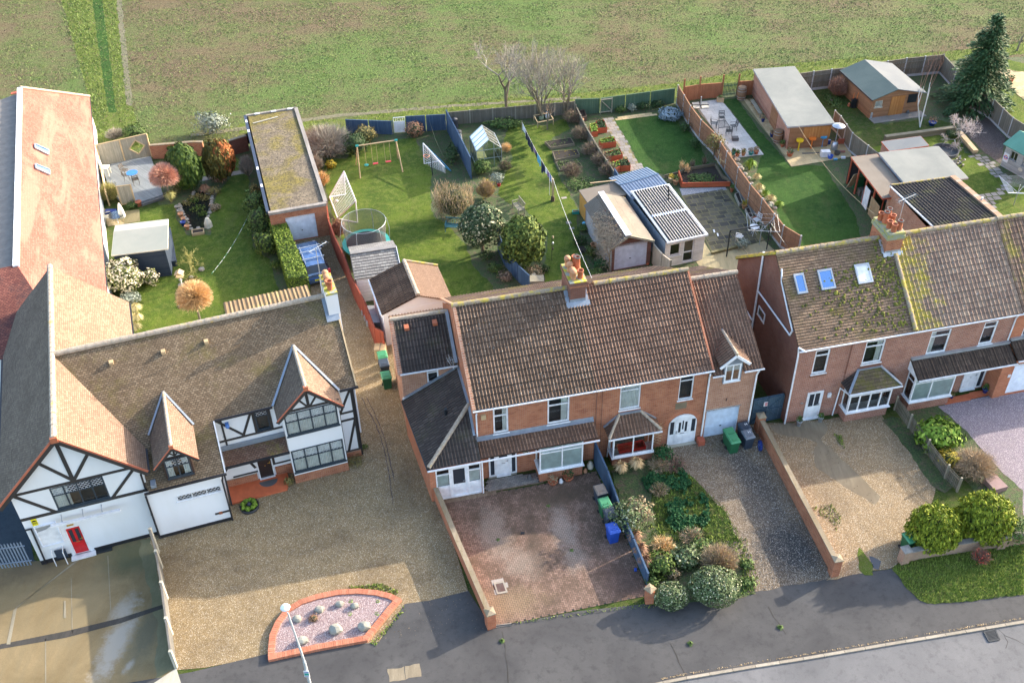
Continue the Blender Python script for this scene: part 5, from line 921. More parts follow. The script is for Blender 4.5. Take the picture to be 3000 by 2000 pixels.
b=MB();wallq(b,PF,-3.75,0,0,3.55,[(-2.32,-.1,2.28,2.72)],.15);b.face([(0,0,0),(0,2.3,0),(0,2.3,5.1),(0,0,3.5)]);b.obj('garage_wall',['render','room'],HU)
PM=Pl(0,2.3);b=MB();wallq(b,PM,0,7.5,.0,5.2,[(2.32,3.02,3.62,5.0)],.2);b.face([(7.5,2.3,0),(7.5,10.3,0),(7.5,10.3,5.2),(7.5,NR2,ZR2-.1),(7.5,2.3,5.2)]);b.face([(7.5,10.3,0),(-5,10.3,0),(-5,10.3,5.2),(7.5,10.3,5.2)]);b.obj('wall',['render','room'],HU)
trf('roof_front',HU,'tile_old',[(-3.45,-.12,zf(-.12)),(.3,-.12,zf(-.12)),(.3,NE,ZE2),(.3,NR2,ZR2),(RX,NR2,ZR2)]);trf('roof_front',HU,'tile_old',[(.3,NE-.04,ZE2-.03),(7.78,NE-.04,ZE2-.03),(7.78,NR2,ZR2),(.3,NR2,ZR2)])
trf('roof_back',HU,'tile_orange',[(-3.4,10.6,ZE2-.1),(7.78,10.6,ZE2-.1),(7.78,NR2,ZR2),(RX,NR2,ZR2)])
rdg(HU,(RX,NR2,ZR2+.03),(7.8,NR2,ZR2+.03),.15,'ridge_old');b=MB();b.bar((7.76,NE,ZE2+.02),(7.76,NR2,ZR2+.02),.08,.1);b.obj('verge','wood_pale',HU)
strip(HU,(-3.7,-.17,zf(-.12)-.04),(.35,-.17,zf(-.12)-.04),.1,.1,'black','gutter');strip(HU,(.35,NE-.06,ZE2-.06),(3.3,NE-.06,ZE2-.06),.1,.1,'black','gutter');strip(HU,(6.85,NE-.06,ZE2-.06),(7.85,NE-.06,ZE2-.06),.1,.1,'black','gutter')
strip(HU,(.3,-.1,zf(-.12)-.02),(.3,2.1,zf(2.1)-.02),.06,.1,'white','verge_board');b=MB();b.box(-3.5,-3.25,.1,.5,3.8,4.4) if False else b.box(-3.3,-3.05,-.1,.3,3.75,3.95);b.obj('valley_lead','lead',HU)
for q in ((640,320),(938,258),(1185,200)): p=slp(T_,'B',*q,NE,ZE2,kh);MB().box(p.x-.1,p.x+.1,p.y-.15,p.y+.1,p.z-.02,p.z+.14).obj('vent_tile','wood_pale',HU)
bars(HU,PF,-2.32,-.1,2.28,2.72,'white',(.34,.67),(),t=.05,lead=[(0.05,.95)],sill=.04,d0=-.02,d1=.05)
MB().box(-3.75,.02,-.05,0,0,.2).obj('plinth','black',HU);MB().box(-.55,-.38,-.03,0,.62,.8).obj('air_brick','terra',HU)
pipe(HU,[(.12,-.1,3.35),(.05,-.1,3.1),(.02,-.1,.05)],'black',.045);pipe(HU,[(-3.68,-.08,3.3),(-3.7,-.08,.1)],'black',.05);timbers(HU,PF,[(-.75,.72,.0,.72,.12)])
timbers(HU,PM,[(.35,5.05,1.6,3.55),(1.55,3.55,2.2,5.1),(2.25,5.1,2.25,3.5,.14),(3.08,5.1,3.08,3.5,.14),(.3,3.48,3.6,3.5,.13),(.62,5.1,.62,3.1,.1),(6.72,3.45,7.4,4.98),(6.65,2.85,7.5,2.85),(6.7,3.4,7.5,3.4),(6.85,.55,7.45,2.8),(7.46,.5,7.46,5.0,.13),(6.7,.48,7.5,.48,.12),(.35,1.9,.6,2.9,.12),(1.1,2.6,1.75,1.0,.13),(.5,.72,1.9,.72,.1),(2.75,2.6,2.75,.9,.13),(2.95,2.6,3.65,1.5,.13),(2.7,.95,3.65,.95,.1)])
bars(HU,PM,2.32,3.02,3.62,5.0,'win_frame',(),(.7,),t=.07,lead=[(.7,1)],sill=.06,d0=0,d1=.08)
MB().box(6.65,7.5,2.2,2.3,0,.45).obj('brick_plinth','brick',HU);MB().box(.1,1.75,2.22,2.3,0,.6).obj('brick_plinth','brick',HU);MB().box(2.75,3.7,2.22,2.3,0,.7).obj('brick_plinth','brick',HU)
b=MB();b.box(.8,.98,2.15,2.3,4.55,4.75);b.lathe((.89,2.1,4.5),[(.02,0),(.1,.03),(.12,.16),(.02,.25)],8);b.obj('wall_lamp','blue_lamp',HU);P_('blue_lamp',(.08,.2,.5),.4)
trf('porch_roof',HU,'tile_purple2',[(.3,1.33,2.56),(3.62,1.33,2.56),(3.62,2.28,2.84),(.3,2.28,2.84)]);MD['tile_purple2']=tiles((.17,.09,.06),(.27,.17,.12),(.05,.04,.03),.17,.115,[((.4,.4,.34),.1,.16)],.5,5,(.2,.17,.04),.7,.6,.4)
b=MB();b.bar((.3,2.24,3.0),(3.62,2.24,3.0),.04,.32);b.obj('flashing','lead',HU);strip(HU,(.25,1.28,2.5),(3.66,1.28,2.5),.1,.1,'black','gutter');pipe(HU,[(.4,1.28,2.5),(.15,1.2,2.2),(.12,.9,.1)],'black',.045)
pd=Pl(0,2.2);door(HU,pd,1.83,2.68,.12,2.2,'door_dark',((.1,.3,.72,.95),(.7,.9,.72,.95)),'white',handle='brass',panels=((.12,.46,.08,.55),(.54,.88,.08,.55)),label='dark timber front door in white frame');P_('door_dark',(.03,.02,.018),.35)
b=MB();cx,cz=.95,2.0;Q=[(cx-.3,cz),(cx,cz-.3),(cx+.3,cz),(cx,cz+.3)]
for i in range(4): b.bar(pd.p(*Q[i],0),pd.p(*Q[(i+1)%4],0),.06,.05)
fr=b.obj('diamond_window','timber',HU);b=MB();b.face([pd.p(x,z,.03) for x,z in Q]);b.obj('pane','door_glass',fr);b=MB()
for k in (-.1,.1): b.bar(pd.p(cx-.15+k,cz-.15-k,.01),pd.p(cx+.15+k,cz+.15-k,.01),.02);b.bar(pd.p(cx-.15+k,cz+.15+k,.01),pd.p(cx+.15+k,cz-.15+k,.01),.02)
b.obj('lead_bars','white',fr)
b=MB();b.prism([(.5,1.0,0),(3.1,1.0,0),(3.35,1.7,0),(3.3,2.28,0),(.12,2.28,0),(.12,1.0,0)],(0,0,1),0,.12);b.obj('porch_step','tiled_red',HU);b=MB();b.prism([(2.25+.5*math.cos(math.pi*(1+i/10)),1.98+.45*math.sin(math.pi*(1+i/10)),0) for i in range(11)],(0,0,1),.12,.135);b.obj('round_step','stone_dark',HU)
PB=Pl(0,1.35);xb0,xb1=3.65,6.58;wA=(3.72,6.5,.86,2.5);wB=(3.74,6.48,3.62,5.2)
b=MB();wallq(b,PB,xb0,xb1,.45,5.25,[wA,wB],.4);b.face([PB.p(xb0,5.25),PB.p(xb1,5.25),PB.p(5.08,6.72)]);b.face([(xb0,2.3,.45),(xb0,1.35,.45),(xb0,1.35,5.25),(xb0,2.3,5.25)]);b.face([(xb1,1.35,.45),(xb1,2.3,.45),(xb1,2.3,5.25),(xb1,1.35,5.25)]);b.obj('bay_wall',['render','room'],HU);MB().box(xb0-.01,xb1+.01,1.34,2.3,0,.62).obj('brick_plinth','brick',HU)
for w_ in (wA,wB): bars(HU,PB,*w_,'win_frame',(.25,.5,.75),(.6,),t=.07,lead=[(.6,1)],cur='net',sill=.1,d0=-.03,d1=.06,name='bay_window')
timbers(HU,PB,[(3.6,5.32,6.65,5.32,.14),(5.05,6.6,5.08,5.35,.15),(4.6,6.0,5.02,5.35,.1),(5.6,6.05,5.15,5.35,.1)]);timbers(HU,Pl(xb1,1.35,(0,1),(-1,0)),[(0.05,.5,.05,5.2,.1)],name='corner_post')
for sx in (-1,1):
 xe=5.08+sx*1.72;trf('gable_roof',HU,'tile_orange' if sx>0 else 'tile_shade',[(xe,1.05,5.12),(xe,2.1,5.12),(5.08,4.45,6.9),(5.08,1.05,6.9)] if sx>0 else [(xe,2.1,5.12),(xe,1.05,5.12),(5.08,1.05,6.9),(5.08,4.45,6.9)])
 strip(HU,(xe,1.02,4.98),(5.08,1.02,6.72),.06,.2,'timber','bargeboard');strip(HU,(xe,1.0,5.12),(5.08,1.0,6.88),.05,.06,'fascia_red','verge_tiles');b=MB();b.bar((xe+sx*.04,2.1,5.26),(5.08,4.5,6.98),.12,.04);b.obj('valley_lead','lead',HU)
rdg(HU,(5.08,1.0,6.93),(5.08,4.4,6.93),.1,'ridge_old');MB().box(4.96,5.2,.95,1.1,6.75,7.02).obj('finial_tile','terra',HU)
dc=-1.8;PDm=Pl(0,.1);b=MB();wallq(b,PDm,dc-.68,dc+.68,3.6,5.35,[(dc-.6,dc+.6,3.95,5.25)],.3);b.face([PDm.p(dc-.68,5.35),PDm.p(dc+.68,5.35),PDm.p(dc,6.2)]);b.face([(dc-.68,.1,3.6),(dc-.68,2.6,5.4),(dc-.68,.1,5.4)]);b.face([(dc+.68,.1,3.6),(dc+.68,2.6,5.4),(dc+.68,.1,5.4)]);b.obj('dormer_wall',['dormer_wood','room'],HU);P_('dormer_wood',(.06,.03,.02),.8)
b=MB();b.face([PDm.p(dc-.6,5.35,-.012),PDm.p(dc+.6,5.35,-.012),PDm.p(dc,6.15,-.012)]);b.obj('gable_panel','render',HU)
bars(HU,PDm,dc-.6,dc+.6,3.95,5.25,'win_frame',(.5,),(.6,),t=.07,lead=[(.6,1)],cur='pair',sill=.08,d0=-.05,d1=.06);timbers(HU,PDm,[(dc,5.4,dc,6.1,.09),(dc,5.42,dc-.38,5.75,.07),(dc,5.42,dc+.38,5.75,.07),(dc-.7,5.35,dc+.7,5.35,.08)],name='timber_framing',d=.035)
for sx in (-1,1):
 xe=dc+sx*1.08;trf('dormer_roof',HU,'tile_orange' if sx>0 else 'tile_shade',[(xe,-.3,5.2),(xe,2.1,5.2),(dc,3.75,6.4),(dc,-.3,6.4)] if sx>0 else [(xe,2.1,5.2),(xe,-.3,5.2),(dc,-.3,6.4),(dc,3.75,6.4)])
 strip(HU,(xe,-.32,5.08),(dc,-.32,6.25),.05,.15,'timber','bargeboard');strip(HU,(xe,-.34,5.2),(dc,-.34,6.38),.05,.05,'fascia_red','verge_tiles');b=MB();b.bar((xe+sx*.04,2.1,5.3),(dc,3.8,6.46),.1,.04);b.obj('valley_lead','lead',HU)
rdg(HU,(dc,-.34,6.43),(dc,3.7,6.43),.09,'ridge_old');MB().box(dc-.1,dc+.1,-.38,-.25,6.28,6.5).obj('finial_tile','terra',HU)
ch=MB().box(7.28,7.9,5.37,7.2,6.0,9.0).obj('chimney','render',HU);MB().box(7.27,7.91,5.36,7.21,9.0,9.12).obj('mortar_cap','cap_moss',ch);MB().box(7.9,7.94,2.6,2.9,0,.1) if False else None
pots(ch,[(7.6,5.75,.5,'open'),(7.58,6.2,.25,'open'),(7.58,6.6,.3,'cap'),(7.6,7.0,.3,'cap')],9.1)
b=MB();
def zh(n,d=.08): return zf(n)+d
b.face([(7.1,5.1,zh(5.1)),(7.8,5.1,zh(5.1)),(7.8,5.37,zh(5.37,.1)),(7.1,5.37,zh(5.37,.1))]);b.face([(7.1,5.37,zh(5.37)),(7.28,5.37,zh(5.37)),(7.28,NR2,zh(NR2)),(7.1,NR2,zh(NR2))]);b.face([(7.27,5.36,zh(5.37)),(7.27,5.36,zh(5.37)+.2),(7.27,NR2,zh(NR2)+.2),(7.27,NR2,zh(NR2))]);b.obj('chimney_flashing','lead',HU)
aerial(ch,(7.25,6.35,8.2),3.3,yaw=30,n=7,L=1.2)
pipe(HU,[(7.55,2.22,5.1),(7.55,2.2,.1)],'black',.045);pipe(HU,[(7.66,2.4,5.0),(7.66,2.4,1.6)],'upvc',.045)
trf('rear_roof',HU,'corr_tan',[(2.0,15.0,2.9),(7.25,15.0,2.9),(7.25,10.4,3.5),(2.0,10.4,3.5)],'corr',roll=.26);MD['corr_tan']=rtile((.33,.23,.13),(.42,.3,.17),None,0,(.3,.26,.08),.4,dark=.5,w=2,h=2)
b=MB();b.box(2.1,7.1,10.3,14.8,0,2.8);b.obj('rear_wall','render',HU)
trf('rear_porch_roof',HU,'rom_dark',[(-.4,13.2,2.7),(1.9,13.2,2.7),(1.9,11,4.2),(1.2,11,4.2)],'roman');
def fence(name,label,cat,pts,h,mat,post='concrete_post',bay=1.85,pw=.1,ph=.08,group=None,gravel=None,cap=True,th=.05,hs=None,rail=None,z0=.0,pickets=False):
 T=wth(name,label,cat,pts[0],group);first=True
 tot=0
 for si,(a,b_) in enumerate(zip(pts[:-1],pts[1:])):
  a=Vector((a.x,a.y,0));b_=Vector((b_.x,b_.y,0));L=(b_-a).length;n=max(1,round(L/bay));h0=hs[si] if hs else h;h1=hs[si+1] if hs else h
  for i in range(n):
   p=a.lerp(b_,i/n);q=a.lerp(b_,(i+1)/n);ha=h0+(h1-h0)*i/n;hb=h0+(h1-h0)*(i+1)/n;d=(q-p).normalized();nn=Vector((-d.y,d.x,0));p2=p+d*.04;q2=q-d*.04;m=MB()
   if pickets:
    k=int((q2-p2).length/.115)
    for j in range(k):
     c=p2.lerp(q2,(j+.5)/k);m.bar(c+Vector((0,0,.06)),c+Vector((0,0,ha-.06)),.07,.02,up=nn);
    for zz in (.25,ha-.3): m.bar(p2+nn*.03+Vector((0,0,zz)),q2+nn*.03+Vector((0,0,zz)),.05,.06)
   else:
    A=[p2+nn*th/2,q2+nn*th/2,q2-nn*th/2,p2-nn*th/2];r=rnd.random();zb=z0+(gravel or 0)
    lo=[k+Vector((0,0,zb)) for k in A];hi=[A[0]+Vector((0,0,ha)),A[1]+Vector((0,0,hb)),A[2]+Vector((0,0,hb)),A[3]+Vector((0,0,ha))]
    m.face(hi,None,r)
    for j in range(4): m.face([lo[j],lo[(j+1)%4],hi[(j+1)%4],hi[j]],None,r)
    if cap: m.bar(p2+Vector((0,0,ha+.015)),q2+Vector((0,0,hb+.015)),.09,.035)
    if rail:
     for zz in rail: m.bar(p2-nn*.05+Vector((0,0,zz)),q2-nn*.05+Vector((0,0,zz)),.06,.08)
   m.obj('fence_panel',mat,T)
   if gravel: m=MB();m.bar(p2+Vector((0,0,gravel/2)),q2+Vector((0,0,gravel/2)),.045,gravel-.01);m.obj('gravel_board','concrete_post',T)
   if post:
    m=MB();m.box(p.x-pw/2,p.x+pw/2,p.y-pw/2,p.y+pw/2,0,ha+ph);m.obj('post',post,T)
  if post and si==len(pts)-2: m=MB();m.box(b_.x-pw/2,b_.x+pw/2,b_.y-pw/2,b_.y+pw/2,0,h1+ph);m.obj('post',post,T)
 return T
def bwl(name,label,pts,h,mat,cap='concrete',th=.22,group=None,piers=(),hs=None,pier=.42,ph=.25,captype=True):
 T=wth(name,label,'wall',pts[0],group);m=MB();c=MB()
 P=[Vector((p.x,p.y,0)) for p in pts]
 for i in range(len(P)-1):
  a,b_=P[i],P[i+1];d=(b_-a).normalized();nn=Vector((-d.y,d.x,0));h0=hs[i] if hs else h;h1=hs[i+1] if hs else h
  A=[a-nn*th/2,b_-nn*th/2,b_+nn*th/2,a+nn*th/2];H=[h0,h1,h1,h0];hi=[A[j]+Vector((0,0,H[j])) for j in range(4)];m.face(hi)
  for j in range(4): m.face([A[j],A[(j+1)%4],hi[(j+1)%4],hi[j]])
  L=(b_-a).length;n=max(1,int(L/.6))
  for k in range(n): c.bar(a.lerp(b_,k/n)+d*.004+Vector((0,0,h0+(h1-h0)*k/n+.03)),a.lerp(b_,(k+1)/n)-d*.004+Vector((0,0,h0+(h1-h0)*(k+1)/n+.03)),th+.06,.06)
 m.obj('wall',mat,T);c.obj('coping',cap,T)
 for i in piers:
  p=P[i];d=(P[min(i+1,len(P)-1)]-P[max(i-1,0)]).normalized();nn=Vector((-d.y,d.x,0));H=(hs[i] if hs else h)+ph;m=MB();m.bar(p,p+Vector((0,0,H)),pier,pier,up=nn);q=m.obj('pier',mat,T);m=MB();r_=pier*.56
  base=[p+d*r_*sx+nn*r_*sy+Vector((0,0,H)) for sx,sy in ((-1,-1),(1,-1),(1,1),(-1,1))];up=[k+Vector((0,0,.05)) for k in base];top=p+Vector((0,0,H+.14))
  for j in range(4): m.face([base[j],base[(j+1)%4],up[(j+1)%4],up[j]]);m.face([up[j],up[(j+1)%4],top])
  m.face(base[::-1]);m.obj('pier_cap',cap,q)
 return T
bwl('garden_wall','low brick wall with flat coping between the gravel drive and brick paved drive',G('X 1274 1452 1345 1620 1437 1832'),.85,'brick_orange','coping_old',.2,piers=(2,),hs=[1.0,.9,.9],ph=.2)
MD['coping_old']=concrete((.2,.16,.11),(.34,.28,.2),(.2,.14,.06))
bwl('garden_wall','long red brick wall with pier at pavement, right of the dark gravel drive',G('X 2222 1262 2330 1470 2440 1680'),1.0,'brick','coping_old',.2,piers=(0,2,),ph=.2)
bwl('garden_wall','low buff brick wall under the golden conifers beside the grass verge',G('M 1458 872 1540 852 1900 795 2010 785 2250 745'),.75,'brick_buff','coping_grey',.22,piers=(0,3),ph=.2);MD['coping_grey']=concrete((.24,.22,.2),(.38,.34,.3),(.15,.13,.11))
p=W('L',1700,1200);T=wth('gate_pier','short brick pier ending the blue timber fence at the pavement','pier',p);MB().bar(p,p+Vector((0,0,.95)),.42,.4).obj('pier','brick_orange',T);b=MB();c=p+Vector((0,0,.95))
b.lathe(c,[(.32,0),(.32,.05),(.02,.14)],4);b.obj('pier_cap','coping_old',T)
fence('timber_fence','dark blue sloping timber fence between the brick drive and shrub border','fence',G('L 1278 150 1375 330 1470 560 1690 1090'),1.1,'fence_blue',None,hs=[1.75,1.35,1.0,.95],cap=True,th=.06)
fence('panel_fence','grey concrete panel fence dividing the hall yard from gravel drive','fence',G('D 840 215 858 295 886 460 912 650 935 822'),1.1,'panel_con','concrete_pale',bay=2.6,hs=[1.9,1.35,1.35,1.35,1.3],pw=.14,ph=.06);MD['panel_con']=concrete((.12,.11,.1),(.2,.19,.17),(.08,.08,.07))
fence('picket_fence','weathered picket fence beside the lilac gravel drive','fence',G('M 1410 0 1490 105 1590 250 1700 395 1770 470'),1.05,'fence_greyd','hide_wood',bay=1.7,ph=0.05,pickets=True)
fence('red_fence','red painted board fence along the gravel drive, stepping past the garage','fence',G('E 640 850 655 985 700 1110 760 1230 820 1390 I 60 420 115 570 170 600'),1.75,'fence_red',None,bay=2.2,th=.06,hs=[1.9,1.9,1.9,1.85,1.8,1.75,1.75,1.75])
fence('blue_fence','dark blue board fence across the back of the play lawn','fence',G('E 760 215 1090 228 1095 222'),1.2,'fence_blue',None,th=.05);fence('blue_fence','dark blue board fence behind small bronze shrub, right of the white gate','fence',G('E 1182 210 1470 195'),1.4,'fence_blue',None)
fence('blue_fence','tall dark blue fence running toward the houses beside the greenhouse','fence',G('E 1472 200 1560 370 1645 545'),1.9,'fence_blue',None,th=.06)
fence('blue_fence','blue grey fence dipping between the round hollies and house roofs','fence',G('F 545 1130 600 1250 700 1370 790 1450'),1.5,'fence_blue',None,hs=[1.8,1.4,1.35,1.3],th=.06)
fence('rear_fence','grey rail fence behind the bare trees at the field edge','fence',G('F 160 175 680 130 1130 90'),1.15,'fence_greyd','hide_wood',bay=2.0)
fence('rear_fence','green board fence with braced gate at the back of the small oval lawn','fence',G('G 85 300 280 292 850 215'),1.35,'fence_green',None,rail=None,bay=2.4)
p,q=W('G',285,295),W('G',370,285);T=wth('timber_gate','weathered garden gate with diagonal brace in green fence','gate',p);z=Vector((0,0,1));n_=Vector((0,-.06,0));b=MB()
for a_,c_ in ((p+z*1.3,q+z*1.3),(p+z*.15,q+z*.15),(p+z*1.25,q+z*.2),(p,p+z*1.35),(q,q+z*1.35)): b.bar(a_+n_,c_+n_,.1,.06)
b.obj('gate_frame','hide_wood',T);b=MB();b.bar(p+z*.72,q+z*.72,.03,1.3);b.obj('boards','fence_green',T)
fence('low_fence','low grey fence tangled with bare vines beside the red planters','fence',G('F 1140 100 1215 260 1320 440 1440 620'),.9,'fence_greyd','hide_wood',bay=1.6,ph=.12)
OF=G('G 868 230 960 390 1040 500 1140 600 1235 745 1320 870 1410 1000 1500 1110 1590 1230 1660 1320 1790 1400')
fence('orange_fence','long brown panel fence with concrete posts between dark patio and lawn','fence',OF,1.8,'fence_brown','concrete_post',bay=1.9,gravel=.22,rail=(.75,1.3))
fence('orange_fence','orange board fence behind the pale patio at field edge','fence',G('G 915 205 1035 185 1210 172'),1.35,'fence_orange','fence_orange',bay=2.4,ph=.75,pw=.12)
fence('orange_fence','short orange board fence behind the barrel beside the long garden room','fence',G('G 1330 158 1470 150'),1.3,'fence_orange','fence_orange',bay=2.6,ph=.7,pw=.12)
fence('picket_gate','open green picket gate in the orange rear fence','gate',G('G 1215 172 1328 160'),1.35,'fence_green',None,bay=2.4,pickets=True)
fence('panel_fence','grey timber fence behind brown shed at the field edge','fence',G('H 50 470 190 520 430 480 830 400 1090 390'),1.75,'fence_greyd','concrete_post',bay=1.85,gravel=.25,rail=(.8,1.4)) if False else fence('panel_fence','grey timber fence behind brown shed at the field edge','fence',G('H 40 540 180 520 430 490 830 425 1090 400'),1.75,'fence_greyd','concrete_post',bay=1.9,gravel=.25,rail=(.8,1.4))
fence('panel_fence','grey panel fence beyond the spruce running down beside gravel bed','fence',G('H 1090 400 1180 500 1300 640 1440 720 1570 850 1700 930'),1.7,'fence_greyd','concrete_post',bay=1.9,gravel=.2)
fence('panel_fence','weathered panel fence between the patio heater and brown shed garden','fence',G('H 330 790 370 830 450 950 560 1040 660 1120'),1.6,'fence_greyd','concrete_post',bay=1.8,gravel=.2)
fence('short_fence','pale board fence beside garage with tangled vine','fence',G('G 680 1440 745 1520 810 1570'),1.6,'fence_pale','hide_wood',bay=1.9)
fence('close_fence','dark bluish fence piece between yellow shed and blue metal shed','fence',G('F 1430 620 1500 730'),1.3,'fence_blue',None)
bwl('garden_wall','brown brick wall behind the two tall conifers',G('A 880 520 1120 500 1180 500'),1.2,'brick','coping_old');bwl('garden_wall','shaded brick wall between orange conifer and flat roofed garage',G('A 1330 500 1430 470'),1.3,'brick_dark','coping_old')
def screen(label,base,hs,mat='hide_wood',name='fence_screen',hole=None):
 P=base;T=wth(name,label,'fence screen',P[0],'garden screens by the hall')
 for i in range(len(P)-1):
  a,c=P[i],P[i+1];d=(c-a).normalized();z=Vector((0,0,1));nn=Vector((-d.y,d.x,0));m=MB();h=hs
  if hole==i:
   L=(c-a).length;cx,cz=L*.55,h*.55;r=.62;D=[(cx,cz-r),(cx+r,cz),(cx,cz+r),(cx-r,cz)];O=[(0,0),(L,0),(L,h),(0,h)]
   f=lambda q,dz=0: a+d*q[0]+z*q[1]+nn*dz
   for dd in (0,.04):
    m.face([f(O[0],dd),f(O[1],dd),f(D[0],dd)]);m.face([f(O[1],dd),f(D[1],dd),f(D[0],dd)]);m.face([f(O[1],dd),f(O[2],dd),f(D[1],dd)]);m.face([f(O[2],dd),f(D[2],dd),f(D[1],dd)]);m.face([f(O[2],dd),f(O[3],dd),f(D[2],dd)]);m.face([f(O[3],dd),f(D[3],dd),f(D[2],dd)]);m.face([f(O[3],dd),f(O[0],dd),f(D[3],dd)]);m.face([f(O[0],dd),f(D[0],dd),f(D[3],dd)])
   m.obj('panel',mat,T);m=MB()
   for j in range(4): m.bar(f(D[j],-.02),f(D[(j+1)%4],-.02),.07,.08)
   m.obj('diamond_frame','wood_pale',T)
  else:
   m.bar(a+z*h/2,c+z*h/2,.04,h);m.obj('panel',mat,T)
  m=MB();m.bar(a+z*(h+.02),c+z*(h+.02),.08,.05);m.bar(a+z*.06,c+z*.06,.08,.08);m.obj('rail','wood_pale',T)
  for q in (a,c) if i==0 else (c,): m=MB();m.bar(q,q+z*(h+.05),.09,.09);m.obj('post','wood_pale',T)
 return T
screen('tall grey board screens around the deck corner, one with diamond opening',G('A 590 575 722 545 875 510'),hgt('A',722,545,700,412),hole=1)
screen('short grey screen panel in front of the blue table','A' and G('A 700 785 778 775'),1.6);screen('narrow grey screen beside the hall wall behind the white table',G('A 590 575 600 640 630 790'),1.2,'clad_white')
def rect(fl,fr,bl,z):
 a,b_,c=W(*fl,z),W(*fr,z),W(*bl,z);d=b_-a;yaw=math.degrees(math.atan2(d.y,d.x));F=Fr((a.x,a.y),yaw);return F,d.length,F.l(c).y,(a.x,a.y,0),yaw
zr=2.7;GF,GW,GD,gl,gy=rect(('E',212,782),('E',615,712),('E',30,98),zr)
GA=thing('garage','flat roofed brick garage with mossy roof and pale roller door','garage',gl,gy)
x0,x1=GF.U('E',400,975,0).x,0;da=GF.N('E',318,820,0).x;db=GF.N('E',520,785,0).x;dh=GF.N('E',420,805,0).z;da=max(.5,da)
b=MB();wallq(b,PF,0,GW,0,zr-.12,[(da+.08,db+.15,.02,dh)]);b.face([(0,GD,0),(0,0,0),(0,0,zr-.1),(0,GD,zr-.1)]);b.face([(GW,0,0),(GW,GD,0),(GW,GD,zr-.1),(GW,0,zr-.1)]);b.face([(GW,GD,0),(0,GD,0),(0,GD,zr-.1),(GW,GD,zr-.1)]);b.obj('wall',['brick','room'],GA)
rollerdoor(GA,PF,da+.08,db+.15,.02,dh,'garage_white',.09,t=.02)
b=MB();b.face([(.15,.2,zr-.06),(GW-.15,.2,zr-.06),(GW-.15,GD-.15,zr-.02),(.15,GD-.15,zr-.02)]);b.obj('roof','moss_roof',GA)
b=MB();b.bar((-.04,0,zr-.04),(GW+.04,0,zr-.04),.28,.2);b.bar((GW,.15,zr-.03),(GW,GD,zr-.03),.28,.2);b.bar((0,GD,zr-.02),(GW,GD,zr-.02),.2,.18);b.obj('coping','coping_grey',GA);b=MB();b.bar((-.06,.14,zr-.05),(-.06,GD,zr-.05),.22,.2);b.obj('fascia','bench_navy',GA);P_('bench_navy',(.03,.045,.08),.6)
b=MB();
for n_ in (GD*.82,GD*.93,GD*.42,GD*.25): b.box(-.14,.02,n_-.2,n_+.2,zr-.02,zr+.07)
for x in (.9,2.2,3.5): b.box(x-.2,x+.2,GD-.16,GD+.02,zr+.04,zr+.1)
b.obj('lead_clips','white',GA);b=MB();b.bar((.4,GD*.9,zr+.02),(2.4,GD*.93,zr+.02),.12,.05);b.obj('batten','concrete_pale',GA)
def hut(name,label,cat,F,loc,yaw,w,d,h,wall,ops=()):
 T=thing(name,label,cat,loc,yaw);b=MB();wallq(b,PF,0,w,0,h,ops);b.face([(0,d,0),(0,0,0),(0,0,h),(0,d,h)]);b.face([(w,0,0),(w,d,0),(w,d,h),(w,0,h)]);b.face([(w,d,0),(0,d,0),(0,d,h),(w,d,h)]);b.obj('wall',[wall,'room'],T);return T
def frf(T,pts,mat,th=.09,name='roof',fmat=None):
 P=[Vector(p) for p in pts];b=MB();b.face(P);D=[p-Vector((0,0,th)) for p in P]
 for i in range(len(P)): b.face([D[i],D[(i+1)%len(P)],P[(i+1)%len(P)],P[i]])
 b.face(D[::-1]);o=b.obj(name,mat,T)
 if fmat:
  b=MB()
  for i in range(len(P)): b.bar(P[i]-Vector((0,0,th*.6)),P[(i+1)%len(P)]-Vector((0,0,th*.6)),.05,th*1.1)
  b.obj('fascia',fmat,T)
 return o
F,w_,_,lo,ya=rect(('E',828,1243),('E',1142,1195),('E',828,1100),2.0)
T=hut('playhouse','small white clad shed with grey slate roof beside the trampoline','shed',F,lo,ya,w_,2.1,2.0,'clad_white');P2=F.l(W('E',790,1070,2.9));dd=max(.9,P2.y)
dd=F.l(W('E',795,1068,2.75)).y;trf('roof',T,'slate',[(-.08,-.15,2.0),(w_+.05,-.15,2.0),(w_+.05,dd,2.75),(-.08,dd,2.75)],'flat',course=.22);trf('roof_back',T,'slate',[(-.08,dd*2+.1,2.0),(w_+.05,dd*2+.1,2.0),(w_+.05,dd,2.75),(-.08,dd,2.75)],'flat',course=.22);MD['slate']=tiles((.2,.19,.18),(.32,.31,.29),(.08,.08,.08),.3,.22,None,dark=.2)
strip(T,(-.08,dd,2.8),(w_+.05,dd,2.8),.3,.05,'felt_s','ridge_board');P_('felt_s',(.22,.21,.2),.8);strip(T,(w_+.06,-.15,2.0),(w_+.06,dd,2.78),.04,.1,'upvc','bargeboard');strip(T,(-.09,-.15,2.0),(-.09,dd,2.78),.04,.1,'stone_dark','bargeboard')
ze_,zg_=2.6,3.5
F,w_,_,lo,ya=rect(('E',1010,1500),('E',1510,1398),('E',950,1245),ze_);dpt=F.l(W('E',950,1245,ze_)).y;rx=F.l(W('E',1298,1443,zg_)).x;ry=F.l(W('E',1298,1443,zg_)).y;rb=F.l(W('E',1212,1200,zg_)).y
T=thing('outbuilding','low outbuilding with shaded and sunlit tan tiled slopes between the playhouse and house','outbuilding',lo,ya);b=MB();b.box(.1,w_-.1,.1,dpt-.1,0,ze_);b.face([(.1,.12,ze_),(w_-.1,.12,ze_),(rx,.12,zg_-.05)]);b.obj('wall','render',T)
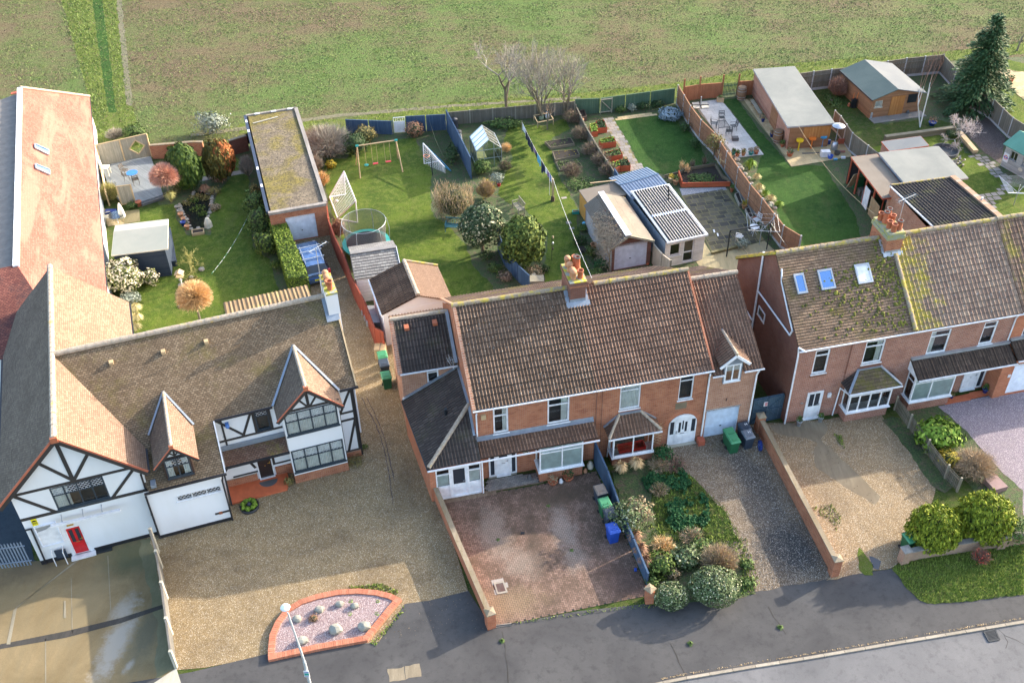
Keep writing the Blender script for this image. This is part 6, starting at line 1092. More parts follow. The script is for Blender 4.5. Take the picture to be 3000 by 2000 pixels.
trf('roof',T,'tile_tan_shade',[(0,dpt,ze_),(0,0,ze_),(rx,0,zg_),(rx,dpt,zg_)],'roman',course=.3,roll=.2);trf('roof',T,'tile_tan',[(w_,0,ze_),(w_,dpt,ze_),(rx,dpt,zg_),(rx,0,zg_)],'flat',course=.15);rdg(T,(rx,0,zg_+.03),(rx,dpt,zg_+.03),.13,'ridge_old');rdg(T,(rx,dpt,zg_+.05),(w_,dpt,ze_+.07),.08,'ridge','verge_tiles')
MD['tile_tan_shade']=rtile((.13,.085,.06),(.2,.14,.1),[(WL,.0,.12)],.7,None,dark=.4);strip(T,(-.05,0,ze_-.04),(-.05,dpt,ze_-.04),.08,.08,'upvc','gutter')  # west slope's shade is put into its darker tile colour
F,w_,_,lo,ya=rect(('F',1240,770),('F',1522,716),('F',1180,672),1.9);dpt=F.l(W('F',1180,672,1.9)).y
T=hut('garden_shed','small shed with bright yellow boarded side and brown felt roof','shed',F,lo,ya,w_,dpt,1.9,'boards_yellow');frf(T,[(-.08,-.05,1.93),(w_+.05,-.05,2.05),(w_+.05,dpt,2.05),(-.08,dpt,1.93)],'felt_brown');b=MB();b.box(-.03,0,dpt*.15,dpt*.55,.05,1.85);b.obj('door','boards_yellow',T);strip(T,(.9,dpt+.3,2.15),(2.8,dpt-.05,2.2),.08,.05,'wood_pale','timber_plank')
z1,z2=2.1,2.85;F,w_,_,lo,ya=rect(('F',1420,1108),('F',1738,1052),('F',1235,775),z1);dpt=F.l(W('F',1235,775,z1)).y;r0=F.l(W('F',1560,1045,z2));rx=r0.x
T=thing('garage','old garage with white ribbed door and bare vine sprawling over its roof','garage',lo,ya);da,db=F.N('F',1432,1290,.1).x,F.N('F',1676,1265,.1).x;dh=F.N('F',1560,1088,.1).z
b=MB();wallq(b,Pl(0,.1),.05,w_-.1,0,z1,[(da,db,.02,min(dh,z1-.05))]);b.face([(.05,.1,z1),(w_-.1,.1,z1),(rx,.1,z2-.05)]);b.obj('front_wall',['brick_dark','room'],T);b=MB();b.face([(.05,dpt,0),(.05,.1,0),(.05,.1,z1),(.05,dpt,z1)]);b.face([(w_-.1,.1,0),(w_-.1,dpt,0),(w_-.1,dpt,z1),(w_-.1,.1,z1)]);b.face([(w_,dpt,0),(0,dpt,0),(0,dpt,z1),(rx,dpt,z2),(w_,dpt,z1)]);b.obj('side_wall','wall_blueish',T);P_('wall_blueish',(.4,.4,.42),.9)
rollerdoor(T,Pl(0,.1),da,db,.02,min(dh,z1-.05),'garage_white',.085,True)
trf('roof',T,'old_sheet',[(-.15,dpt,z1-.1),(-.15,-.1,z1-.1),(rx,-.1,z2),(rx,dpt,z2)],'corr',roll=.16);trf('roof',T,'old_sheet',[(w_,-.1,z1),(w_,dpt,z1),(rx,dpt,z2),(rx,-.1,z2)],'plain');MD['old_sheet']=tiles((.22,.19,.15),(.32,.28,.23),(.12,.1,.08),9,1.1,None,.4,2,(.15,.08,.06),.5,.4,.4)
b=MB();b.bar((rx,-.12,z2+.06),(rx,dpt,z2+.06),.42,.06);b.obj('ridge_strip','white',T);strip(T,(-.15,-.12,z1-.12),(rx,-.12,z2-.02),.06,.16,'hide_wood','bargeboard');strip(T,(w_,-.12,z1-.05),(rx,-.12,z2-.02),.06,.16,'hide_wood','bargeboard')
GV=(F,w_,dpt,rx,z1,z2,lo,ya)
z1,z2=2.05,2.3;F,w_,_,lo,ya=rect(('G',530,955),('G',828,868),('G',465,832),z1)
T=thing('metal_shed','ribbed blue metal shed with shallow pitched roof','shed',lo,ya);mid=F.l(W('G',467,832,z2)).y;bk=F.l(W('G',412,770,z1)).y;b=MB();b.box(.05,w_-.05,.05,bk-.1,0,z1-.02);b.obj('wall','metal_blue',T)
trf('roof',T,'metal_blue2',[(0,0,z1),(w_,0,z1),(w_,mid,z2),(0,mid,z2)],'seam',roll=.24);trf('roof',T,'metal_blue2',[(0,bk,z1),(w_,bk,z1),(w_,mid,z2),(0,mid,z2)],'seam',roll=.24);P_('metal_blue',(.07,.13,.22),.4,.3);P_('metal_blue2',(.2,.25,.33),.4,.4);strip(T,(0,mid,z2+.03),(w_,mid,z2+.03),.12,.03,'metal_blue','ridge_cap')
z1,z2=2.2,2.45;F,w_,_,lo,ya=rect(('G',792,1280),('G',1105,1215),('G',537,892),z1);dpt=F.l(W('G',537,892,z2)).y;n0=.12
def ox(x,y): p=F.N('G',x,y,n0);return p.x,p.z
a1,a2,a3,a4=ox(818,1290),ox(905,1275),ox(925,1265),ox(1010,1255);
T=thing('summerhouse','cream clad summerhouse with dark striped corrugated roof and glazed doors','summerhouse',lo,ya);b=MB();Pn=Pl(0,n0);wallq(b,Pn,0,w_-.1,0,z1-.1,[(a1[0],a2[0],.85,1.85),(a3[0],a4[0],.1,1.9)]);b.obj('front_wall',['clad_cream','room'],T);b=MB();b.face([(0,dpt,0),(0,n0,0),(0,n0,z1-.1),(0,dpt,z1-.1)]);b.face([(w_-.1,n0,0),(w_-.1,dpt,0),(w_-.1,dpt,z1-.1),(w_-.1,n0,z1-.1)]);b.face([(w_,dpt,0),(0,dpt,0),(0,dpt,z1),(w_,dpt,z1)]);b.obj('side_wall','clad_blue',T)
bars(T,Pn,a1[0],a2[0],.85,1.85,'cream_white',t=.09,sill=.03);P_('cream_white',(.72,.68,.66),.6);bars(T,Pn,a3[0],a4[0],.1,1.9,'cream_white',(),(.45,),t=.09,sill=0,name='glazed_door')
trf('roof',T,'stripe_roof',[(.25,0,z1+.02),(w_-.2,0,z1+.02),(w_-.2,dpt,z2+.02),(.25,dpt,z2+.02)],'corr',roll=.2)
def stripe(t):
 sp=t.n('SeparateXYZ');t.L(t.co('UV'),sp.inputs[0]);fr=t.math('FRACT',t.math('DIVIDE',sp.outputs[0],.2));n=t.noise(6,4,.7);w1=t.ramp(fr,[(.43,0),(.48,1),(.58,1),(.63,0)]);d=t.mix(t.ramp(n,[(.45,0),(.6,.7)]),(.035,.025,.03),(.05,.055,.015));x=t.mix(w1,d,(.5,.5,.53));band=t.ramp(t.math('ABSOLUTE',t.math('SUBTRACT',sp.outputs[1],3.0)),[(0,1),(.09,1),(.13,0)]);x=t.mix(band,x,(.6,.62,.66));return t.fin(x,.6,n,.3,.02)
MD['stripe_roof']=stripe
strip(T,(.1,-.05,z1+.0),(.1,dpt,z2+.0),.18,.08,'galv','gutter');strip(T,(w_-.08,-.05,z1),(w_-.08,dpt,z2),.14,.1,'garage_white','gutter');strip(T,(0,-.06,z1-.03),(w_,-.06,z1-.03),.12,.14,'white','fascia');strip(T,(0,dpt,z2),(w_,dpt,z2),.1,.1,'white','fascia');b=MB();b.tube((w_*.72,dpt*.72,z2),(w_*.7,dpt*.74,z2+1.0),.05,.05,8);b.obj('flue','dark_metal',T)
z1=2.15;F,w_,_,lo,ya=rect(('H',42,768),('H',348,745),('O',1716,163),z1);dpt=F.l(W('O',1716,163,z1)).y;bx=F.l(W('O',1812,163,z1)).x
T=hut('garden_room','long timber garden room with pale flat roof and pinkish boarded side','garden room',F,lo,ya,w_-.2,dpt-.1,z1-.08,'clad_orange');b=MB();b.face([(-.012,dpt-.1,0),(-.012,0,0),(-.012,0,z1-.08),(-.012,dpt-.1,z1-.08)]);b.obj('side_cladding','clad_pink',T)
frf(T,[(-.3,-.1,z1),(w_,-.1,z1),(w_+(bx-w_)*.0+.0,dpt,z1+.12),(-.1,dpt,z1+.12)],'felt',.12,fmat='fascia_g');P_('fascia_g',(.35,.33,.32),.7)
q=F.U('G',1585,190,0);q2=F.U('G',1625,400,0);b=MB();y0_=min(max(F.U('G',1625,400,0).y,2),dpt-2);b.box(-.05,-.012,y0_-.1,y0_+1.4,.05,1.95);b.obj('door','clad_orange',T);b=MB();b.box(w_*.32,w_*.95,-.03,.0,.9,1.9);b.obj('hatch_boards','boards_orange',T)
z1,z2=1.8,2.5;F,w_,_,lo,ya=rect(('H',622,580),('H',995,528),('H',420,372),z1);dpt=F.l(W('H',420,372,z1)).y;rx=F.l(W('H',820,526,z2)).x
T=hut('timber_shed','brown boarded shed with green and grey felt roof near the field','shed',F,lo,ya,w_-.25,dpt-.1,z1-.05,'clad_orange',[(.3,1.0,.95,1.55)]);b=MB();b.face([(0,.01,z1-.05),(w_-.25,.01,z1-.05),(rx,.01,z2-.08)]);b.obj('gable_wall','clad_orange',T);bars(T,PF,.3,1.0,.95,1.55,'cream',t=.06,cur='net',sill=.03)
trf('roof',T,'felt_green',[(-.15,dpt,z1),(-.15,-.2,z1),(rx,-.2,z2),(rx,dpt,z2)]);trf('roof',T,'felt_blue',[(w_,-.2,z1),(w_,dpt,z1),(rx,dpt,z2),(rx,-.2,z2)]);strip(T,(-.17,-.22,z1-.04),(-.17,dpt,z1-.04),.05,.12,'black','fascia')
b=MB();b.box(w_*.36,w_*.62,-.04,0,.05,1.75);b.obj('door','boards_orange',T);b=MB();b.box(w_*.68,w_*.85,-.04,-.0,1.0,1.75);b.obj('mesh_window','dark_metal',T);b=MB();b.box(0,w_,-.9,0,0,.06);b.obj('paved_apron','slab_grey',T)
z1=2.3;F,w_,_,lo,ya=rect(('H',690,1282),('H',765,1275),('H',425,992),z1);dpt=F.l(W('H',425,992,z1)).y;wb=F.l(W('H',600,996,z1)).x;w_=max(w_,2.0)
T=thing('open_store','open sided timber store with felt roof, full of tools and frames','store',lo,ya);frf(T,[(0,0,z1),(w_,0,z1+.05),(max(wb,w_),dpt,z1+.05),(0,dpt,z1)],'felt_brown',.1,fmat='plank_red')
for i in range(5): b=MB();n_=dpt*i/4;b.box(.05,.15,max(0,n_-.1),n_,0,z1-.1);b.obj('post','plank_red',T)
b=MB();b.face([(w_-.1,0,0),(w_-.1,dpt,0),(w_-.1,dpt,z1),(w_-.1,0,z1)]);b.face([(0,dpt,0),(w_,dpt,0),(w_,dpt,z1),(0,dpt,z1)]);b.obj('back_wall','room',T);b=MB()
for i in range(9): b.box(.02,.06,.2+i*.16,.28+i*.16,.0,1.5)
b.obj('slatted_screen','wood_pale',T);b=MB();b.box(.0,.05,1.9,2.7,.1,1.7);b.obj('white_board','white',T);b=MB();b.bar((-.05,dpt*.86,.2),(.1,dpt*.78,1.6),.6,.04);b.obj('leaning_sheet','cardboard',T)
for i,(n_,h_) in enumerate(((3.3,.8),(4.1,.5),(5.0,1.1),(5.8,.7))):
 if n_<dpt-.4: b=MB();b.box(.3,.9,n_-.25,n_+.25,0,h_);b.obj('stored_box',['stone_dark','wicker','bin_green','wood_dark'][i],T)
z1=2.6;F,w_,_,lo,ya=rect(('H',862,1180),('H',1290,1132),('H',665,962),z1);dpt=F.l(W('H',665,962,z1)).y
T=hut('outbuilding','square outbuilding with pale grey felt roof and blue grey side','outbuilding',F,lo,ya,w_-.6,dpt-.1,z1-.1,'brick_dark');b=MB();b.face([(-.01,dpt-.1,0),(-.01,0,0),(-.01,0,z1-.1),(-.01,dpt-.1,z1-.1)]);b.obj('side_boards','clad_blue',T);frf(T,[(-.1,-.1,z1),(w_,-.1,z1),(w_,dpt,z1+.05),(-.1,dpt,z1+.05)],'felt',.1,fmat='fascia_g')
z1=2.0;F,w_,_,lo,ya=rect(('H',742,942),('H',1005,905),('H',722,897),z1);dpt=max(1.2,F.l(W('H',722,897,z1)).y)
T=hut('small_shed','low shed with grey slab roof behind pale grey felt roof','shed',F,lo,ya,w_,dpt,z1-.1,'clad_pink');frf(T,[(-.1,-.1,z1),(w_+.1,-.1,z1),(w_+.1,dpt,z1+.1),(-.1,dpt,z1+.1)],'felt_blue',.08,fmat='plank_red')
z1=3.0;F,w_,_,lo,ya=rect(('H',1000,1470),('H',1392,1415),('H',755,1192),z1);dpt=F.l(W('H',755,1192,z1)).y;w_=w_+.5
T=hut('brick_annexe','single storey brick annexe with black ribbed tile roof behind the right houses','annexe',F,lo,ya,w_,dpt,z1-.1,'brick_pale');trf('roof',T,'rom_black',[(0,dpt,z1),(w_,dpt,z1),(w_,-2,z1+.5),(0,-2,z1+.5)],'roman',roll=.25);b=MB();b.bar((w_+.15,-2,z1+.5),(w_+.15,dpt,z1+.02),.4,.3);b.obj('parapet','brick_buff',T);rdg(T,(0,dpt,z1+.05),(w_,dpt,z1+.05),.08,'ridge');strip(T,(-.04,-2,z1+.45),(-.04,dpt,z1-.03),.06,.1,'upvc','gutter');b=MB();b.tube((w_+.2,dpt*.28,z1+.2),(w_+.2,dpt*.28,z1+.6),.07,.07,8);b.obj('vent_pipe','white',T)
z1=2.2;p0=W('H',1520,1050);yq=SY;T=thing('summerhouse','pale grey summerhouse with green roof and red ring sign, at right edge','summerhouse',(p0.x,p0.y,0),-62)
F=Fr((p0.x,p0.y),-62);qd=3.4;b=MB();wallq(b,PF,0,qd,0,1.9,[(.55,1.2,.9,1.6),(1.7,2.4,.9,1.6)],.2);b.face([(0,2.6,0),(0,0,0),(0,0,1.9),(0,1.3,2.5),(0,2.6,1.9)]);b.face([(qd,0,0),(qd,2.6,0),(qd,2.6,1.9),(qd,1.3,2.5),(qd,0,1.9)]);b.obj('wall',['clad_grey','room'],T);trf('roof',T,'felt_grn2',[(-.2,-.2,1.85),(qd+.2,-.2,1.85),(qd+.2,1.3,2.6),(-.2,1.3,2.6)]);trf('roof',T,'felt_grn2',[(-.2,2.8,1.85),(qd+.2,2.8,1.85),(qd+.2,1.3,2.6),(-.2,1.3,2.6)]);MD['felt_grn2']=felt((.08,.22,.16),(.12,.3,.22));bars(T,PF,.55,1.2,.9,1.6,'galv',(.5,),t=.05);bars(T,PF,1.7,2.4,.9,1.6,'galv',(.5,),t=.05,cur='net')
b=MB();pbox(b,PF,.05,.52,.5,1.2,-.04,0);sg=b.obj('sign_board','white',T);b=MB();
for i in range(20):
 a0,a1=6.283*i/20,6.283*(i+1)/20;b.face([PF.p(.285+.17*math.cos(a0),.88+.17*math.sin(a0),-.05),PF.p(.285+.17*math.cos(a1),.88+.17*math.sin(a1),-.05),PF.p(.285+.11*math.cos(a1),.88+.11*math.sin(a1),-.05),PF.p(.285+.11*math.cos(a0),.88+.11*math.sin(a0),-.05)])
b.obj('red_ring','red',sg);b=MB();pbox(b,PF,.08,.49,.85,.91,-.06,-.052);b.obj('blue_bar','bin_blue',sg)
b=MB();b.prism([PF.p(1.75+.2*math.cos(6.28*i/12),.55+.14*math.sin(6.28*i/12),-.03) for i in range(12)],(0,1,0),0,.02);b.obj('oval_plaque','cream',T)
z1=2.3;F,w_,_,lo,ya=rect(('A',650,1068),('A',962,1030),('A',625,918),z1);dpt=F.l(W('A',625,915,z1)).y
T=hut('garden_shed','timber shed with pale mineral felt roof leaning on the hall wall','shed',F,lo,ya,w_-.2,dpt-.1,z1-.08,'deck_dark');mid=dpt*.72;frf(T,[(-.1,-.1,z1),(w_,-.1,z1),(w_-.05,mid,z1+.22),(-.1,mid,z1+.22)],'felt_pg',.08,fmat='cream');frf(T,[(-.1,mid,z1+.22),(w_-.05,mid,z1+.22),(w_-.1,dpt,z1+.12),(-.1,dpt,z1+.12)],'felt_pg2',.08,fmat='cream');MD['felt_pg']=felt((.24,.26,.23),(.3,.31,.27));MD['felt_pg2']=felt((.32,.32,.29),(.38,.37,.33))
T=wth('decking','dark blue grey raised deck with steps beside the pale roofed shed','deck',W('A',925,1140));b=MB()
P=G('A 925 1150 1020 1135 985 940 945 930 930 1040');b.prism([Vector((p.x,p.y,0)) for p in P],(0,0,1),0,.45);b.obj('deck','deck_dark',T);b=MB();P=G('A 850 1060 925 1150 930 1040');b.prism([Vector((p.x,p.y,0)) for p in P],(0,0,1),0,.5);b.obj('step','deck_dark',T)
T=wth('decking','weathered grey timber deck carrying the blue table','deck',W('A',600,580));b=MB();P=[Vector((p.x,p.y,0)) for p in G('A 585 575 730 540 870 520 940 740 815 780 770 770 700 780 640 720')];b.prism(P,(0,0,1),0,.22);b.obj('deck','deck',T);b=MB();a_,c_=W('A',940,748),W('A',815,790);b.bar(a_+Vector((0,0,.1)),c_+Vector((0,0,.1)),.25,.18);b.obj('step','stone_dark',T)
z1,z2=1.5,2.35;F,w_,_,lo,ya=rect(('F',380,375),('F',572,348),('F',328,265),z1);dpt=F.l(W('F',328,262,z1)).y;rx=w_*.5
T=thing('greenhouse','small aluminium framed greenhouse with glass ridge roof','greenhouse',lo,ya);b=MB();gm=MB()
def gp_(x,y,z): return Vector((x,y,z))
nb_=4
for i in range(nb_+1):
 y=dpt*i/nb_;b.bar(gp_(0,y,0),gp_(0,y,z1),.04);b.bar(gp_(w_,y,0),gp_(w_,y,z1),.04);b.bar(gp_(0,y,z1),gp_(rx,y,z2),.04);b.bar(gp_(w_,y,z1),gp_(rx,y,z2),.04)
for x,z in ((0,z1),(w_,z1),(rx,z2),(0,.05),(w_,.05)): b.bar(gp_(x,0,z),gp_(x,dpt,z),.05)
for y in (0,dpt):
 b.bar(gp_(0,y,z1),gp_(w_,y,z1),.04);
 for x in (.3,.7): b.bar(gp_(w_*x,y,0),gp_(w_*x,y,z1+(z2-z1)*.6),.04)
b.bar(gp_(0,0,z1*.5),gp_(w_,0,z1*.5),.03)
b.obj('frame','galv',T)
for A in ([(0,0,z1),(0,dpt,z1),(rx,dpt,z2),(rx,0,z2)],[(w_,0,z1),(w_,dpt,z1),(rx,dpt,z2),(rx,0,z2)]): m=MB();m.face(A);m.obj('roof_glass','gh_glass',T)
for A in ([(0,0,0),(0,dpt,0),(0,dpt,z1),(0,0,z1)],[(w_,0,0),(w_,dpt,0),(w_,dpt,z1),(w_,0,z1)],[(0,0,0),(w_,0,0),(w_,0,z1),(rx,0,z2),(0,0,z1)],[(0,dpt,0),(w_,dpt,0),(w_,dpt,z1),(rx,dpt,z2),(0,dpt,z1)]): m=MB();m.face(A);m.obj('wall_glass','green_glass',T)
MD['gh_glass']=glassm((.5,.68,.64),.25,.76)
m=MB();m.box(.15,w_*.45,.3,dpt-.3,.6,.66);m.box(.15,.2,.3,.36,0,.6);m.box(.15,.2,dpt-.36,dpt-.3,0,.6);m.obj('staging','wood_pale',T)
def rv(rr):
 z=rr.uniform(-1,1);a=rr.uniform(0,6.2832);s=math.sqrt(1-z*z);return Vector((s*math.cos(a),s*math.sin(a),z))
def leafq(b,p,n,s,rr,el=1.5,up=None,a=None):
 t=(up if up else rv(rr));t=(t-n*t.dot(n));
 if t.length<.05: t=n.orthogonal()
 t.normalize();c=n.cross(t);h=t*s*el*.5;w_=c*s*.5;b.face([p-h,p+w_,p+h,p-w_],None,rr.random() if a is None else a)
def crown(b,c,rx,ry,rz,n,s,rr,lump=.22,ls=2.2,el=1.5,inner=.75,flat=0,up=None,jit=.6,zmin=None,k=None):
 c=Vector(c);sd=rr.uniform(0,99)
 for i in range(n):
  d=rv(rr)
  if d.z<-.75: continue
  f=1+lump*noise.noise(d*ls+Vector((sd,0,0)))*1.6+lump*.5*noise.noise(d*ls*2.7+Vector((0,sd,0)));q=rr.random();rad=f*(inner+(1-inner)*q**.6);
  if flat:
   m_=max(abs(d.x),abs(d.y),abs(d.z));rad*=(1-flat)+flat/m_*.8
  p=c+Vector((d.x*rx,d.y*ry,d.z*rz))*rad
  if p.z<.02: continue
  nn=(Vector((d.x/rx,d.y/ry,d.z/rz)).normalized()+rv(rr)*jit).normalized();leafq(b,p,nn,s*rr.uniform(.6,1.35),rr,el,up,rr.random())
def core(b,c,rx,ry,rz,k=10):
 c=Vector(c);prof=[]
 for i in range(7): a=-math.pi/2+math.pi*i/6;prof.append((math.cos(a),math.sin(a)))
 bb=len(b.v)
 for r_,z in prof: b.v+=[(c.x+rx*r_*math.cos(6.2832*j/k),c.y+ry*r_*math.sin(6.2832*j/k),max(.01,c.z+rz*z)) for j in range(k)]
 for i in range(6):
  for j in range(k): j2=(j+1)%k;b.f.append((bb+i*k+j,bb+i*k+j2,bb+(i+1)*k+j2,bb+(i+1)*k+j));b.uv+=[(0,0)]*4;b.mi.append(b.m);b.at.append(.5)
SEED=[100]
def bush(name,label,cat,v,x,y,w_,h_,mat,n=1400,s=.1,base=None,dens=1,lump=.3,inner=.72,flat=0,el=1.5,group=None,trunk=None,lift=0,dy=None,up=None,ls=2.2,jit=.6,cm=True,bark='bark'):
 """v,x,y: pixel at the foot of the plant; w_ width and h_ height in metres"""
 SEED[0]+=1;rr=random.Random(SEED[0]);p=W(v,x,y);T=wth(name,label,cat,p,group);rx=w_/2;ry=(dy or w_*.9)/2;rz=(h_-lift)/2;c=p+Vector((0,0,lift+rz));b=MB()
 crown(b,c,rx,ry,rz*1.03,n,s,rr,lump,ls,el,inner,flat,up,jit)
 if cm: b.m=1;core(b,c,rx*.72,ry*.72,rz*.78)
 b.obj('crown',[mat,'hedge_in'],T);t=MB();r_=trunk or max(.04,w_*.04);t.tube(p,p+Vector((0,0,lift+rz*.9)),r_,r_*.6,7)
 for i in range(4): d=rv(rr);t.tube(p+Vector((0,0,lift+rz*.35)),c+Vector((d.x*rx*.6,d.y*ry*.6,abs(d.z)*rz*.5)),r_*.5,r_*.2,5)
 t.obj('trunk',bark,T);return T
def twb(name,label,cat,v,x,y,w_,h_,mat,n=700,tw=.018,lift=0,group=None,trunk=.05,spread=1.0,curl=.25,inner=.15,dome=False,bark='bark',leaf=None,ln=0,lsz=.06):
 SEED[0]+=1;rr=random.Random(SEED[0]);p=W(v,x,y);T=wth(name,label,cat,p,group);b=MB();hub=p+Vector((0,0,lift));H_=h_-lift
 for i in range(n):
  a=rr.uniform(0,6.2832);
  if dome: el=math.asin(rr.uniform(-.35,1));d=Vector((math.cos(el)*math.cos(a),math.cos(el)*math.sin(a),math.sin(el)));L=Vector((d.x*w_/2,d.y*w_/2,d.z*H_*.55));st=hub+Vector((0,0,H_*.45))+L*rr.uniform(.0,.75);en=hub+Vector((0,0,H_*.45))+L*rr.uniform(.8,.97)
  else: q=rr.random()**.6;L=Vector((math.cos(a)*w_/2*q*spread,math.sin(a)*w_/2*q*spread,H_*(1-.45*q*q)*rr.uniform(.6,1)));t0=rr.uniform(inner,.7);st=hub+Vector((L.x*t0,L.y*t0,L.z*t0));en=hub+L
  mid=(st+en)/2+rv(rr)*(en-st).length*curl*.5;sd_=(en-st).cross(rv(rr));
  if sd_.length<1e-4: continue
  sd_=sd_.normalized()*tw*rr.uniform(.5,1.2);at=rr.random();b.face([st-sd_,st+sd_,mid+sd_*.8,mid-sd_*.8],None,at);b.face([mid-sd_*.8,mid+sd_*.8,en+sd_*.3,en-sd_*.3],None,at)
  e2=en+rv(rr)*(en-mid).length*(.45 if dome else .8);b.face([mid-sd_*.6,mid+sd_*.6,e2],None,at)
 o=b.obj('crown',mat,T)
 if leaf: b=MB();crown(b,hub+Vector((0,0,H_*.5)),w_/2*.95,w_/2*.95,H_/2,ln,lsz,rr,.3,inner=.3,jit=2);b.obj('leaves',leaf,T)
 t=MB();t.tube(p,hub+Vector((0,0,H_*.35)),trunk,trunk*.6,7)
 for i in range(7): a=i*.9;t.tube(hub+Vector((0,0,.05)),hub+Vector((math.cos(a)*w_*.22,math.sin(a)*w_*.22,H_*.5)),trunk*.45,trunk*.15,5)
 t.obj('trunk',bark,T);return T
def btr(name,label,v,x,y,h_,spread,mat='twig_grey',bark='bark',r0=.14,seed=1,stems=1,depth=6,lean=(0,0),kids=3,upw=.35,group=None,fork=.25,tw=1.0):
 rr=random.Random(seed);p=W(v,x,y);T=wth(name,label,'tree',p,group);t=MB();c=MB()
 def br(p,d,L,r_,k):
  n=2 if k>2 else 1;q=p
  for i in range(n):
   d=(d+rv(rr)*.16+Vector((0,0,.05*upw))).normalized();e=q+d*L/n;(t if k>=depth-1 else c).tube(q,e,r_*(1-.25*i/n),r_*(1-.25*(i+1)/n)*.85,6 if k>3 else 3,False);q=e
  if k<=0: return
  m_=kids if k>1 else kids+1
  for i in range(m_):
   nd=(d*rr.uniform(.5,1)+rv(rr)*spread+Vector((0,0,upw*rr.uniform(.2,1)))).normalized();s_=q if i<2 else p.lerp(q,rr.uniform(.4,.9));br(s_,nd,L*rr.uniform(.6,.82),max(r_*.6,.007*tw),k-1)
 for i in range(stems):
  d=(Vector((lean[0],lean[1],1))+(rv(rr)*.35 if stems>1 else Vector())).normalized();br(p+Vector((rr.uniform(-.2,.2),rr.uniform(-.2,.2),0))*(stems>1),d,h_*fork,r0,depth)
 t.obj('trunk',bark,T);c.obj('crown',mat,T);return T
def tuft(name,label,v,x,y,r_,h_,mat,n=160,arch=1.0,cat='grass clump',group=None,wd=.02):
 SEED[0]+=1;rr=random.Random(SEED[0]);p=W(v,x,y);T=wth(name,label,cat,p,group);b=MB()
 for i in range(n):
  a=rr.uniform(0,6.2832);d=Vector((math.cos(a),math.sin(a),0));R_2=r_*rr.uniform(.3,1);H_=h_*rr.uniform(.6,1);sd_=Vector((-d.y,d.x,0))*wd*rr.uniform(.6,1.2);at=rr.random();p0=p+d*.05;p1=p+d*R_2*.45+Vector((0,0,H_));p2=p+d*R_2+Vector((0,0,H_*(1-.5*arch)))
  b.face([p0-sd_,p0+sd_,p1+sd_,p1-sd_],None,at);b.face([p1-sd_,p1+sd_,p2],None,at)
 b.obj('blades',mat,T);return T
cB='leaf_'
bush('conifer','tall rounded dark green conifer behind the deck','conifer','A',1085,690,2.6,3.7,'leaf_conifer',5200,.13,lump=.12,el=2.6,up=Vector((0,0,1)),jit=.5,inner=.82,ls=4)
T=bush('conifer','conifer of browning foliage turning bright orange on its sunny side','conifer','A',1275,640,2.3,3.4,'leaf_conbrown',3600,.12,lump=.14,el=2.4,up=Vector((0,0,1)),inner=.82,ls=4);rr=random.Random(3);b=MB();p=W('A',1275,640);crown(b,p+Vector((.28,.12,1.85)),.98,.95,1.55,1500,.13,rr,.12,el=2.4,inner=.95,up=Vector((0,0,1)));b.obj('orange_foliage','leaf_orange',T)
twb('domed_willow','pink domed twiggy tree standing over the deck edge','tree','A',978,745,2.55,3.0,'twig_pink',2600,.022,1.0,dome=True,trunk=.09);twb('domed_willow','tan domed twiggy tree beside the rear ribbed roof','tree','A',1150,1448,2.55,3.1,'twig_tan',2800,.022,.9,dome=True,trunk=.09)
bush('pieris_shrub','large cream flowered shrub below the pale roofed shed','shrub','A',725,1275,2.7,2.3,'leaf_pier',2600,.12,lump=.25);bush('pieris_shrub','small cream flowered shrub touching the larger one','shrub','A',872,1240,1.1,1.2,'leaf_pier',800,.1)
twb('bare_shrub','russet bare shrub between shed and cream flowered shrubs','shrub','A',850,1160,1.5,1.7,'twig_red',900,.02);bush('silver_shrub','silver leaved low shrub at the hall corner','shrub','A',755,1345,1.4,.7,'leaf_silver',900,.09,cm=False)
for i,(x,y,l) in enumerate(((785,1395,'straw coloured grass clump nearest the silver shrub'),(792,1450,'middle straw coloured grass clump beside the orange roof'),(780,1505,'straw coloured grass clump tucked against the house ridge'))): tuft('grass_clump',l,'A',x,y,.55,.6,'grass_pale',260)
btr('small_tree','small bare yellow green tree in the left lawn','A',1105,1170,2.2,.75,'twig_green','twig_green',.05,5,3,4,kids=3,upw=.25,fork=.3)
bush('evergreen_bush','dark evergreen bush beyond the board screens','shrub','A',785,415,1.9,1.4,'leaf_green',1300,.1);twb('bare_shrub','pale brown bare shrub beside the hall rear corner','shrub','A',670,405,1.8,1.0,'twig_grey',600,.02);bush('silver_shrub','feathery grey green bush behind the two conifers','shrub','A',1225,375,2.6,1.9,'leaf_silver',1500,.12,cm=False,lump=.4,inner=.4)
for x,y,w_,h_,m_,l in ((1485,850,1.9,2.1,'leaf_green','evergreen mound beside mossy garage wall, nearest the field'),(1510,960,2.0,2.3,'leaf_green','bronze green evergreen mound in the garage border'),(1540,1060,1.8,1.7,'leaf_laurel','dark strappy evergreen beside the clipped hedge end')): bush('border_shrub',l,'shrub','A',x,y,w_,h_,m_,1300,.1,group='evergreens along the garage border')
twb('bare_shrub','grey bare shrub leaning on the mossy garage fascia','shrub','A',1425,620,1.3,2.0,'twig_grey',600,.02);bush('border_shrub','narrow brown green shrub under the mossy garage fascia','shrub','A',1470,745,.8,1.2,'leaf_bronze',500,.08)
twb('bare_hedge','brownish clipped hedge square between screens and hall','hedge','A',640,760,1.8,1.6,'twig_green',900,.02,leaf='leaf_bronze',ln=700);bush('ground_shrub','low green plants beside orange pot','shrub','A',760,800,.9,.45,'leaf_green',350,.08)
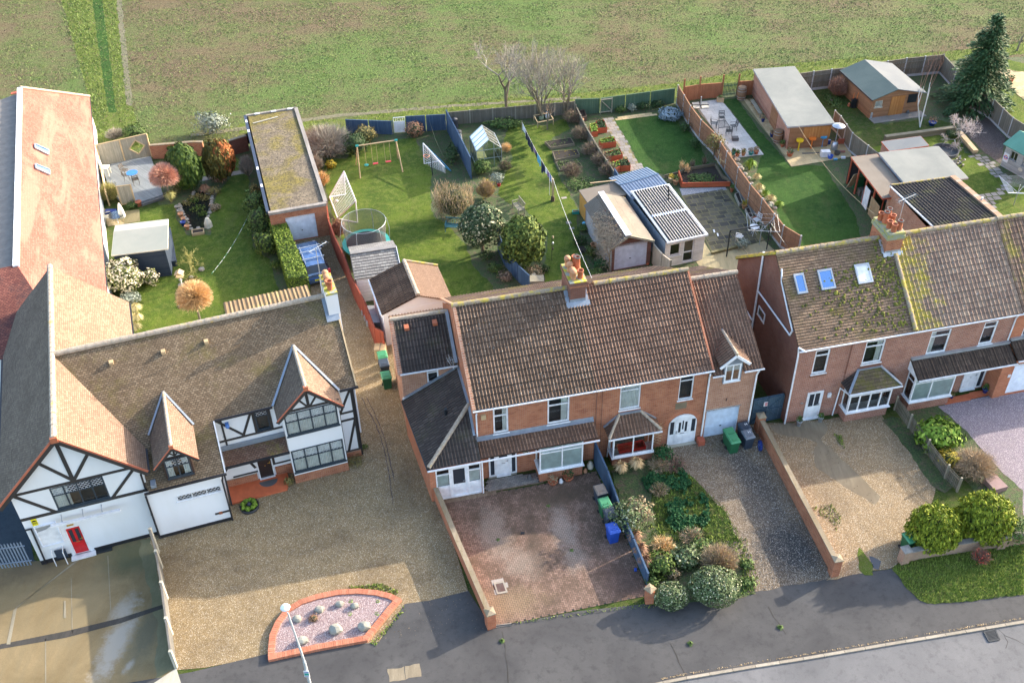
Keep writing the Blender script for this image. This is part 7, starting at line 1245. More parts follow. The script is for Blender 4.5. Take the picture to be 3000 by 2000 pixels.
hb=[W('E',x,y,1.65) for x,y in ((208,818),(305,810),(335,850),(480,1210),(478,1230),(345,1240),(235,900))];T=wth('clipped_hedge','long flat topped bright green clipped hedge beside the blue car','hedge',(hb[0].x,hb[0].y,0));b=MB();b.m=1;b.prism([p-Vector((0,0,1.7)) for p in hb],(0,0,1),0,1.64);b.m=0;rr=random.Random(5);Pp=[(p.x,p.y) for p in hb];x0,x1=min(p[0] for p in Pp),max(p[0] for p in Pp);y0,y1=min(p[1] for p in Pp),max(p[1] for p in Pp)
n=0
while n<9000:
 x,y=rr.uniform(x0,x1),rr.uniform(y0,y1);n+=1
 if inpoly(x,y,Pp): leafq(b,Vector((x,y,1.66+.05*noise.noise(Vector((x*2,y*2,0)))+rr.uniform(-.04,.05))),(Vector((0,0,1))+rv(rr)*.7).normalized(),.085,rr)
for i in range(len(hb)):
 a_,c_=hb[i],hb[(i+1)%len(hb)];d=c_-a_;nn=Vector((d.y,-d.x,0)).normalized();
 if nn.dot(a_-sum(hb,Vector())/len(hb))<0: nn=-nn
 for k in range(int(d.length*420)): leafq(b,a_+d*rr.random()+Vector((0,0,-rr.uniform(0,1.62)))+nn*rr.uniform(0,.06),(nn+rv(rr)*.6).normalized(),.08,rr)
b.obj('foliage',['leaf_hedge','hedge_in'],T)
twb('bare_shrub','wide pale bare shrub arching beside the mossy garage','shrub','E',620,350,3.8,2.3,'twig_grey',2600,.017,spread=1.25,curl=.5,trunk=.08);bush('evergreen_bush','dark evergreen bush left of the swing frame','shrub','E',825,365,2.1,1.7,'leaf_dark',1400,.1);bush('bronze_shrub','olive shrub against the blue rear fence','shrub','E',895,280,1.8,1.4,'leaf_bronze',1200,.09);bush('yellow_shrub','small bright yellow shrub on the play lawn edge','shrub','E',655,462,.85,.6,'leaf_gold',500,.08)
twb('border_shrub','pale twiggy hedge along the mossy garage, nearest the goal','shrub','E',595,590,1.3,1.3,'twig_tan',700,.018,leaf='leaf_bronze',ln=500);twb('border_shrub','pale twiggy shrub beside the mossy garage coping','shrub','E',555,480,1.2,1.4,'twig_grey',700,.018)
bush('bronze_shrub','orange bronze shrub in front of blue fence by white gate','shrub','E',1245,240,1.5,1.25,'leaf_rust',900,.08);twb('red_shrub','russet shrub between red fence and trampoline','shrub','E',710,950,1.15,1.5,'twig_red',800,.018,leaf='leaf_rust',ln=500)
bush('climber','red leaved climber on the garage door corner','climber','E',600,880,.8,2.3,'leaf_red',350,.07,cm=False,inner=.3)
T=bush('square_shrub','big squarish shrub of dry stems and leaves beside holly','shrub','F',215,880,3.0,2.5,'leaf_bronze',2200,.08,flat=.7,inner=.6,dy=2.5);rr=random.Random(9);b=MB();p=W('F',215,880)
for i in range(1500):
 q=p+Vector((rr.uniform(-1.4,1.4),rr.uniform(-1.2,1.2),rr.uniform(.6,2.2)));b.bar(q,q+(Vector((0,0,1))+rv(rr)*.5)*rr.uniform(.2,.5),.012)
b.obj('stems','twig_dull',T);twb('round_shrub','round tan shrub behind the square one','shrub','F',455,735,1.6,1.7,'twig_dull',900,.018,leaf='leaf_gold',ln=400)
bush('silver_shrub','silver grey mound beside pink flower pot','shrub','F',540,620,1.1,.9,'leaf_silver',700,.07,cm=False);bush('holly_tree','large round variegated holly beside the blue bench','tree','F',430,1150,3.2,3.9,'leaf_holly',5200,.12,lift=.7,trunk=.14,lump=.12);bush('laurel_tree','large oval glossy green laurel beside the dipping fence','tree','F',745,1270,3.1,4.1,'leaf_laurel',5200,.13,lift=.2,trunk=.12,lump=.12,el=1.8)
bush('green_shrub','upright rosemary like bush beside greenhouse','shrub','F',425,545,1.3,1.1,'leaf_green',1000,.07,up=Vector((0,0,1)),el=3);twb('bare_shrub','brown seedheads at the greenhouse corner','shrub','F',600,520,1.2,.9,'twig_brown',500,.016,leaf='leaf_green',ln=300);twb('bare_shrub','dry stems on the far side of the greenhouse','shrub','F',610,380,1.0,.9,'twig_tan',400,.016)
btr('bare_tree','tallest grey bare tree at the field edge','F',612,85,8.4,.75,'twig_grey','bark',.17,8,1,6,upw=.45,fork=.28,kids=3,group='bare trees at the field edge',tw=.8);btr('bare_tree','multi stemmed bare tree behind the vegetable beds','F',880,120,7.4,.6,'twig_grey','bark',.1,12,5,5,upw=.6,fork=.28,kids=3,group='bare trees at the field edge',tw=.8);btr('bare_tree','slim bare tree left of the green fence','F',1060,95,6.6,.6,'twig_grey','bark',.08,23,4,5,upw=.6,fork=.28,kids=3,group='bare trees at the field edge',tw=.8)
btr('bare_tree','crooked fruit tree with cut limbs beside swing netting','F',925,210,2.6,.5,'twig_brown','bark',.09,31,1,3,upw=.4,fork=.45)
for i,(x,y,w_) in enumerate(((1110,150,1.5),(1180,280,1.6),(1260,400,1.6),(1330,480,1.5),(1390,560,1.4),(1110,560,1.5))): twb('bare_climber',['bare climber at the top of the low fence','bare climber beside the first red planter','bare climber behind the middle red planters','bare climber next to the double red planter','bare climber ending at the blue metal shed','brown dead stems beside lowest vegetable bed'][i],'climber','F',x,y,w_,1.2,'twig_brown',520,.016,spread=1.2,curl=.6,group='bare climbers on the low fence' if i<5 else None,leaf='leaf_green',ln=120)
bush('ground_plants','green weeds below the vegetable beds','weeds','F',1180,640,2.6,.35,'leaf_green',900,.08,dy=2.0,cm=False,inner=.2);bush('ground_plants','leafy undergrowth behind the bare trees by greenhouse','weeds','F',600,190,3.4,.7,'leaf_green',1400,.09,dy=1.5,cm=False,inner=.3);bush('ground_plants','dark undergrowth along the blue fence','weeds','F',190,440,1.2,1.0,'leaf_dark',900,.09,dy=3.0,cm=False,inner=.3)
for i,(x,y,w_,h_,m_,l) in enumerate(((1170,1080,1.2,.6,'leaf_dark','dark leafy clump beside the blue tub'),(1260,1180,1.1,.9,'leaf_green','fern like clump at the vine garage wall'),(1330,1270,1.3,.8,'leaf_ivy','ivy clump by the vine garage corner'),(1200,980,.9,.5,'leaf_green','small leafy clump near the black pots'),(1290,1320,1.1,.5,'leaf_green','green clump below the chimney pots'))): bush('border_plant',l,'plant','F',x,y,w_,h_,m_,420,.08,cm=False,inner=.3)
for i,(x,y,w_,h_,m_,l) in enumerate(((460,1200,1.2,.7,'leaf_dark','dark plant under the round holly'),(520,1290,1.1,.6,'leaf_green','green plant along dipping blue fence'),(600,1370,1.0,.8,'twig_brown','dry stems beside the dipping blue fence'),(370,1090,.9,.5,'leaf_green','low plant between bench and holly'),(820,1330,1.6,.8,'leaf_dead','dead fern clump below the laurel'),(900,1300,.8,.6,'leaf_dark','dark plant beside dead fern'))): bush('border_plant',l,'plant','F',x,y,w_,h_,m_,420,.08,cm=False,inner=.3)
bush('blue_conifer','low blue conifer by the orange fence end','conifer','G',815,335,1.9,.9,'leaf_blue',1300,.1,lump=.3);bush('evergreen_bush','loose olive evergreen against the brown fence top','shrub','G',1150,640,1.6,2.1,'leaf_bronze',800,.09,cm=False,lift=.8);btr('twisted_shrub','twisted pale bare shrub over the brown fence','G',1190,690,2.1,1.1,'twig_tan','twig_tan',.05,44,2,4,upw=.1,fork=.32)
for i,(x,y,w_,h_,m_,l) in enumerate(((440,285,1.0,.6,'leaf_green','green plant along green rear fence, nearest the gate'),(525,280,.8,.7,'leaf_silver','pale variegated plant before the green fence'),(620,265,1.4,.7,'leaf_dark','dark creeper on the green fence'),(720,250,1.2,.7,'leaf_dark','second dark creeper nearer the blue conifer'),(930,430,1.0,.8,'leaf_dark','ivy along the brown fence foot'),(1010,560,1.0,.9,'leaf_dark','dark shrub halfway down brown fence'))): bush('border_plant',l,'plant','G',x,y,w_,h_,m_,420,.08,cm=False,inner=.3)
tuft('cordyline','spiky green cordyline in the rockery','G',1425,725,.75,.9,'leaf_lime',120,.8,'plant',wd=.03)
for i,(x,y,r_,h_,m_,l) in enumerate(((1495,880,.55,.5,'grass_pale','straw grass below the cordyline'),(1545,925,.5,.45,'leaf_lime','lime green grass clump on rockery'),(1590,960,.5,.45,'grass_pale','second straw grass on the rockery'),(1650,1000,.5,.35,'leaf_lime','bright lime plant at the rockery end'),(1480,800,.45,.5,'grass_pale','thin dry grass by cordyline'),(1560,1010,.5,.35,'leaf_silver','grey mat plant in the rockery'))): tuft('rockery_plant',l,'G',x,y,r_,h_,m_,170,cat='plant')
for i,(x,y,l) in enumerate(((905,740,'leftmost bare rose in raised red bed'),(945,760,'second bare rose in the raised bed'),(985,720,'rose with one red bloom behind raised bed'),(1075,700,'yellowish rose stems near the brown fence'))): twb('bare_rose',l,'rose','G',x,y,.6,1.1,'twig_tan' if i<2 else 'twig_brown',60,.02)
bush('bed_plants','leafy green plants filling the raised red bed','plants','G',1060,815,2.4,.45,'leaf_green',900,.08,dy=1.6,cm=False,inner=.2,lift=.15);bush('silver_shrub','silver grey shrub under the rotary dryer','shrub','G',1368,1320,1.0,.7,'leaf_silver',600,.07,cm=False);bush('variegated_shrub','pale variegated shrub at the brown fence foot','shrub','G',1600,1230,1.1,1.1,'leaf_box',600,.07,cm=False)
def spruce(label,v,x,y,h_,r_):
 p=W(v,x,y);T=wth('spruce_tree',label,'tree',p);rr=random.Random(77);t=MB();t.tube(p,p+Vector((0,0,h_)),.16,.02,8);t.obj('trunk','bark',T);b=MB();k=.5
 while k<h_-.1:
  f=1-k/h_;R_2=r_*(f**.8)*rr.uniform(.85,1.1)+.08;m_=int(9+7*f)
  for i in range(m_):
   a=rr.uniform(0,6.28);L=R_2*rr.uniform(.7,1.12);d=Vector((math.cos(a),math.sin(a),0));n=max(5,int(L*9));s_=p+Vector((0,0,k+rr.uniform(-.1,.1)))
   for j in range(n):
    q=(j+1)/n;c=s_+d*L*q+Vector((0,0,.25*L*q-.42*L*q*q));w_=.2+.22*(1-abs(q-.55));
    for e in range(3):
     sd_=Vector((-d.y,d.x,0))*(e-1)*w_*rr.uniform(.5,1.1);leafq(b,c+sd_+rv(rr)*.05,(Vector((0,0,1))+rv(rr)*.55).normalized(),.15,rr,2.2,(d+sd_*1.5+Vector((0,0,-.2))))
  k+=.22+.1*f
 b.obj('crown','leaf_spruce',T);return T
spruce('tall dark spruce in the far right garden','H',1325,640,8.2,3.3)
btr('birch_tree','slender white stemmed birch with reddish twigs by brown shed','H',945,780,6.3,.38,'twig_red','bark_pale',.06,52,2,5,upw=.9,fork=.34,kids=2,tw=.8);btr('bare_tree','pale spreading bare tree beside the dark gravel bed','H',1215,905,4.0,.9,'twig_pale','bark',.08,61,1,5,upw=.3,fork=.28,kids=4,tw=1.0);btr('bare_tree','grey bare tree beyond the spruce at the picture edge','H',1640,240,4.6,.7,'twig_grey','bark',.1,71,1,5,upw=.35,fork=.3)
twb('bare_shrub','rusty brown shrub between garden room and brown shed','shrub','H',365,560,1.8,1.9,'twig_red',900,.02,leaf='leaf_rust',ln=500);bush('green_shrub','dark clump at the sleeper wall end','shrub','H',1165,850,.9,.6,'leaf_dark',400,.08);bush('ground_plants','weedy strip behind the brown shed store','weeds','H',330,600,1.6,.4,'leaf_green',500,.09,dy=3.2,cm=False,inner=.2)
T=bush('flowering_shrub','pale leaved shrub with dry brown heads beside the bins','shrub','L',1530,640,2.3,1.9,'leaf_box',1500,.09,lump=.3,cm=False,inner=.3);b=MB();rr=random.Random(5);crown(b,W('L',1610,600)+Vector((0,0,.9)),.8,.8,.75,900,.08,rr,.3,inner=.4);b.obj('dry_heads','leaf_dead',T)
for i,(x,y,l) in enumerate(((1590,760,'orange dry reeds beside blue fence, nearest the bins'),(1630,860,'middle orange dry reeds along the blue fence'),(1670,950,'orange dry reeds close to the pavement pier'),(1480,230,'dry reeds under the red tray window'),(1600,200,'dry stems below the bay of the right semi'))): tuft('reed_clump',l,'L',x,y,.55,.9,'leaf_rust' if i<3 else 'twig_tan',200,.5)
bush('leafy_shrub','glossy green shrub with red berries by the blue fence end','shrub','L',1790,960,1.6,.9,'leaf_laurel',1000,.1);bush('tree_stump_shrub','tan twiggy heap beside the box mounds','shrub','L',1880,1010,.8,.5,'leaf_dead',300,.07)
twb('round_shrub','round tan leafless shrub behind the clipped mounds','shrub','M',400,900,2.0,1.3,'twig_dull',1500,.016,leaf='leaf_bronze',ln=400);bush('leafy_shrub','mottled green shrub left of the tan round shrub','shrub','M',215,870,1.6,.8,'leaf_box',900,.1,lump=.35)
bush('box_mound','smaller clipped green mound at the pavement','hedge','M',125,1110,1.7,1.15,'leaf_box',2400,.06,lump=.06,inner=.92);bush('box_mound','larger clipped pale green mound at the pavement','hedge','M',370,1070,2.5,1.6,'leaf_box',4600,.065,lump=.07,inner=.92)
b=MB();rr=random.Random(8);P=[(p.x,p.y) for p in G('M -40 400 60 340 200 350 250 440 340 520 350 640 290 720 170 730 90 640 100 560 10 520')];x0,x1=min(p[0] for p in P),max(p[0] for p in P);y0,y1=min(p[1] for p in P),max(p[1] for p in P)
for i in range(12000):
 x,y=rr.uniform(x0,x1),rr.uniform(y0,y1)
 if inpoly(x,y,P) and noise.noise(Vector((x*1.1,y*1.1,2)))+.4*noise.noise(Vector((x*4,y*4,5)))>-.12: leafq(b,Vector((x,y,rr.uniform(.03,.2)*(1+noise.noise(Vector((x,y,0)))))),(Vector((0,0,1))+rv(rr)*.9).normalized(),.1,rr)
tag(b.obj('ivy_carpet','leaf_ivy'),kind='stuff')
bush('climbing_plant','green climber beside the trellis and arched door','climber','J',760,1560,1.2,1.0,'leaf_ivy',600,.08,cm=False,inner=.3);bush('dry_shrub','brown dead shrub below the red tray window','shrub','J',760,1600,1.0,.5,'leaf_rust',300,.07,cm=False,inner=.3)
bush('golden_conifer','left golden green conifer mound behind the buff wall','conifer','M',1608,775,2.6,2.5,'leaf_yellow',8500,.07,lump=.16,el=3,up=Vector((0,0,1)),jit=1.1,ls=5,inner=.8);bush('golden_conifer','larger right golden green conifer behind the buff wall','conifer','M',1888,722,2.8,2.7,'leaf_yellow',9500,.07,lump=.18,el=3,up=Vector((0,0,1)),jit=1.1,ls=5,inner=.8);bush('green_shrub','loose grey green shrub right of the golden conifers','shrub','M',2090,760,1.9,1.7,'leaf_green',1200,.08,cm=False,inner=.3)
bush('rhododendron','broad leaved green shrub beside the picket fence','shrub','K',1020,1560,2.3,1.3,'leaf_lime',1500,.15,el=2.2,lump=.35);bush('yellow_shrub','mottled yellow shrub between picket fence and dry grasses','shrub','M',1715,315,1.3,.9,'leaf_gold',800,.08);twb('dry_grass_shrub','feathery brown dry shrub behind the golden conifers','shrub','M',1860,350,2.4,1.2,'twig_dull',1600,.015,spread=1.1,curl=.5)
twb('red_shrub','red twigged shrub at the foot of the buff wall','shrub','M',1900,865,1.1,.8,'twig_red',400,.014,leaf='leaf_red',ln=120)
def scatter(name,polys,n,mat,h0,h1,z=.02,wd=.02,mask=None,seed=1,lean=.6):
 rr=random.Random(seed);b=MB();P=[(p.x,p.y) for p in polys];x0,x1=min(p[0] for p in P),max(p[0] for p in P);y0,y1=min(p[1] for p in P),max(p[1] for p in P)
 for i in range(n):
  x,y=rr.uniform(x0,x1),rr.uniform(y0,y1)
  if not inpoly(x,y,P): continue
  if mask and noise.noise(Vector((x*mask[0],y*mask[0],seed)))<mask[1]: continue
  a=rr.uniform(0,6.28);s_=rr.uniform(h0,h1);d=Vector((math.cos(a),math.sin(a),0));p=Vector((x,y,z));b.face([p-d*wd,p+d*wd,p+Vector((d.y*s_*lean,-d.x*s_*lean,s_))],None,rr.random())
 return tag(b.obj(name,mat),kind='stuff')
scatter('verge_grass',G('M 1400 905 1470 865 1600 850 2156 750 2156 1062 1800 1105 1600 1112 1560 1095 1470 1010'),15000,'blade',.04,.13,.03,.018,seed=2)
scatter('verge_grass',G('X 340 470 712 430 712 392 1020 383 1310 342 1680 308 1970 290 2160 262 2330 222 2790 178 3000 160 3000 120 2790 150 2330 180 1970 240 1680 270 1310 300 1020 345 700 370 340 420'),26000,'blade',.06,.22,.01,.03,seed=3)
scatter('strip_grass',G('X 165 0 258 0 298 240 330 440 300 470 250 250'),9000,'crop_blade',.08,.25,.01,.04,seed=4);scatter('strip_grass',G('X 296 0 335 0 372 250 420 430 350 440 335 240'),5000,'crop_blade',.08,.25,.01,.04,seed=14)
scatter('crop_leaves',G('X -200 -40 3200 -40 3200 120 2330 200 1970 260 1310 310 712 360 400 400 -200 560'),110000,'crop_blade',.03,.1,.0,.055,(.25,-.12),5,1.2)
scatter('soil_clods',G('X -200 -40 3200 -40 3200 120 2330 200 1970 260 1310 310 712 360 400 400 -200 560'),40000,'clod',.03,.09,.0,.06,None,6,1.0)
scatter('drive_weeds',G('M 940 560 1050 540 1110 620 1080 700 1040 640 960 590'),500,'blade',.04,.1,.03,.03,seed=7);scatter('drive_weeds',G('M 1060 140 1110 150 1130 230 1090 190'),260,'blade',.04,.1,.03,.03,seed=8);scatter('drive_weeds',G('D 1850 395 2020 380 2120 420 2100 440 1950 410 1860 420'),900,'blade',.04,.12,.02,.03,seed=9);scatter('kerb_weeds',G('D 1960 700 2140 500 2150 520 1990 710'),700,'blade',.04,.12,.02,.03,seed=10);scatter('kerb_weeds',G('L 640 1370 1130 1300 1480 1240 1740 1200 1760 1260 1480 1270 1130 1320 650 1385'),1300,'blade',.03,.1,.03,.025,seed=11);scatter('fallen_leaves',G('M 440 230 620 200 800 520 960 780 1040 960 640 1040 600 900 590 700 540 540 470 380'),3800,'leaf_white',.01,.03,.03,.035,seed=12);MD['leaf_white']=leaf((.2,.16,.12),(.6,.55,.5))
scatter('bed_grass',G('M 0 640 60 700 300 720 560 740 640 1000 600 1060 530 1080 540 900 420 780 0 760'),2600,'blade',.05,.16,.03,.03,seed=13)
at0=lambda v,x,y: W(v,x,y)
F,w_,dpt,rx,z1,z2,lo,ya=GV;rr=random.Random(31);p0=Vector((lo[0],lo[1],0));T=thing('vine','tangled bare vine with reddish leaves covering the old garage roof','climber',lo,ya);b=MB()
def rp(x,y): return Vector((x,y,z1+(z2-z1)*max(0,min(1,x/rx)) if x>=0 else z1+x*.8))
for i in range(1700):
 x,y=rr.uniform(-.45,rx*.95)*rr.random()**.5 if rr.random()<.75 else rr.uniform(-.5,.1),rr.triangular(-.15,dpt*.72,.3);q=rp(x,y)+Vector((0,0,rr.uniform(.05,.2)))
 if rr.random()<.25: q=Vector((rr.uniform(-.5,-.05),rr.uniform(-.1,dpt*.45),rr.uniform(.2,z1)))
 a=rr.uniform(0,6.28);L=rr.uniform(.2,.6);m_=q+Vector((math.cos(a)*L*.5,math.sin(a)*L*.5,rr.uniform(-.05,.12)));e=m_+Vector((math.cos(a+.7)*L*.5,math.sin(a+.7)*L*.5,rr.uniform(-.1,.05)));s_=Vector((-math.sin(a),math.cos(a),0))*.013;t=rr.random();b.face([q-s_,q+s_,m_+s_,m_-s_],None,t);b.face([m_-s_,m_+s_,e],None,t)
b.obj('stems','twig_dull',T);b=MB()
for i in range(900):
 x,y=rr.uniform(-.4,rx*.9),rr.triangular(0,dpt*.7,.5);leafq(b,rp(x,y)+Vector((0,0,rr.uniform(.04,.16))),(Vector((0,0,1))+rv(rr)*.6).normalized(),.075,rr)
b.obj('leaves','leaf_vine',T);t=MB();t.tube((-.1,-.1,0),(-.15,0,1.3),.06,.05,7);t.tube((-.15,0,1.3),(.1,.5,2.5),.05,.03,6);t.tube((-.15,0,1.3),(-.2,1.2,2.2),.04,.02,6);t.obj('trunk','bark',T)
MD['twig_pale']=leaf((.35,.29,.26),(.58,.5,.46))
for i,(x,y,w_,h_,m_,l) in enumerate(((620,395,1.3,.8,'leaf_green','green plants between the tan dome top and pond'),(700,400,1.5,.7,'leaf_dark','dark plants at the head of the pond'),(860,440,1.2,.6,'leaf_bronze','bronze plants at the right pond edge'),(870,560,.9,.5,'leaf_dead','dry plants right of the pond'),(560,440,1.0,.6,'leaf_bronze','low plants under the conifers'),(900,340,1.3,.5,'leaf_rust','rusty ground plants under orange conifer'),(690,1130,1.3,.5,'leaf_bronze','low plants behind the tan dome'),(1340,1020,.8,.9,'leaf_laurel','laurel piece at the clipped hedge end'))): bush('pond_side_plant',l,'plant','N',x,y,w_,h_,m_,420,.08,cm=False,inner=.25)
b=MB();rr=random.Random(41)
for x,y,r_ in ((735,555,.55),(770,600,.45),(700,500,.5)): crown(b,at0('N',x,y)+Vector((0,0,.1)),r_,r_*.8,.18,200,.08,rr,.5,inner=.1,jit=1.5)
tag(b.obj('water_weed','leaf_laurel'),kind='stuff')
def Z(p,dz): return Vector((p.x,p.y,dz))
def at(v,x,y,z=0): return W(v,x,y,z)
def bin_(label,v,x,y,body,lid,yaw,group='wheeled bins',h=1.0,w_=.55,num=False,z=0):
 p=at(v,x,y,z);T=thing('wheelie_bin',label,'wheeled bin',(p.x,p.y,z),yaw,group);b=MB();t,s_=w_/2,w_/2*.8;d=.3
 lo=[(-s_,-d*.8,.04),(s_,-d*.8,.04),(s_,d*.75,.04),(-s_,d*.75,.04)];hi=[(-t,-d,h-.08),(t,-d,h-.08),(t,d,h-.08),(-t,d,h-.08)];b.face(lo[::-1])
 for i in range(4): b.face([lo[i],lo[(i+1)%4],hi[(i+1)%4],hi[i]])
 b.box(-t-.015,t+.015,-d-.015,d+.015,h-.13,h-.08);b.obj('body',body,T);b=MB();L=[(-t-.03,-d-.05,h-.07),(t+.03,-d-.05,h-.07),(t+.03,d+.04,h-.02),(-t-.03,d+.04,h-.02)];U=[(-t+.03,-d+.02,h+.0),(t-.03,-d+.02,h+.0),(t-.03,d-.05,h+.06),(-t+.03,d-.05,h+.06)];b.face(U);b.face(L[::-1])
 for i in range(4): b.face([L[i],L[(i+1)%4],U[(i+1)%4],U[i]])
 b.box(-t*.5,t*.5,-d+.12,-d+.2,h+.015,h+.04);b.obj('lid',lid,T);b=MB();b.tube((-t,d+.08,h-.06),(t,d+.08,h-.06),.016,.016,6);b.bar((-t+.04,d,h-.08),(-t+.04,d+.08,h-.06),.03);b.bar((t-.04,d,h-.08),(t-.04,d+.08,h-.06),.03);b.obj('handle',body,T)
 for sx in(-1,1): b=MB();b.tube((sx*(t-.04),d*.8,.1),(sx*(t+.02),d*.8,.1),.1,.1,14);b.obj('wheel','rubber',T)
 if num:
  b=MB()
  for k in(-1,1): b.box(k*.05+.08-.018,k*.05+.08+.018,.02,.17,h+.035,h+.048)
  b.obj('house_number','white',T)
 return T
bin_('front green bin on the gravel by the blue garage door','J',1290,1490,'bin_green','bin_green_lid',16);bin_('rear green bin standing against the pale blue garage door','J',1262,1440,'bin_green','bin_green_lid',16);bin_('front dark bin with white number by the brick wall','J',1400,1455,'bin_black','bin_grey_lid',16,num=True);bin_('rear dark bin with white number near the garage corner','J',1375,1395,'bin_black','bin_black',16,num=True)
T=bin_('front green bin beside the extension wall in side passage','I',178,800,'bin_green','bin_green_lid',15);b=MB();b.lathe((-.0,-.3,.62),[(.09,0),(.09,.001)],10);
bin_('black bin between two green bins in the side passage','I',165,725,'bin_black','bin_black',15);bin_('rear green bin behind the black one in the side passage','I',155,675,'bin_green','bin_green_lid',15)
b=T=wth('storage_crate','weathered wooden crate behind the side passage bins','crate',at('I',145,600));p=at('I',140,612);m_=MB();m_.box(p.x-.35,p.x+.35,p.y-.35,p.y+.3,0,.8);m_.obj('crate','wood_pale',T);m_=MB();m_.box(p.x-.01,p.x+.02,p.y-.36,p.y+.31,.8,.82);m_.obj('lid_joint','stone_dark',T)
bin_('bright blue bin on the brick drive','L',1420,735,'bin_blue','bin_blue',18);bin_('black bin between the blue and green bins on brick drive','L',1400,620,'bin_black','bin_black',18);bin_('green lidded bin half hidden by pale shrub','L',1360,540,'bin_green','bin_green_lid',18);bin_('dark bin with brown dusty lid at the blue fence','L',1325,440,'bin_black','bin_brown_lid',18)
bin_('green bin with white label behind the buff wall pier','M',1480,800,'bin_green','bin_green_lid',20,num=True)
def car():
 a=at('E',570,1290);f_=at('E',455,1010);yaw=math.degrees(math.atan2((f_-a).y,(f_-a).x))-90;p=a;T=thing('estate_car','silver blue estate car with roof bars parked below the mossy garage','car',(p.x,p.y,0),yaw)
 S=[(0,.35,.85,.74,.86,.74),(.05,.28,.95,.83,.97,.8),(.35,.22,1.0,.87,1.42,.62),(.9,.2,1.0,.88,1.52,.66),(1.8,.2,.98,.88,1.54,.67),(2.6,.2,.95,.88,1.48,.65),(3.3,.2,.93,.87,.96,.84),(3.9,.24,.84,.85,.86,.78),(4.25,.35,.68,.76,.69,.7)]
 b=MB()
 def ring(s): y,zb,zw,ww,zr,wr=s;return [(-ww*.9,y,zb),(-ww,y,(zb+zw)/2),(-ww,y,zw),(-wr,y,zr),(-wr*.5,y,zr+.04),(wr*.5,y,zr+.04),(wr,y,zr),(ww,y,zw),(ww,y,(zb+zw)/2),(ww*.9,y,zb)]
 Rr=[ring(s) for s in S]
 for i in range(len(S)-1):
  for j in range(9):
   gl=(j in(2,6) and 1<=i<=5) or (j in(3,4,5) and i in(1,5));b.m=1 if gl else 0;b.face([Rr[i][j],Rr[i][j+1],Rr[i+1][j+1],Rr[i+1][j]])
 b.m=0;b.face(Rr[0]);b.face(Rr[-1][::-1]);b.obj('body',['car_paint','door_glass'],T)
 for sx in(-1,1):
  for y in(.85,3.45):
   w_=MB();w_.tube((sx*.68,y,.32),(sx*.9,y,.32),.32,.32,18);wo=w_.obj('wheel','rubber',T);w_=MB();w_.tube((sx*.89,y,.32),(sx*.91,y,.32),.2,.18,10);w_.obj('rim','steel',wo)
  w_=MB();w_.box(sx*.8-.08,sx*.8+.08,-.02,.1,.72,1.12);w_.obj('tail_light','red_plastic',T);w_=MB();w_.box(sx*.66-.1,sx*.66+.1,4.12,4.28,.55,.7);w_.obj('headlight','white',T);w_=MB();w_.box(sx*.92-.08,sx*.92+.08,2.9,3.05,.95,1.08);w_.obj('wing_mirror','car_paint',T);w_=MB();w_.bar((sx*.6,.5,1.6),(sx*.6,2.5,1.62),.04);w_.obj('roof_rail','galv',T)
 for y in(.9,1.75,2.3): w_=MB();w_.bar((-.75,y,1.66),(.75,y,1.66),.06,.04);w_.obj('roof_bar','galv',T)
 w_=MB();w_.box(-.82,.82,-.1,.02,.32,.62);w_.obj('bumper','car_paint',T);w_=MB();w_.box(-.26,.26,-.115,-.1,.46,.57);w_.obj('number_plate','yellow_sign',T)
car()
p=at('E',900,1068);p=W('E',900,990,.85);T=wth('trampoline','round trampoline with turquoise pad and tall black safety net','trampoline',(p.x,p.y,0));c=Vector((p.x,p.y,0));r_=1.68
b=MB();n=36
for i in range(n):
 a0,a1=6.2832*i/n,6.2832*(i+1)/n;f=lambda r0,a,z: c+Vector((r0*math.cos(a),r0*math.sin(a),z));b.face([f(1.38,a0,.86),f(r_,a0,.84),f(r_,a1,.84),f(1.38,a1,.86)]);b.face([f(r_,a0,.84),f(r_,a0,.72),f(r_,a1,.72),f(r_,a1,.84)])
b.obj('edge_pad','turq',T);b=MB();b.face([c+Vector((1.42*math.cos(6.2832*i/n),1.42*math.sin(6.2832*i/n),.85)) for i in range(n)]);b.obj('jumping_mat','tramp_mat',T)
b=MB();
for i in range(n):
 a0,a1=6.2832*i/n,6.2832*(i+1)/n;r0,r1=1.36,1.52
 b.face([c+Vector((r0*math.cos(a0),r0*math.sin(a0),.88)),c+Vector((r0*math.cos(a1),r0*math.sin(a1),.88)),c+Vector((r1*math.cos(a1),r1*math.sin(a1),2.62)),c+Vector((r1*math.cos(a0),r1*math.sin(a0),2.62))])
b.obj('safety_net','netting',T)
def net(t):
 m_=t.m;o=t.t.nodes['Material Output'];d=t.n('BsdfDiffuse');d.inputs[0].default_value=(.12,.12,.12,1);tr=t.n('BsdfTransparent');mx=t.n('MixShader');mx.inputs[0].default_value=.5;t.L(tr.outputs[0],mx.inputs[1]);t.L(d.outputs[0],mx.inputs[2]);t.L(mx.outputs[0],o.inputs[0]);return m_
MD['netting']=net
b=MB();b.path([c+Vector((1.52*math.cos(6.2832*i/24),1.52*math.sin(6.2832*i/24),2.62)) for i in range(25)],.016,5);b.obj('top_hoop','galv',T)
for i in range(6):
 a=6.2832*i/6+.3;b=MB();b.path([c+Vector((1.6*math.cos(a),1.6*math.sin(a),0)),c+Vector((1.72*math.cos(a),1.72*math.sin(a),1.7)),c+Vector((1.6*math.cos(a),1.6*math.sin(a),2.5)),c+Vector((1.52*math.cos(a),1.52*math.sin(a),2.62))],.022,6);b.obj('net_pole','galv',T)
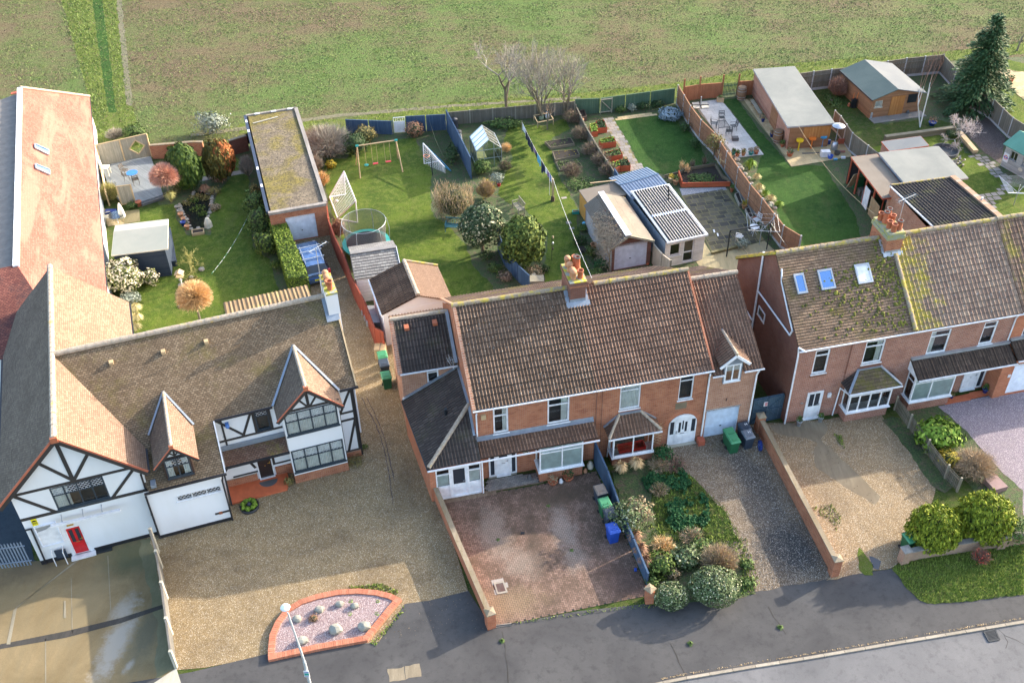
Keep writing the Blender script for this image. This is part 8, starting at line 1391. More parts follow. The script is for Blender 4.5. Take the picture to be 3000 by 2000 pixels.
def sw():
 A=(at('E',862,545),at('E',815,420));B=(at('E',1215,552),at('E',1120,380));A=(at('E',862,545),at('E',812,418));B=(at('E',1180,490),at('E',1112,372));h_=hgt('E',*((838+0),470),835,308)
 h_=2.25;ta=W('E',835,308,h_);tb=W('E',1110,268,h_);T=wth('swing_frame','timber pole swing frame with two red seats and a green button seat','swing set',at('E',862,545));b=MB();b.tube(ta,tb,.05,.05,8);b.obj('top_beam','wood_pale',T)
 d=(tb-ta).normalized();nn=Vector((-d.y,d.x,0))
 for t_ in(ta,tb):
  for s_ in(-1,1): b=MB();b.tube(t_,Vector((t_.x,t_.y,0))+nn*s_*1.05+d*(-.15 if t_ is ta else .15),.045,.05,7);b.obj('leg','wood_pale',T)
  b=MB();b.tube(t_-d*.12,t_+d*.12,.09,.09,8);b.obj('corner_bracket','turq',T)
 L=(tb-ta).length
 for q0,q1,m_ in((.35,.48,'red'),(.68,.82,'red')):
  b=MB();a_,c_=ta+d*L*q0,ta+d*L*q1
  for k in(a_,c_): b.tube(k,k-Vector((0,0,1.75)),.012,.012,5)
  ro=b.obj('ropes','wood_pale',T);b=MB();lo=Vector((0,0,-1.75));b.bar(a_+lo,c_+lo,.2,.05);b.obj('swing_seat','red_plastic',ro)
 b=MB();a_=ta+d*L*.18;b.tube(a_,a_-Vector((0,0,1.75)),.014,.014,5);ro=b.obj('rope','wood_pale',T);b=MB();b.lathe(a_-Vector((0,0,1.8)),[(.001,0),(.16,0),(.17,.05),(.03,.07)],14);b.obj('button_seat','turq',ro)
sw()
def goal(label,P,post,mat='white'):
 T=wth('football_goal',label,'goal',(P[0].x,P[0].y,0),'football goals');b=MB()
 for i,j in post: b.tube(P[i],P[j],.045,.045,8)
 b.obj('frame',mat,T);return T
def netgrid(T,q,n,m_,mat='white',r_=.008):
 b=MB()
 for i in range(n+1):
  t=i/n;b.bar(q[0].lerp(q[1],t),q[3].lerp(q[2],t),r_*2)
 for i in range(m_+1):
  t=i/m_;b.bar(q[0].lerp(q[3],t),q[1].lerp(q[2],t),r_*2)
 o=b.obj('net',mat,T);return o
hT=1.9
P=[W('E',742,488,hT),W('E',825,695,hT),W('E',838,850,0),W('E',752,650,0),W('E',640,668,.3),W('E',698,822,.1)]
T=goal('large white goal with sagging net on the play lawn, by the garage','' or P,[(0,1),(1,2),(0,3),(2,5),(3,4),(4,5),(0,4),(1,5)]);netgrid(T,[P[0],P[1],P[5],P[4]],12,16);netgrid(T,[P[0],P[3],P[4],P[0]],8,8)
P=[W('E',1302,290,1.6),W('E',1452,455,1.2),W('E',1460,500,0),W('E',1310,435,0),W('E',1430,412,0),W('E',1500,487,0)];T=goal('smaller white goal with blue rails beyond basketball hoop',P,[(0,1),(1,2),(0,3),(3,4)]);netgrid(T,[P[0],P[1],P[2],P[3]],10,8);b=MB();b.tube(P[0],P[4],.035,.035,6);b.tube(P[1],P[5],.035,.035,6);b.tube(P[4],P[5],.035,.035,6);b.obj('rail','sky_blue',T)
T=wth('ball','yellow football caught in the large goal net','ball',W('E',655,675,.3));MB().lathe(W('E',655,690,0)+Vector((0,0,.12)),[(.001,-.12),(.08,-.09),(.12,0),(.08,.09),(.001,.12)],12).obj('ball','yellow',T,True);T=wth('ball','white football lying inside the large goal','ball',W('E',692,700,0));MB().lathe(W('E',692,705,0)+Vector((0,0,.12)),[(.001,-.12),(.08,-.09),(.12,0),(.08,.09),(.001,.12)],12).obj('ball','white',T,True)
p=at('E',1368,515);T=wth('basketball_hoop','thin black pole with basketball ring beside smaller goal','basketball hoop',p);hh=hgt('E',1368,515,1352,378);MB().tube(p,p+Vector((0,0,hh)),.03,.025,8).obj('pole','dark_metal',T);b=MB();c=p+Vector((-.35,0,hh));b.path([c+Vector((.23*math.cos(6.28*i/16),.23*math.sin(6.28*i/16),0)) for i in range(17)],.018,5);b.obj('ring','orange',T)
T=wth('garden_net','pale sagging net hung between poles by the blue fence','netting',at('E',1400,330));a_,c_=W('E',1345,120,1.6),W('E',1440,370,.2);b=MB();
for i in range(10):
 for j in range(5):
  f=lambda u,v: a_.lerp(c_,u)+Vector((.25*math.sin(u*3.1)*0,0,-(v*1.1)*(1-u*.5)-.3*math.sin(u*3.14)))+Vector((.2*v,0,0));b.face([f(i/10,j/5),f((i+1)/10,j/5),f((i+1)/10,(j+1)/5),f(i/10,(j+1)/5)])
b.obj('net','net_tan',T)
def net2(t):
 m_=net(t);t.t.nodes['Diffuse BSDF'].inputs[0].default_value=(.45,.42,.28,1);t.t.nodes['Mix Shader'].inputs[0].default_value=.6;return m_
MD['net_tan']=net2
def bench(label,v,x,y,yaw,mat,W_=1.4):
 p=at(v,x,y);T=thing('garden_bench',label,'bench',(p.x,p.y,0),yaw);b=MB()
 for i in range(4): b.box(-W_/2,W_/2,-.2+i*.11,-.12+i*.11,.42,.45)
 b.obj('seat',mat,T);b=MB();
 for i in range(9): b.bar((-W_/2+.08+i*(W_-.16)/8,.24,.48),(-W_/2+.08+i*(W_-.16)/8,.32,.9),.04,.02)
 b.bar((-W_/2,.32,.92),(W_/2,.32,.92),.05,.07);b.bar((-W_/2,.24,.47),(W_/2,.24,.47),.04,.05);b.obj('backrest',mat,T)
 for sx in(-1,1):
  for y_ in(-.2,.26): m_=MB();m_.bar((sx*(W_/2-.03),y_,0),(sx*(W_/2-.03),y_,.62),.05);m_.obj('leg',mat,T)
  m_=MB();m_.bar((sx*(W_/2-.03),-.24,.64),(sx*(W_/2-.03),.28,.66),.06,.03);m_.obj('armrest',mat,T)
bench('dark teal slatted bench between square shrub and holly','F',220,985,-8,'bench_blue',1.45);bench('pale grey slatted bench facing the washing line','F',700,835,-68,'hide_wood',1.2)
lp=at('F',965,755);T=wth('line_post','stout wooden washing line post wrapped at its foot','post',lp);lh=hgt('F',965,755,955,585);MB().box(lp.x-.07,lp.x+.07,lp.y-.07,lp.y+.07,0,lh).obj('post','wood_pale',T);MB().lathe(lp,[(.16,0),(.14,.4),(.08,.45)],8).obj('wrap','mat_brown',T)
pr=at('F',940,712);T=wth('line_prop','thin white line prop beside the stout post','post',pr);MB().tube(pr,pr+Vector((0,0,lh*.95)),.02,.02,6).obj('pole','white',T)
fp=at('F',730,230);fh=hgt('F',730,230,722,150);T=wth('line_post','thin far washing line pole below the bare trees','post',fp);MB().tube(fp,fp+Vector((0,0,fh+.1)),.025,.025,6).obj('pole','hide_wood',T)
a_,c_=fp+Vector((0,0,fh)),lp+Vector((0,0,lh));tag(MB().path([a_.lerp(c_,i/10)-Vector((0,0,.25*math.sin(3.1416*i/10))) for i in range(11)],.008,4).obj('washing_line','white'),'white line strung between two posts over the middle lawn','washing line')
cl=[(.02,.16,.6,'cloth_white','white cloth at the far end of the washing line'),(.13,.05,.8,'navy','narrow dark trousers near the white cloth'),(.2,.09,.9,'navy','black top hung beside narrow trousers'),(.3,.08,.85,'navy','black leggings in the upper third of the washing line'),(.39,.06,.5,'cloth_purple','mauve top above the blue towel'),(.46,.05,.55,'navy','small black garment touching mauve top'),(.52,.12,.75,'cloth_blue','light blue towel on the washing line'),(.65,.04,1.0,'navy','long black trousers just below blue towel'),(.7,.06,.7,'navy','dark shirt beside long black trousers'),(.77,.05,.5,'cloth_white','white and navy striped socks group'),(.83,.05,.5,'cloth_purple','purple garment near the stout post'),(.89,.04,.55,'bin_blue','bright blue garment closest to the stout post'),(.94,.03,.5,'cloth_white','small white garment at the near line end')]
d=(c_-a_).normalized()
for i,(t0,wt,hh,m_,l) in enumerate(cl):
 rr=random.Random(i);L=(c_-a_).length;q=a_.lerp(c_,t0)-Vector((0,0,.25*math.sin(3.1416*t0)+.01));r2=a_.lerp(c_,t0+wt*.75)-Vector((0,0,.25*math.sin(3.1416*(t0+wt*.75))+.01));nn=Vector((-d.y,d.x,0));b=MB();n=5
 for k in range(n):
  u0,u1=k/n,(k+1)/n;o0,o1=nn*.04*(k%2),nn*.04*((k+1)%2);h0=hh*(1+.12*math.sin(k*2+i));h1=hh*(1+.12*math.sin((k+1)*2+i));b.face([q.lerp(r2,u0)+o0,q.lerp(r2,u1)+o1,q.lerp(r2,u1)+o1*2-Vector((0,0,h1)),q.lerp(r2,u0)+o0*2-Vector((0,0,h0))])
 tag(b.obj('garment',m_),l,'laundry','washing on the line')
def wire(name,label,p,q,sag=.2,r_=.012,mat='white',cat='wire'):
 return tag(MB().path([p.lerp(q,i/12)-Vector((0,0,4*sag*(i/12)*(1-i/12))) for i in range(13)],r_,4).obj(name,mat),label,cat)
wire('overhead_wire','thin wire from the stout line post to the middle house roof',lp+Vector((0,0,lh)),W('F',1265,1345,8.0),.3,.012);wire('overhead_wire','thin rope from the garden room corner to right chimney',W('H',95,770,2.6),W('H',632,1392,6.5),.6,.014,'wood_pale')
wire('bunting_rope','green and white rope slung across the left lawn',W('N',1105,630,1.5),W('N',835,1050,1.4),.25,.009,'bunting','rope');MD['bunting']=lambda t:t.fin(t.mix(t.ramp(t.noise(2.2,1),[(.5,0),(.53,1)]),(.03,.2,.12),(.6,.62,.58)));b=MB()
T=wth('feeder_pole','thin bird feeder pole with hanging feeders by the laurel','bird feeder',at('F',958,1210));p=at('F',958,1210);hh=hgt('F',958,1210,970,1025);MB().tube(p,p+Vector((0,0,hh)),.02,.02,6).obj('pole','dark_metal',T)
for i,k in enumerate((.97,.72,.5)): MB().lathe(p+Vector((.05,0,hh*k-.1)),[(.02,0),(.07,.02),(.07,.16),(.02,.2)],8).obj('feeder',['cardboard','galv','wicker'][i],T)
def bed(label,pts,h_,mat,soil='soil',name='raised_bed',th=.06,group=None,grow=None,n=300):
 T=wth(name,label,'raised bed',pts[0],group);b=MB()
 for i in range(len(pts)): b.bar(Z(pts[i],h_/2),Z(pts[(i+1)%len(pts)],h_/2),th,h_)
 b.obj('sides',mat,T);b=MB();b.face([Z(p,h_*.8) for p in pts]);b.obj('soil',soil,T)
 if grow:
  b=MB();rr=random.Random(int(pts[0].x*10));P=[(p.x,p.y) for p in pts];x0,x1=min(p[0] for p in P),max(p[0] for p in P);y0,y1=min(p[1] for p in P),max(p[1] for p in P)
  for i in range(n):
   x,y=rr.uniform(x0,x1),rr.uniform(y0,y1)
   if inpoly(x,y,P): leafq(b,Vector((x,y,h_*.8+rr.uniform(.02,.2))),(Vector((0,0,1))+rv(rr)).normalized(),.09,rr)
  b.obj('seedlings',grow,T)
 return T
bed('vegetable bed nearest the bare trees with small weeds',G('F 905 320 1100 290 1130 335 950 365'),.25,'sleeper',grow='leaf_green',n=80);bed('middle vegetable bed of bare dark soil',G('F 965 395 1150 380 1170 420 985 460'),.25,'sleeper',grow='leaf_gold',n=30);bed('vegetable bed with leafy greens beside climbers',G('F 990 470 1150 450 1190 500 1020 530'),.15,'sleeper',grow='leaf_green',n=260)
RP=[('F',(1250,165,1300,155,1310,220,1255,230),'red planter at the far left end of row, joined to another','leaf_lime'),('F',(1298,140,1355,132,1380,190,1312,198),'red planter with dark crate beside the first','leaf_dark'),('F',(1320,285,1430,260,1450,300,1330,315),'red planter full of bright green growth, third in line','leaf_lime'),('F',(1345,385,1480,355,1500,400,1355,420),'red planter with leafy rows, fourth in line','leaf_green'),('F',(1380,475,1465,440,1485,485,1400,520),'left half of the nearest double red planter','leaf_lime'),('F',(1468,440,1535,428,1560,480,1487,488),'right half of the nearest double red planter','leaf_dark')]
for v,q,l,g_ in RP: bed(l,[W(v,q[i],q[i+1],.5) for i in range(0,8,2)],.5,'red_plank',name='red_planter',group='red planters along the slab path',grow=g_,n=260,th=.05)
bed('empty wooden planter frame with terracotta urn at field fence',[W('F',x,y,.45) for x,y in ((1145,65),(1205,55),(1225,105),(1160,120))],.45,'wood_dark',name='planter')
T=wth('terracotta_pot','round terracotta urn in the empty planter','pot',at('F',1185,148));MB().lathe(at('F',1185,148),[(.12,0),(.22,.15),(.2,.32),(.12,.38)],12).obj('pot','terra_old',T,True)
Pb=G('G 905 860 1275 852 1255 825 1220 810 1160 710 930 750 880 780');T=wth('raised_bed','low raised bed with red front board at the dark patio','raised bed',Pb[0]);b=MB();b.bar(Z(Pb[0],.2),Z(Pb[1],.2),.1,.4);b.bar(Z(Pb[0],.3),Z(Pb[6],.3),.1,.6);b.obj('red_board','red_plank',T);b=MB()
for i in range(1,6): b.bar(Z(Pb[i],.22),Z(Pb[i+1],.22),.12,.44)
b.obj('sleepers','sleeper',T);b=MB();b.face([Z(p,.2) for p in Pb]);b.obj('soil','soil',T)
a_,c_=at('G',775,790),at('G',880,765);tag(MB().bar(a_+Vector((0,0,.15)),c_+Vector((0,0,.15)),.08,.3).obj('edging_board','sleeper'),'short timber edging between lawn and terracotta pots','edging')
def pot(label,v,x,y,r_,h_,mat='terra',plant=None,cat='plant pot',name='plant_pot',group=None,z=0,pn=120,ps=.07,ph=1.2):
 p=at(v,x,y,z);p.z=z;T=wth(name,label,cat,p,group);MB().lathe(p,[(r_*.65,0),(r_*.95,h_*.8),(r_*1.08,h_*.82),(r_*1.08,h_),(r_*.9,h_),(r_*.85,h_*.85),(.001,h_*.85)],14).obj('pot',mat,T,True)
 if plant: SEED[0]+=1;rr=random.Random(SEED[0]);b=MB();crown(b,p+Vector((0,0,h_+r_*ph*.6)),r_*1.25,r_*1.25,r_*ph,pn,ps,rr,.3,inner=.2,jit=1.5);b.obj('plant',plant,T)
 return T
for a in (('terracotta pot left of the pair by the red boarded bed','G',822,820,.2,.4,'wood_pale','leaf_gold'),('terracotta pot right of the pair by the red boarded bed','G',858,838,.22,.42,'terra_old','leaf_green'),('green metal pot stand at the pale patio edge','G',1303,610,.15,.3,'turq','leaf_green'),('terracotta pot with upright stems on the pale patio','G',1332,625,.18,.32,'terra','leaf_green'),('terracotta pot third along the pale patio edge','G',1378,618,.17,.34,'terra_old','leaf_bronze'),('teal pot with dry plant on the pale patio','G',1435,612,.2,.3,'turq','leaf_dead'),('brown pot with dry plant at the pale patio corner','G',1475,605,.2,.32,'terra','leaf_dead'),('blue pot by the garden room door','G',1527,360,.15,.28,'blue_pot','leaf_dead'),('blue pot beside the near barrel','G',1595,475,.17,.35,'blue_pot','leaf_dead'),('terracotta pot right of the near barrel','G',1675,550,.17,.3,'terra','leaf_green'),('terracotta pot with white flowers at the bar stools','G',1732,622,.24,.35,'terra','leaf_box'),('terracotta pot beside the two long troughs','G',1290,890,.16,.32,'terra','leaf_green'),('terracotta pot between the two long troughs','G',1385,1020,.2,.32,'terra_old','leaf_gold'),('orange pot beside the deck steps','A',800,790,.22,.4,'terra',None),('small terracotta pot at the bistro chair','G',1465,1110,.16,.25,'terra',None),('terracotta bowl below the blind bay window, left','L',965,305,.26,.25,'terra','leaf_dead'),('terracotta bowl below the blind bay window, right','L',1085,275,.26,.28,'terra','leaf_dark'),('terracotta pot on the far terrace at the right edge','H',1595,460,.2,.3,'terra','leaf_green')): pot(*a[:4],a[4],a[5],a[6],a[7])
for a in (('grey square pot left of white front door','K',187,1455,.16,.4,'galv','leaf_green'),('grey square pot right of white front door','K',318,1430,.16,.4,'galv','leaf_green'),('blue pot with palm on red porch tiles','K',1325,1255,.17,.35,'blue_pot','leaf_green'),('small blue pot at the bay window corner','K',1120,1288,.14,.3,'blue_pot','leaf_bronze'),('blue glazed bowl with wispy grass by the birch','H',1037,765,.3,.3,'blue_pot','leaf_rust')): pot(*a[:4],a[4],a[5],a[6],a[7])
for i,(x,y,m_) in enumerate(((1140,850,'tray'),(1165,1080,'tray'),(1190,1130,'tray'),(1205,1145,'tray'))):
 p=at('F',x,y);T=wth('planter_tray',['dark tub near the yellow shed','black tray pot under the vine garage wall','lower black tray pot by the vine garage','black tray pot nearest the chimney'][i],'plant pot',p);b=MB();b.box(p.x-.25,p.x+.25,p.y-.14,p.y+.14,0,.22);b.obj('tray','turq' if i==0 else m_,T);b=MB();b.face([(p.x-.22,p.y-.11,.225),(p.x+.22,p.y-.11,.225),(p.x+.22,p.y+.11,.225),(p.x-.22,p.y+.11,.225)]);b.obj('soil','soil',T)
p=at('F',1210,960);T=wth('paint_tub','pale blue lidded tub against the vine garage wall','tub',p);MB().lathe(p,[(.17,0),(.19,.35),(.2,.36),(.2,.42),(.001,.43)],14).obj('tub','cloth_blue',T,True);p=at('F',1275,1150);T=wth('chimney_planter','tall buff clay pot beside the vine garage','pot',p);MB().lathe(p,[(.2,0),(.15,.3),(.2,.7),(.24,.75),(.18,.76)],12).obj('pot','terra_old',T,True)
for l,v,x,y,m_ in (('pink flowered pot beside silver mound','F',553,640,'red'),): pot(l,v,x,y,.15,.25,m_,'leaf_silver')
for i,(q) in enumerate(((1315,905,1350,985,1375,975,1345,895),(1395,1020,1430,1090,1455,1078,1425,1010))): bed(['long stone trough by the brown fence, nearer the red bed','long stone trough by the brown fence, nearer the bistro table'][i],[W('G',q[k],q[k+1],.28) for k in range(0,8,2)],.28,'stone',name='stone_trough',th=.05)
def barrel(label,v,x,y,r_=.3,h_=.9,yaw=0):
 p=at(v,x,y);T=wth('barrel',label,'barrel',p,'oak barrels');prof=[(r_*.8,0),(r_*.95,h_*.25),(r_,h_*.5),(r_*.95,h_*.75),(r_*.8,h_)];MB().lathe(p,prof,18,True).obj('staves','staves',T)
 for k in(.06,.25,.72,.92): rr_=r_*(.8+.2*math.sin(3.14*k))+.012;MB().lathe(p,[(rr_,h_*k),(rr_,h_*k+.05)],18).obj('hoop','galv',T)
P_('staves',(.22,.13,.07),.8)
barrel('oak barrel at the far end by the open picket gate','G',1360,185,.42,1.15);barrel('oak barrel standing along the garden room side','G',1637,515,.4,1.1)
for i,(v,x,y,m_,l) in enumerate((('H',92,945,'yellow','bright yellow bar stool table by the garden room'),('H',182,930,'orange','bright orange bar stool table in the trio'),('H',258,918,'sky_blue','bright blue bar stool table in the trio'))):
 p=at(v,x,y);T=wth('bar_stool',l,'bar stool',p,'coloured bar stools');MB().lathe(p,[(.06,0),(.05,.85)],10).obj('stem',m_,T);MB().lathe(p,[(.001,.84),(.26,.85),(.28,.88),(.28,1.0),(.001,1.0)],20).obj('top',m_,T);MB().lathe(p,[(.17,0),(.15,.03),(.05,.06)],12).obj('foot',m_,T)
p=at('H',345,935);T=wth('patio_heater','steel mushroom patio heater beside the coloured stools','heater',p);hh=hgt('H',345,935,362,765);MB().lathe(p,[(.24,0),(.26,.1),(.24,.6),(.1,.7)],14).obj('gas_housing','steel',T,True);MB().tube(p+Vector((0,0,.65)),p+Vector((0,0,hh)),.035,.035,8).obj('pole','steel',T);MB().lathe(p+Vector((0,0,hh)),[(.5,-.05),(.3,.06),(.001,.12)],20).obj('reflector','steel',T,True)
cl2=[(280,985,.35,.45,.5,'white','white fridge like cabinet by the coloured stools'),(318,1000,.22,.22,.3,'bin_blue','dark blue bucket in the patio clutter'),(365,975,.25,.25,.3,'wicker','wicker basket in the patio clutter'),(395,960,.3,.15,.2,'slate_c','stack of tiles leaning at the fence'),(300,900,.2,.2,.4,'blue_pot','blue bag standing behind the heater'),(410,1000,.16,.16,.16,'cloth_white','white bottles at the clutter edge'),(355,1010,.14,.14,.12,'sky_blue','small blue tray on yellow slabs'),(395,900,.3,.05,.5,'plank_red','red board against the grey fence'),(160,968,.45,.12,.08,'stone_dark','dark mat roll on the yellow slabs'),(225,965,.18,.12,.1,'stone_dark','short dark plank on yellow slabs')];P_('slate_c',(.35,.16,.12),.8)
for x,y,a_,c_,h_,m_,l in cl2:
 p=at('H',x,y);T=wth(l.split()[1] if False else 'clutter_item',l,'garden clutter',p);b=MB()
 if 'bucket' in l or 'basket' in l: b.lathe(p,[(a_*.75,0),(a_,h_),(a_*.9,h_),(a_*.7,.05)],14)
 else: b.box(p.x-a_,p.x+a_,p.y-c_*.5,p.y+c_*.5,0,h_)
 b.obj('body',m_,T,'bucket' in l)
p=at('H',600,712);T=wth('milk_churn','silver milk churn at the brown shed corner','milk churn',p);MB().lathe(p,[(.17,0),(.18,.5),(.1,.65),(.1,.75),(.13,.78),(.001,.8)],14).obj('churn','steel',T,True);p=at('H',480,640);T=wth('lawn_mower','black mower standing upright against the brown shed','mower',p);MB().box(p.x-.2,p.x+.2,p.y-.15,p.y+.15,0,.8).obj('body','dark_metal',T);b=MB();b.tube(p+Vector((-.15,0,.7)),p+Vector((-.1,.1,1.3)),.02,.02,5);b.tube(p+Vector((.15,0,.7)),p+Vector((.25,.1,1.3)),.02,.02,5);b.obj('handle','orange',T)
for i,(x,y,m_,l) in enumerate(((757,690,'white','white gnome like figure by the brown shed wall'),(835,672,'stone','round wicker hoop at the brown shed wall'),(865,685,'stone_dark','dark ornament at the brown shed corner'),(450,632,'terra','terracotta lump beside the mower'))): p=at('H',x,y);T=wth('garden_ornament',l,'ornament',p);MB().lathe(p,[(.1,0),(.13,.15),(.07,.3),(.001,.36)],9).obj('ornament',m_,T,True)
a_,c_=at('H',700,880),at('H',1200,800);T=wth('sleeper_wall','low wall of old timber sleepers below the birch','retaining wall',a_);MB().bar(a_+Vector((0,0,.3)),at('H',720,870)+Vector((0,0,.3)),.3,.6) ;q=at('H',965,845)
for i,(s_,e_) in enumerate(((a_,q),(q,at('H',1195,812)))): MB().bar(Z(s_,.25),Z(e_,.25),.35,.5).obj('sleeper_stack','sleeper',T)
a_,c_=at('H',1225,840),at('H',1340,975);T=wth('sleeper_bench','long timber sleeper seat at the dark gravel edge','bench',a_);MB().bar(a_+Vector((0,0,.3)),c_+Vector((0,0,.3)),.4,.22).obj('seat','wood_pale',T);MB().bar(a_+Vector((0,0,.1)),c_+Vector((0,0,.1)),.25,.19).obj('base','sleeper',T)
p=at('H',1205,1030);T=wth('rubble_heap','heap of logs and rubble on the far right lawn','heap',p);b=MB();rr=random.Random(4)
for i in range(16): q=p+Vector((rr.uniform(-.6,.6),rr.uniform(-.5,.5),.08));b.bar(q,q+rv(rr)*.35,.12)
b.obj('rubble','twig_grey',T);p=at('H',1130,960);T=wth('fire_pit','round dark rimmed fire pit ring behind pale felt roof','pit',p);MB().lathe(p,[(1.0,0),(1.02,.3),(.95,.3),(.93,.02),(.001,.02)],24).obj('ring','stone_dark',T)
def dryer(label,v,x,y,hh,R2,base_z=0,n=6,yaw=20,mat='galv'):
 p=at(v,x,y);T=wth('rotary_dryer',label,'rotary dryer',p,'rotary clothes dryers');MB().tube(p,p+Vector((0,0,hh)),.03,.03,8).obj('pole',mat,T);c=p+Vector((0,0,hh*.62));arms=[];
 for k in range(4):
  a=R(yaw+90*k);e=p+Vector((math.cos(a)*R2,math.sin(a)*R2,hh));arms.append((c,e));MB().tube(c,e,.02,.016,5).obj('arm',mat,T)
 b=MB()
 for j in range(n):
  t=.3+.7*(j+1)/n
  for k in range(4): b.tube(arms[k][0].lerp(arms[k][1],t),arms[(k+1)%4][0].lerp(arms[(k+1)%4][1],t),.009,.009,3,False)
 b.obj('lines','white',T)
dryer('white rotary dryer with taut lines at the right edge','H',1615,1330,1.75,1.7,n=10,yaw=40);dryer('rotary dryer with tangled lights over the dark patio','G',1500,1300,1.9,1.5,n=3,yaw=38)
T=wth('pergola','dark metal canopy frame standing on the dark patio','frame',at('G',1250,1390));p1=at('G',1250,1390);h1=hgt('G',1250,1390,1278,1190);p2=at('G',1640,1320);b=MB();t1=p1+Vector((0,0,h1));t2=W('G',1590,1135,h1);b.tube(p1,t1,.05,.05,8);b.tube(t1,t2,.045,.045,8);b.tube(t1,W('G',1405,1365,h1*.4),.02,.02,5);b.tube(t2,W('G',1710,1310,h1*.6),.02,.02,5);b.tube(t2,Vector((t2.x,t2.y,0)),.04,.04,6);b.obj('frame','dark_metal',T)
p=at('G',1455,1225);T=wth('bistro_table','round white bistro table on the dark patio','table',p);MB().lathe(p,[(.001,.7),(.33,.7),(.34,.74),(.001,.745)],18).obj('tabletop','white',T);
for k in range(3): a=k*2.1;MB().tube(p+Vector((math.cos(a)*.25,math.sin(a)*.25,0)),p+Vector((-math.cos(a)*.15,-math.sin(a)*.15,.7)),.015,.015,5).obj('leg','white',T)
def fchair(label,v,x,y,yaw,mat='white',name='folding_chair',group=None,arm=False,bw=.42):
 p=at(v,x,y);T=thing(name,label,'chair',(p.x,p.y,0),yaw,group);b=MB();w_=bw/2
 for i in range(5): b.box(-w_,w_,-w_+i*bw/5,-w_+i*bw/5+bw/6.5,.44,.46)
 b.obj('seat',mat,T);b=MB();b.bar((-w_,w_,.46),(-w_,w_+.08,.88),.03);b.bar((w_,w_,.46),(w_,w_+.08,.88),.03)
 for z in (.6,.72,.86): b.bar((-w_,w_+.03+(z-.5)*.1,z),(w_,w_+.03+(z-.5)*.1,z),.025,.05)
 if arm:
  for i in range(5): b.bar((-w_+bw*(i+.5)/5,w_,.46),(-w_+bw*(i+.5)/5,w_+.08,.9),.014)
  b.bar((-w_,-w_,.66),(-w_,w_,.66),.025);b.bar((w_,-w_,.66),(w_,w_,.66),.025)
 b.obj('backrest',mat,T)
 for sx in(-1,1):
  for sy in(-1,1): MB().bar((sx*w_,sy*w_,0),(sx*w_,sy*w_*.7,.46),.025).obj('leg',mat,T)
 return T
fchair('white folding chair leaning by the stone trough','G',1475,1145,-60);fchair('white folding chair nearest the canopy frame','G',1345,1275,150)
for i,(x,y,l) in enumerate(((1155,1195,'white loose slat on dark patio, upper'),(1183,1222,'white loose slat on dark patio, lower'))): p=at('G',x,y,.05);tag(MB().box(p.x-.05,p.x+.05,p.y-.17,p.y+.17,.04,.08).obj('loose_slat','white'),l,'slat')
T=wth('block_edging','row of hollow concrete blocks edging the dark patio','edging',at('G',1145,1368));
for i in range(9): p=at('G',1145,1368).lerp(at('G',1320,1325),i/8);MB().box(p.x-.12,p.x+.12,p.y-.1,p.y+.1,0,.2).obj('block','joint_green',T)
p=at('G',1215,425);T=wth('patio_table','rectangular dark mesh patio table on the pale slabs','table',p);b=MB();q=[W('G',x,y,.72) for x,y in ((1180,350),(1240,345),(1275,395),(1190,405))]
for i in range(4): b.bar(q[i],q[(i+1)%4],.04)
for i in range(1,9): b.bar(q[0].lerp(q[3],i/9),q[1].lerp(q[2],i/9),.012);b.bar(q[0].lerp(q[1],i/9),q[3].lerp(q[2],i/9),.012)
b.obj('tabletop','dark_metal',T)
for k in q: MB().tube(Z(k,0),k,.02,.02,5).obj('leg','dark_metal',T)
for x,y,yw,l in ((1150,405,75,'dark wire patio chair at the fence side'),(1210,360,0,'dark wire patio chair at the far end'),(1300,425,-80,'dark wire patio chair at the lawn side'),(1265,465,175,'dark wire patio chair at the near end')): fchair(l,'G',x,y,yw,'dark_metal','patio_chair','chairs around the patio table',True,.46)
p=at('G',1315,500);T=wth('foot_stool','dark low square stool on the pale patio','stool',p);MB().box(p.x-.25,p.x+.25,p.y-.2,p.y+.2,.0,.3).obj('stool','stone_dark',T)
p=at('G',1050,240);T=wth('parasol_base','parasol base of four pale slabs with short post','parasol base',p)
for sx,sy in((-.35,-.25),(.35,-.25),(-.35,.3),(.35,.3)): MB().box(p.x+sx-.3,p.x+sx+.3,p.y+sy-.25,p.y+sy+.25,.05,.11).obj('slab','cream',T)
MB().tube(p,p+Vector((0,0,.9)),.05,.05,8).obj('post','galv',T);b=MB();b.bar(p+Vector((-.7,0,.13)),p+Vector((.7,0,.13)),.07,.05);b.bar(p+Vector((0,-.6,.14)),p+Vector((0,.6,.14)),.07,.05);b.obj('cross_foot','dark_metal',T)
p=at('G',1200,205);T=wth('wooden_planter','square wooden planter beside the picket gate','planter',p);MB().box(p.x-.28,p.x+.28,p.y-.2,p.y+.2,0,.4).obj('box','wood_pale',T);b=MB();crown(b,p+Vector((0,0,.5)),.28,.2,.15,120,.07,random.Random(2),inner=.2);b.obj('plant','leaf_green',T)
a_,c_=at('G',1440,225),at('G',1505,330);T=wth('low_bench','low grey bench along the garden room wall','bench',a_);MB().bar(a_+Vector((0,0,.42)),c_+Vector((0,0,.42)),.3,.06).obj('seat','hide_wood',T);
for k in(a_,c_): MB().bar(k,k+Vector((0,0,.4)),.2,.08).obj('leg','hide_wood',T)
rr=random.Random(6)
for i,(x,y) in enumerate(((1335,690),(1360,720),(1390,760),(1420,790),(1440,830),(1350,700),(1455,880),(1500,900),(1530,960),(1590,990),(1620,1020),(1330,650))):
 p=at('G',x,y);b=MB();s_=.16+rr.random()*.14;b.lathe(p,[(s_,0),(s_*.95,s_*.4),(s_*.5,s_*.7),(.001,s_*.75)],6);tag(b.obj('rock','stone'),'grey rockery stone beside the brown fence, one of twelve','rock','rockery stones')
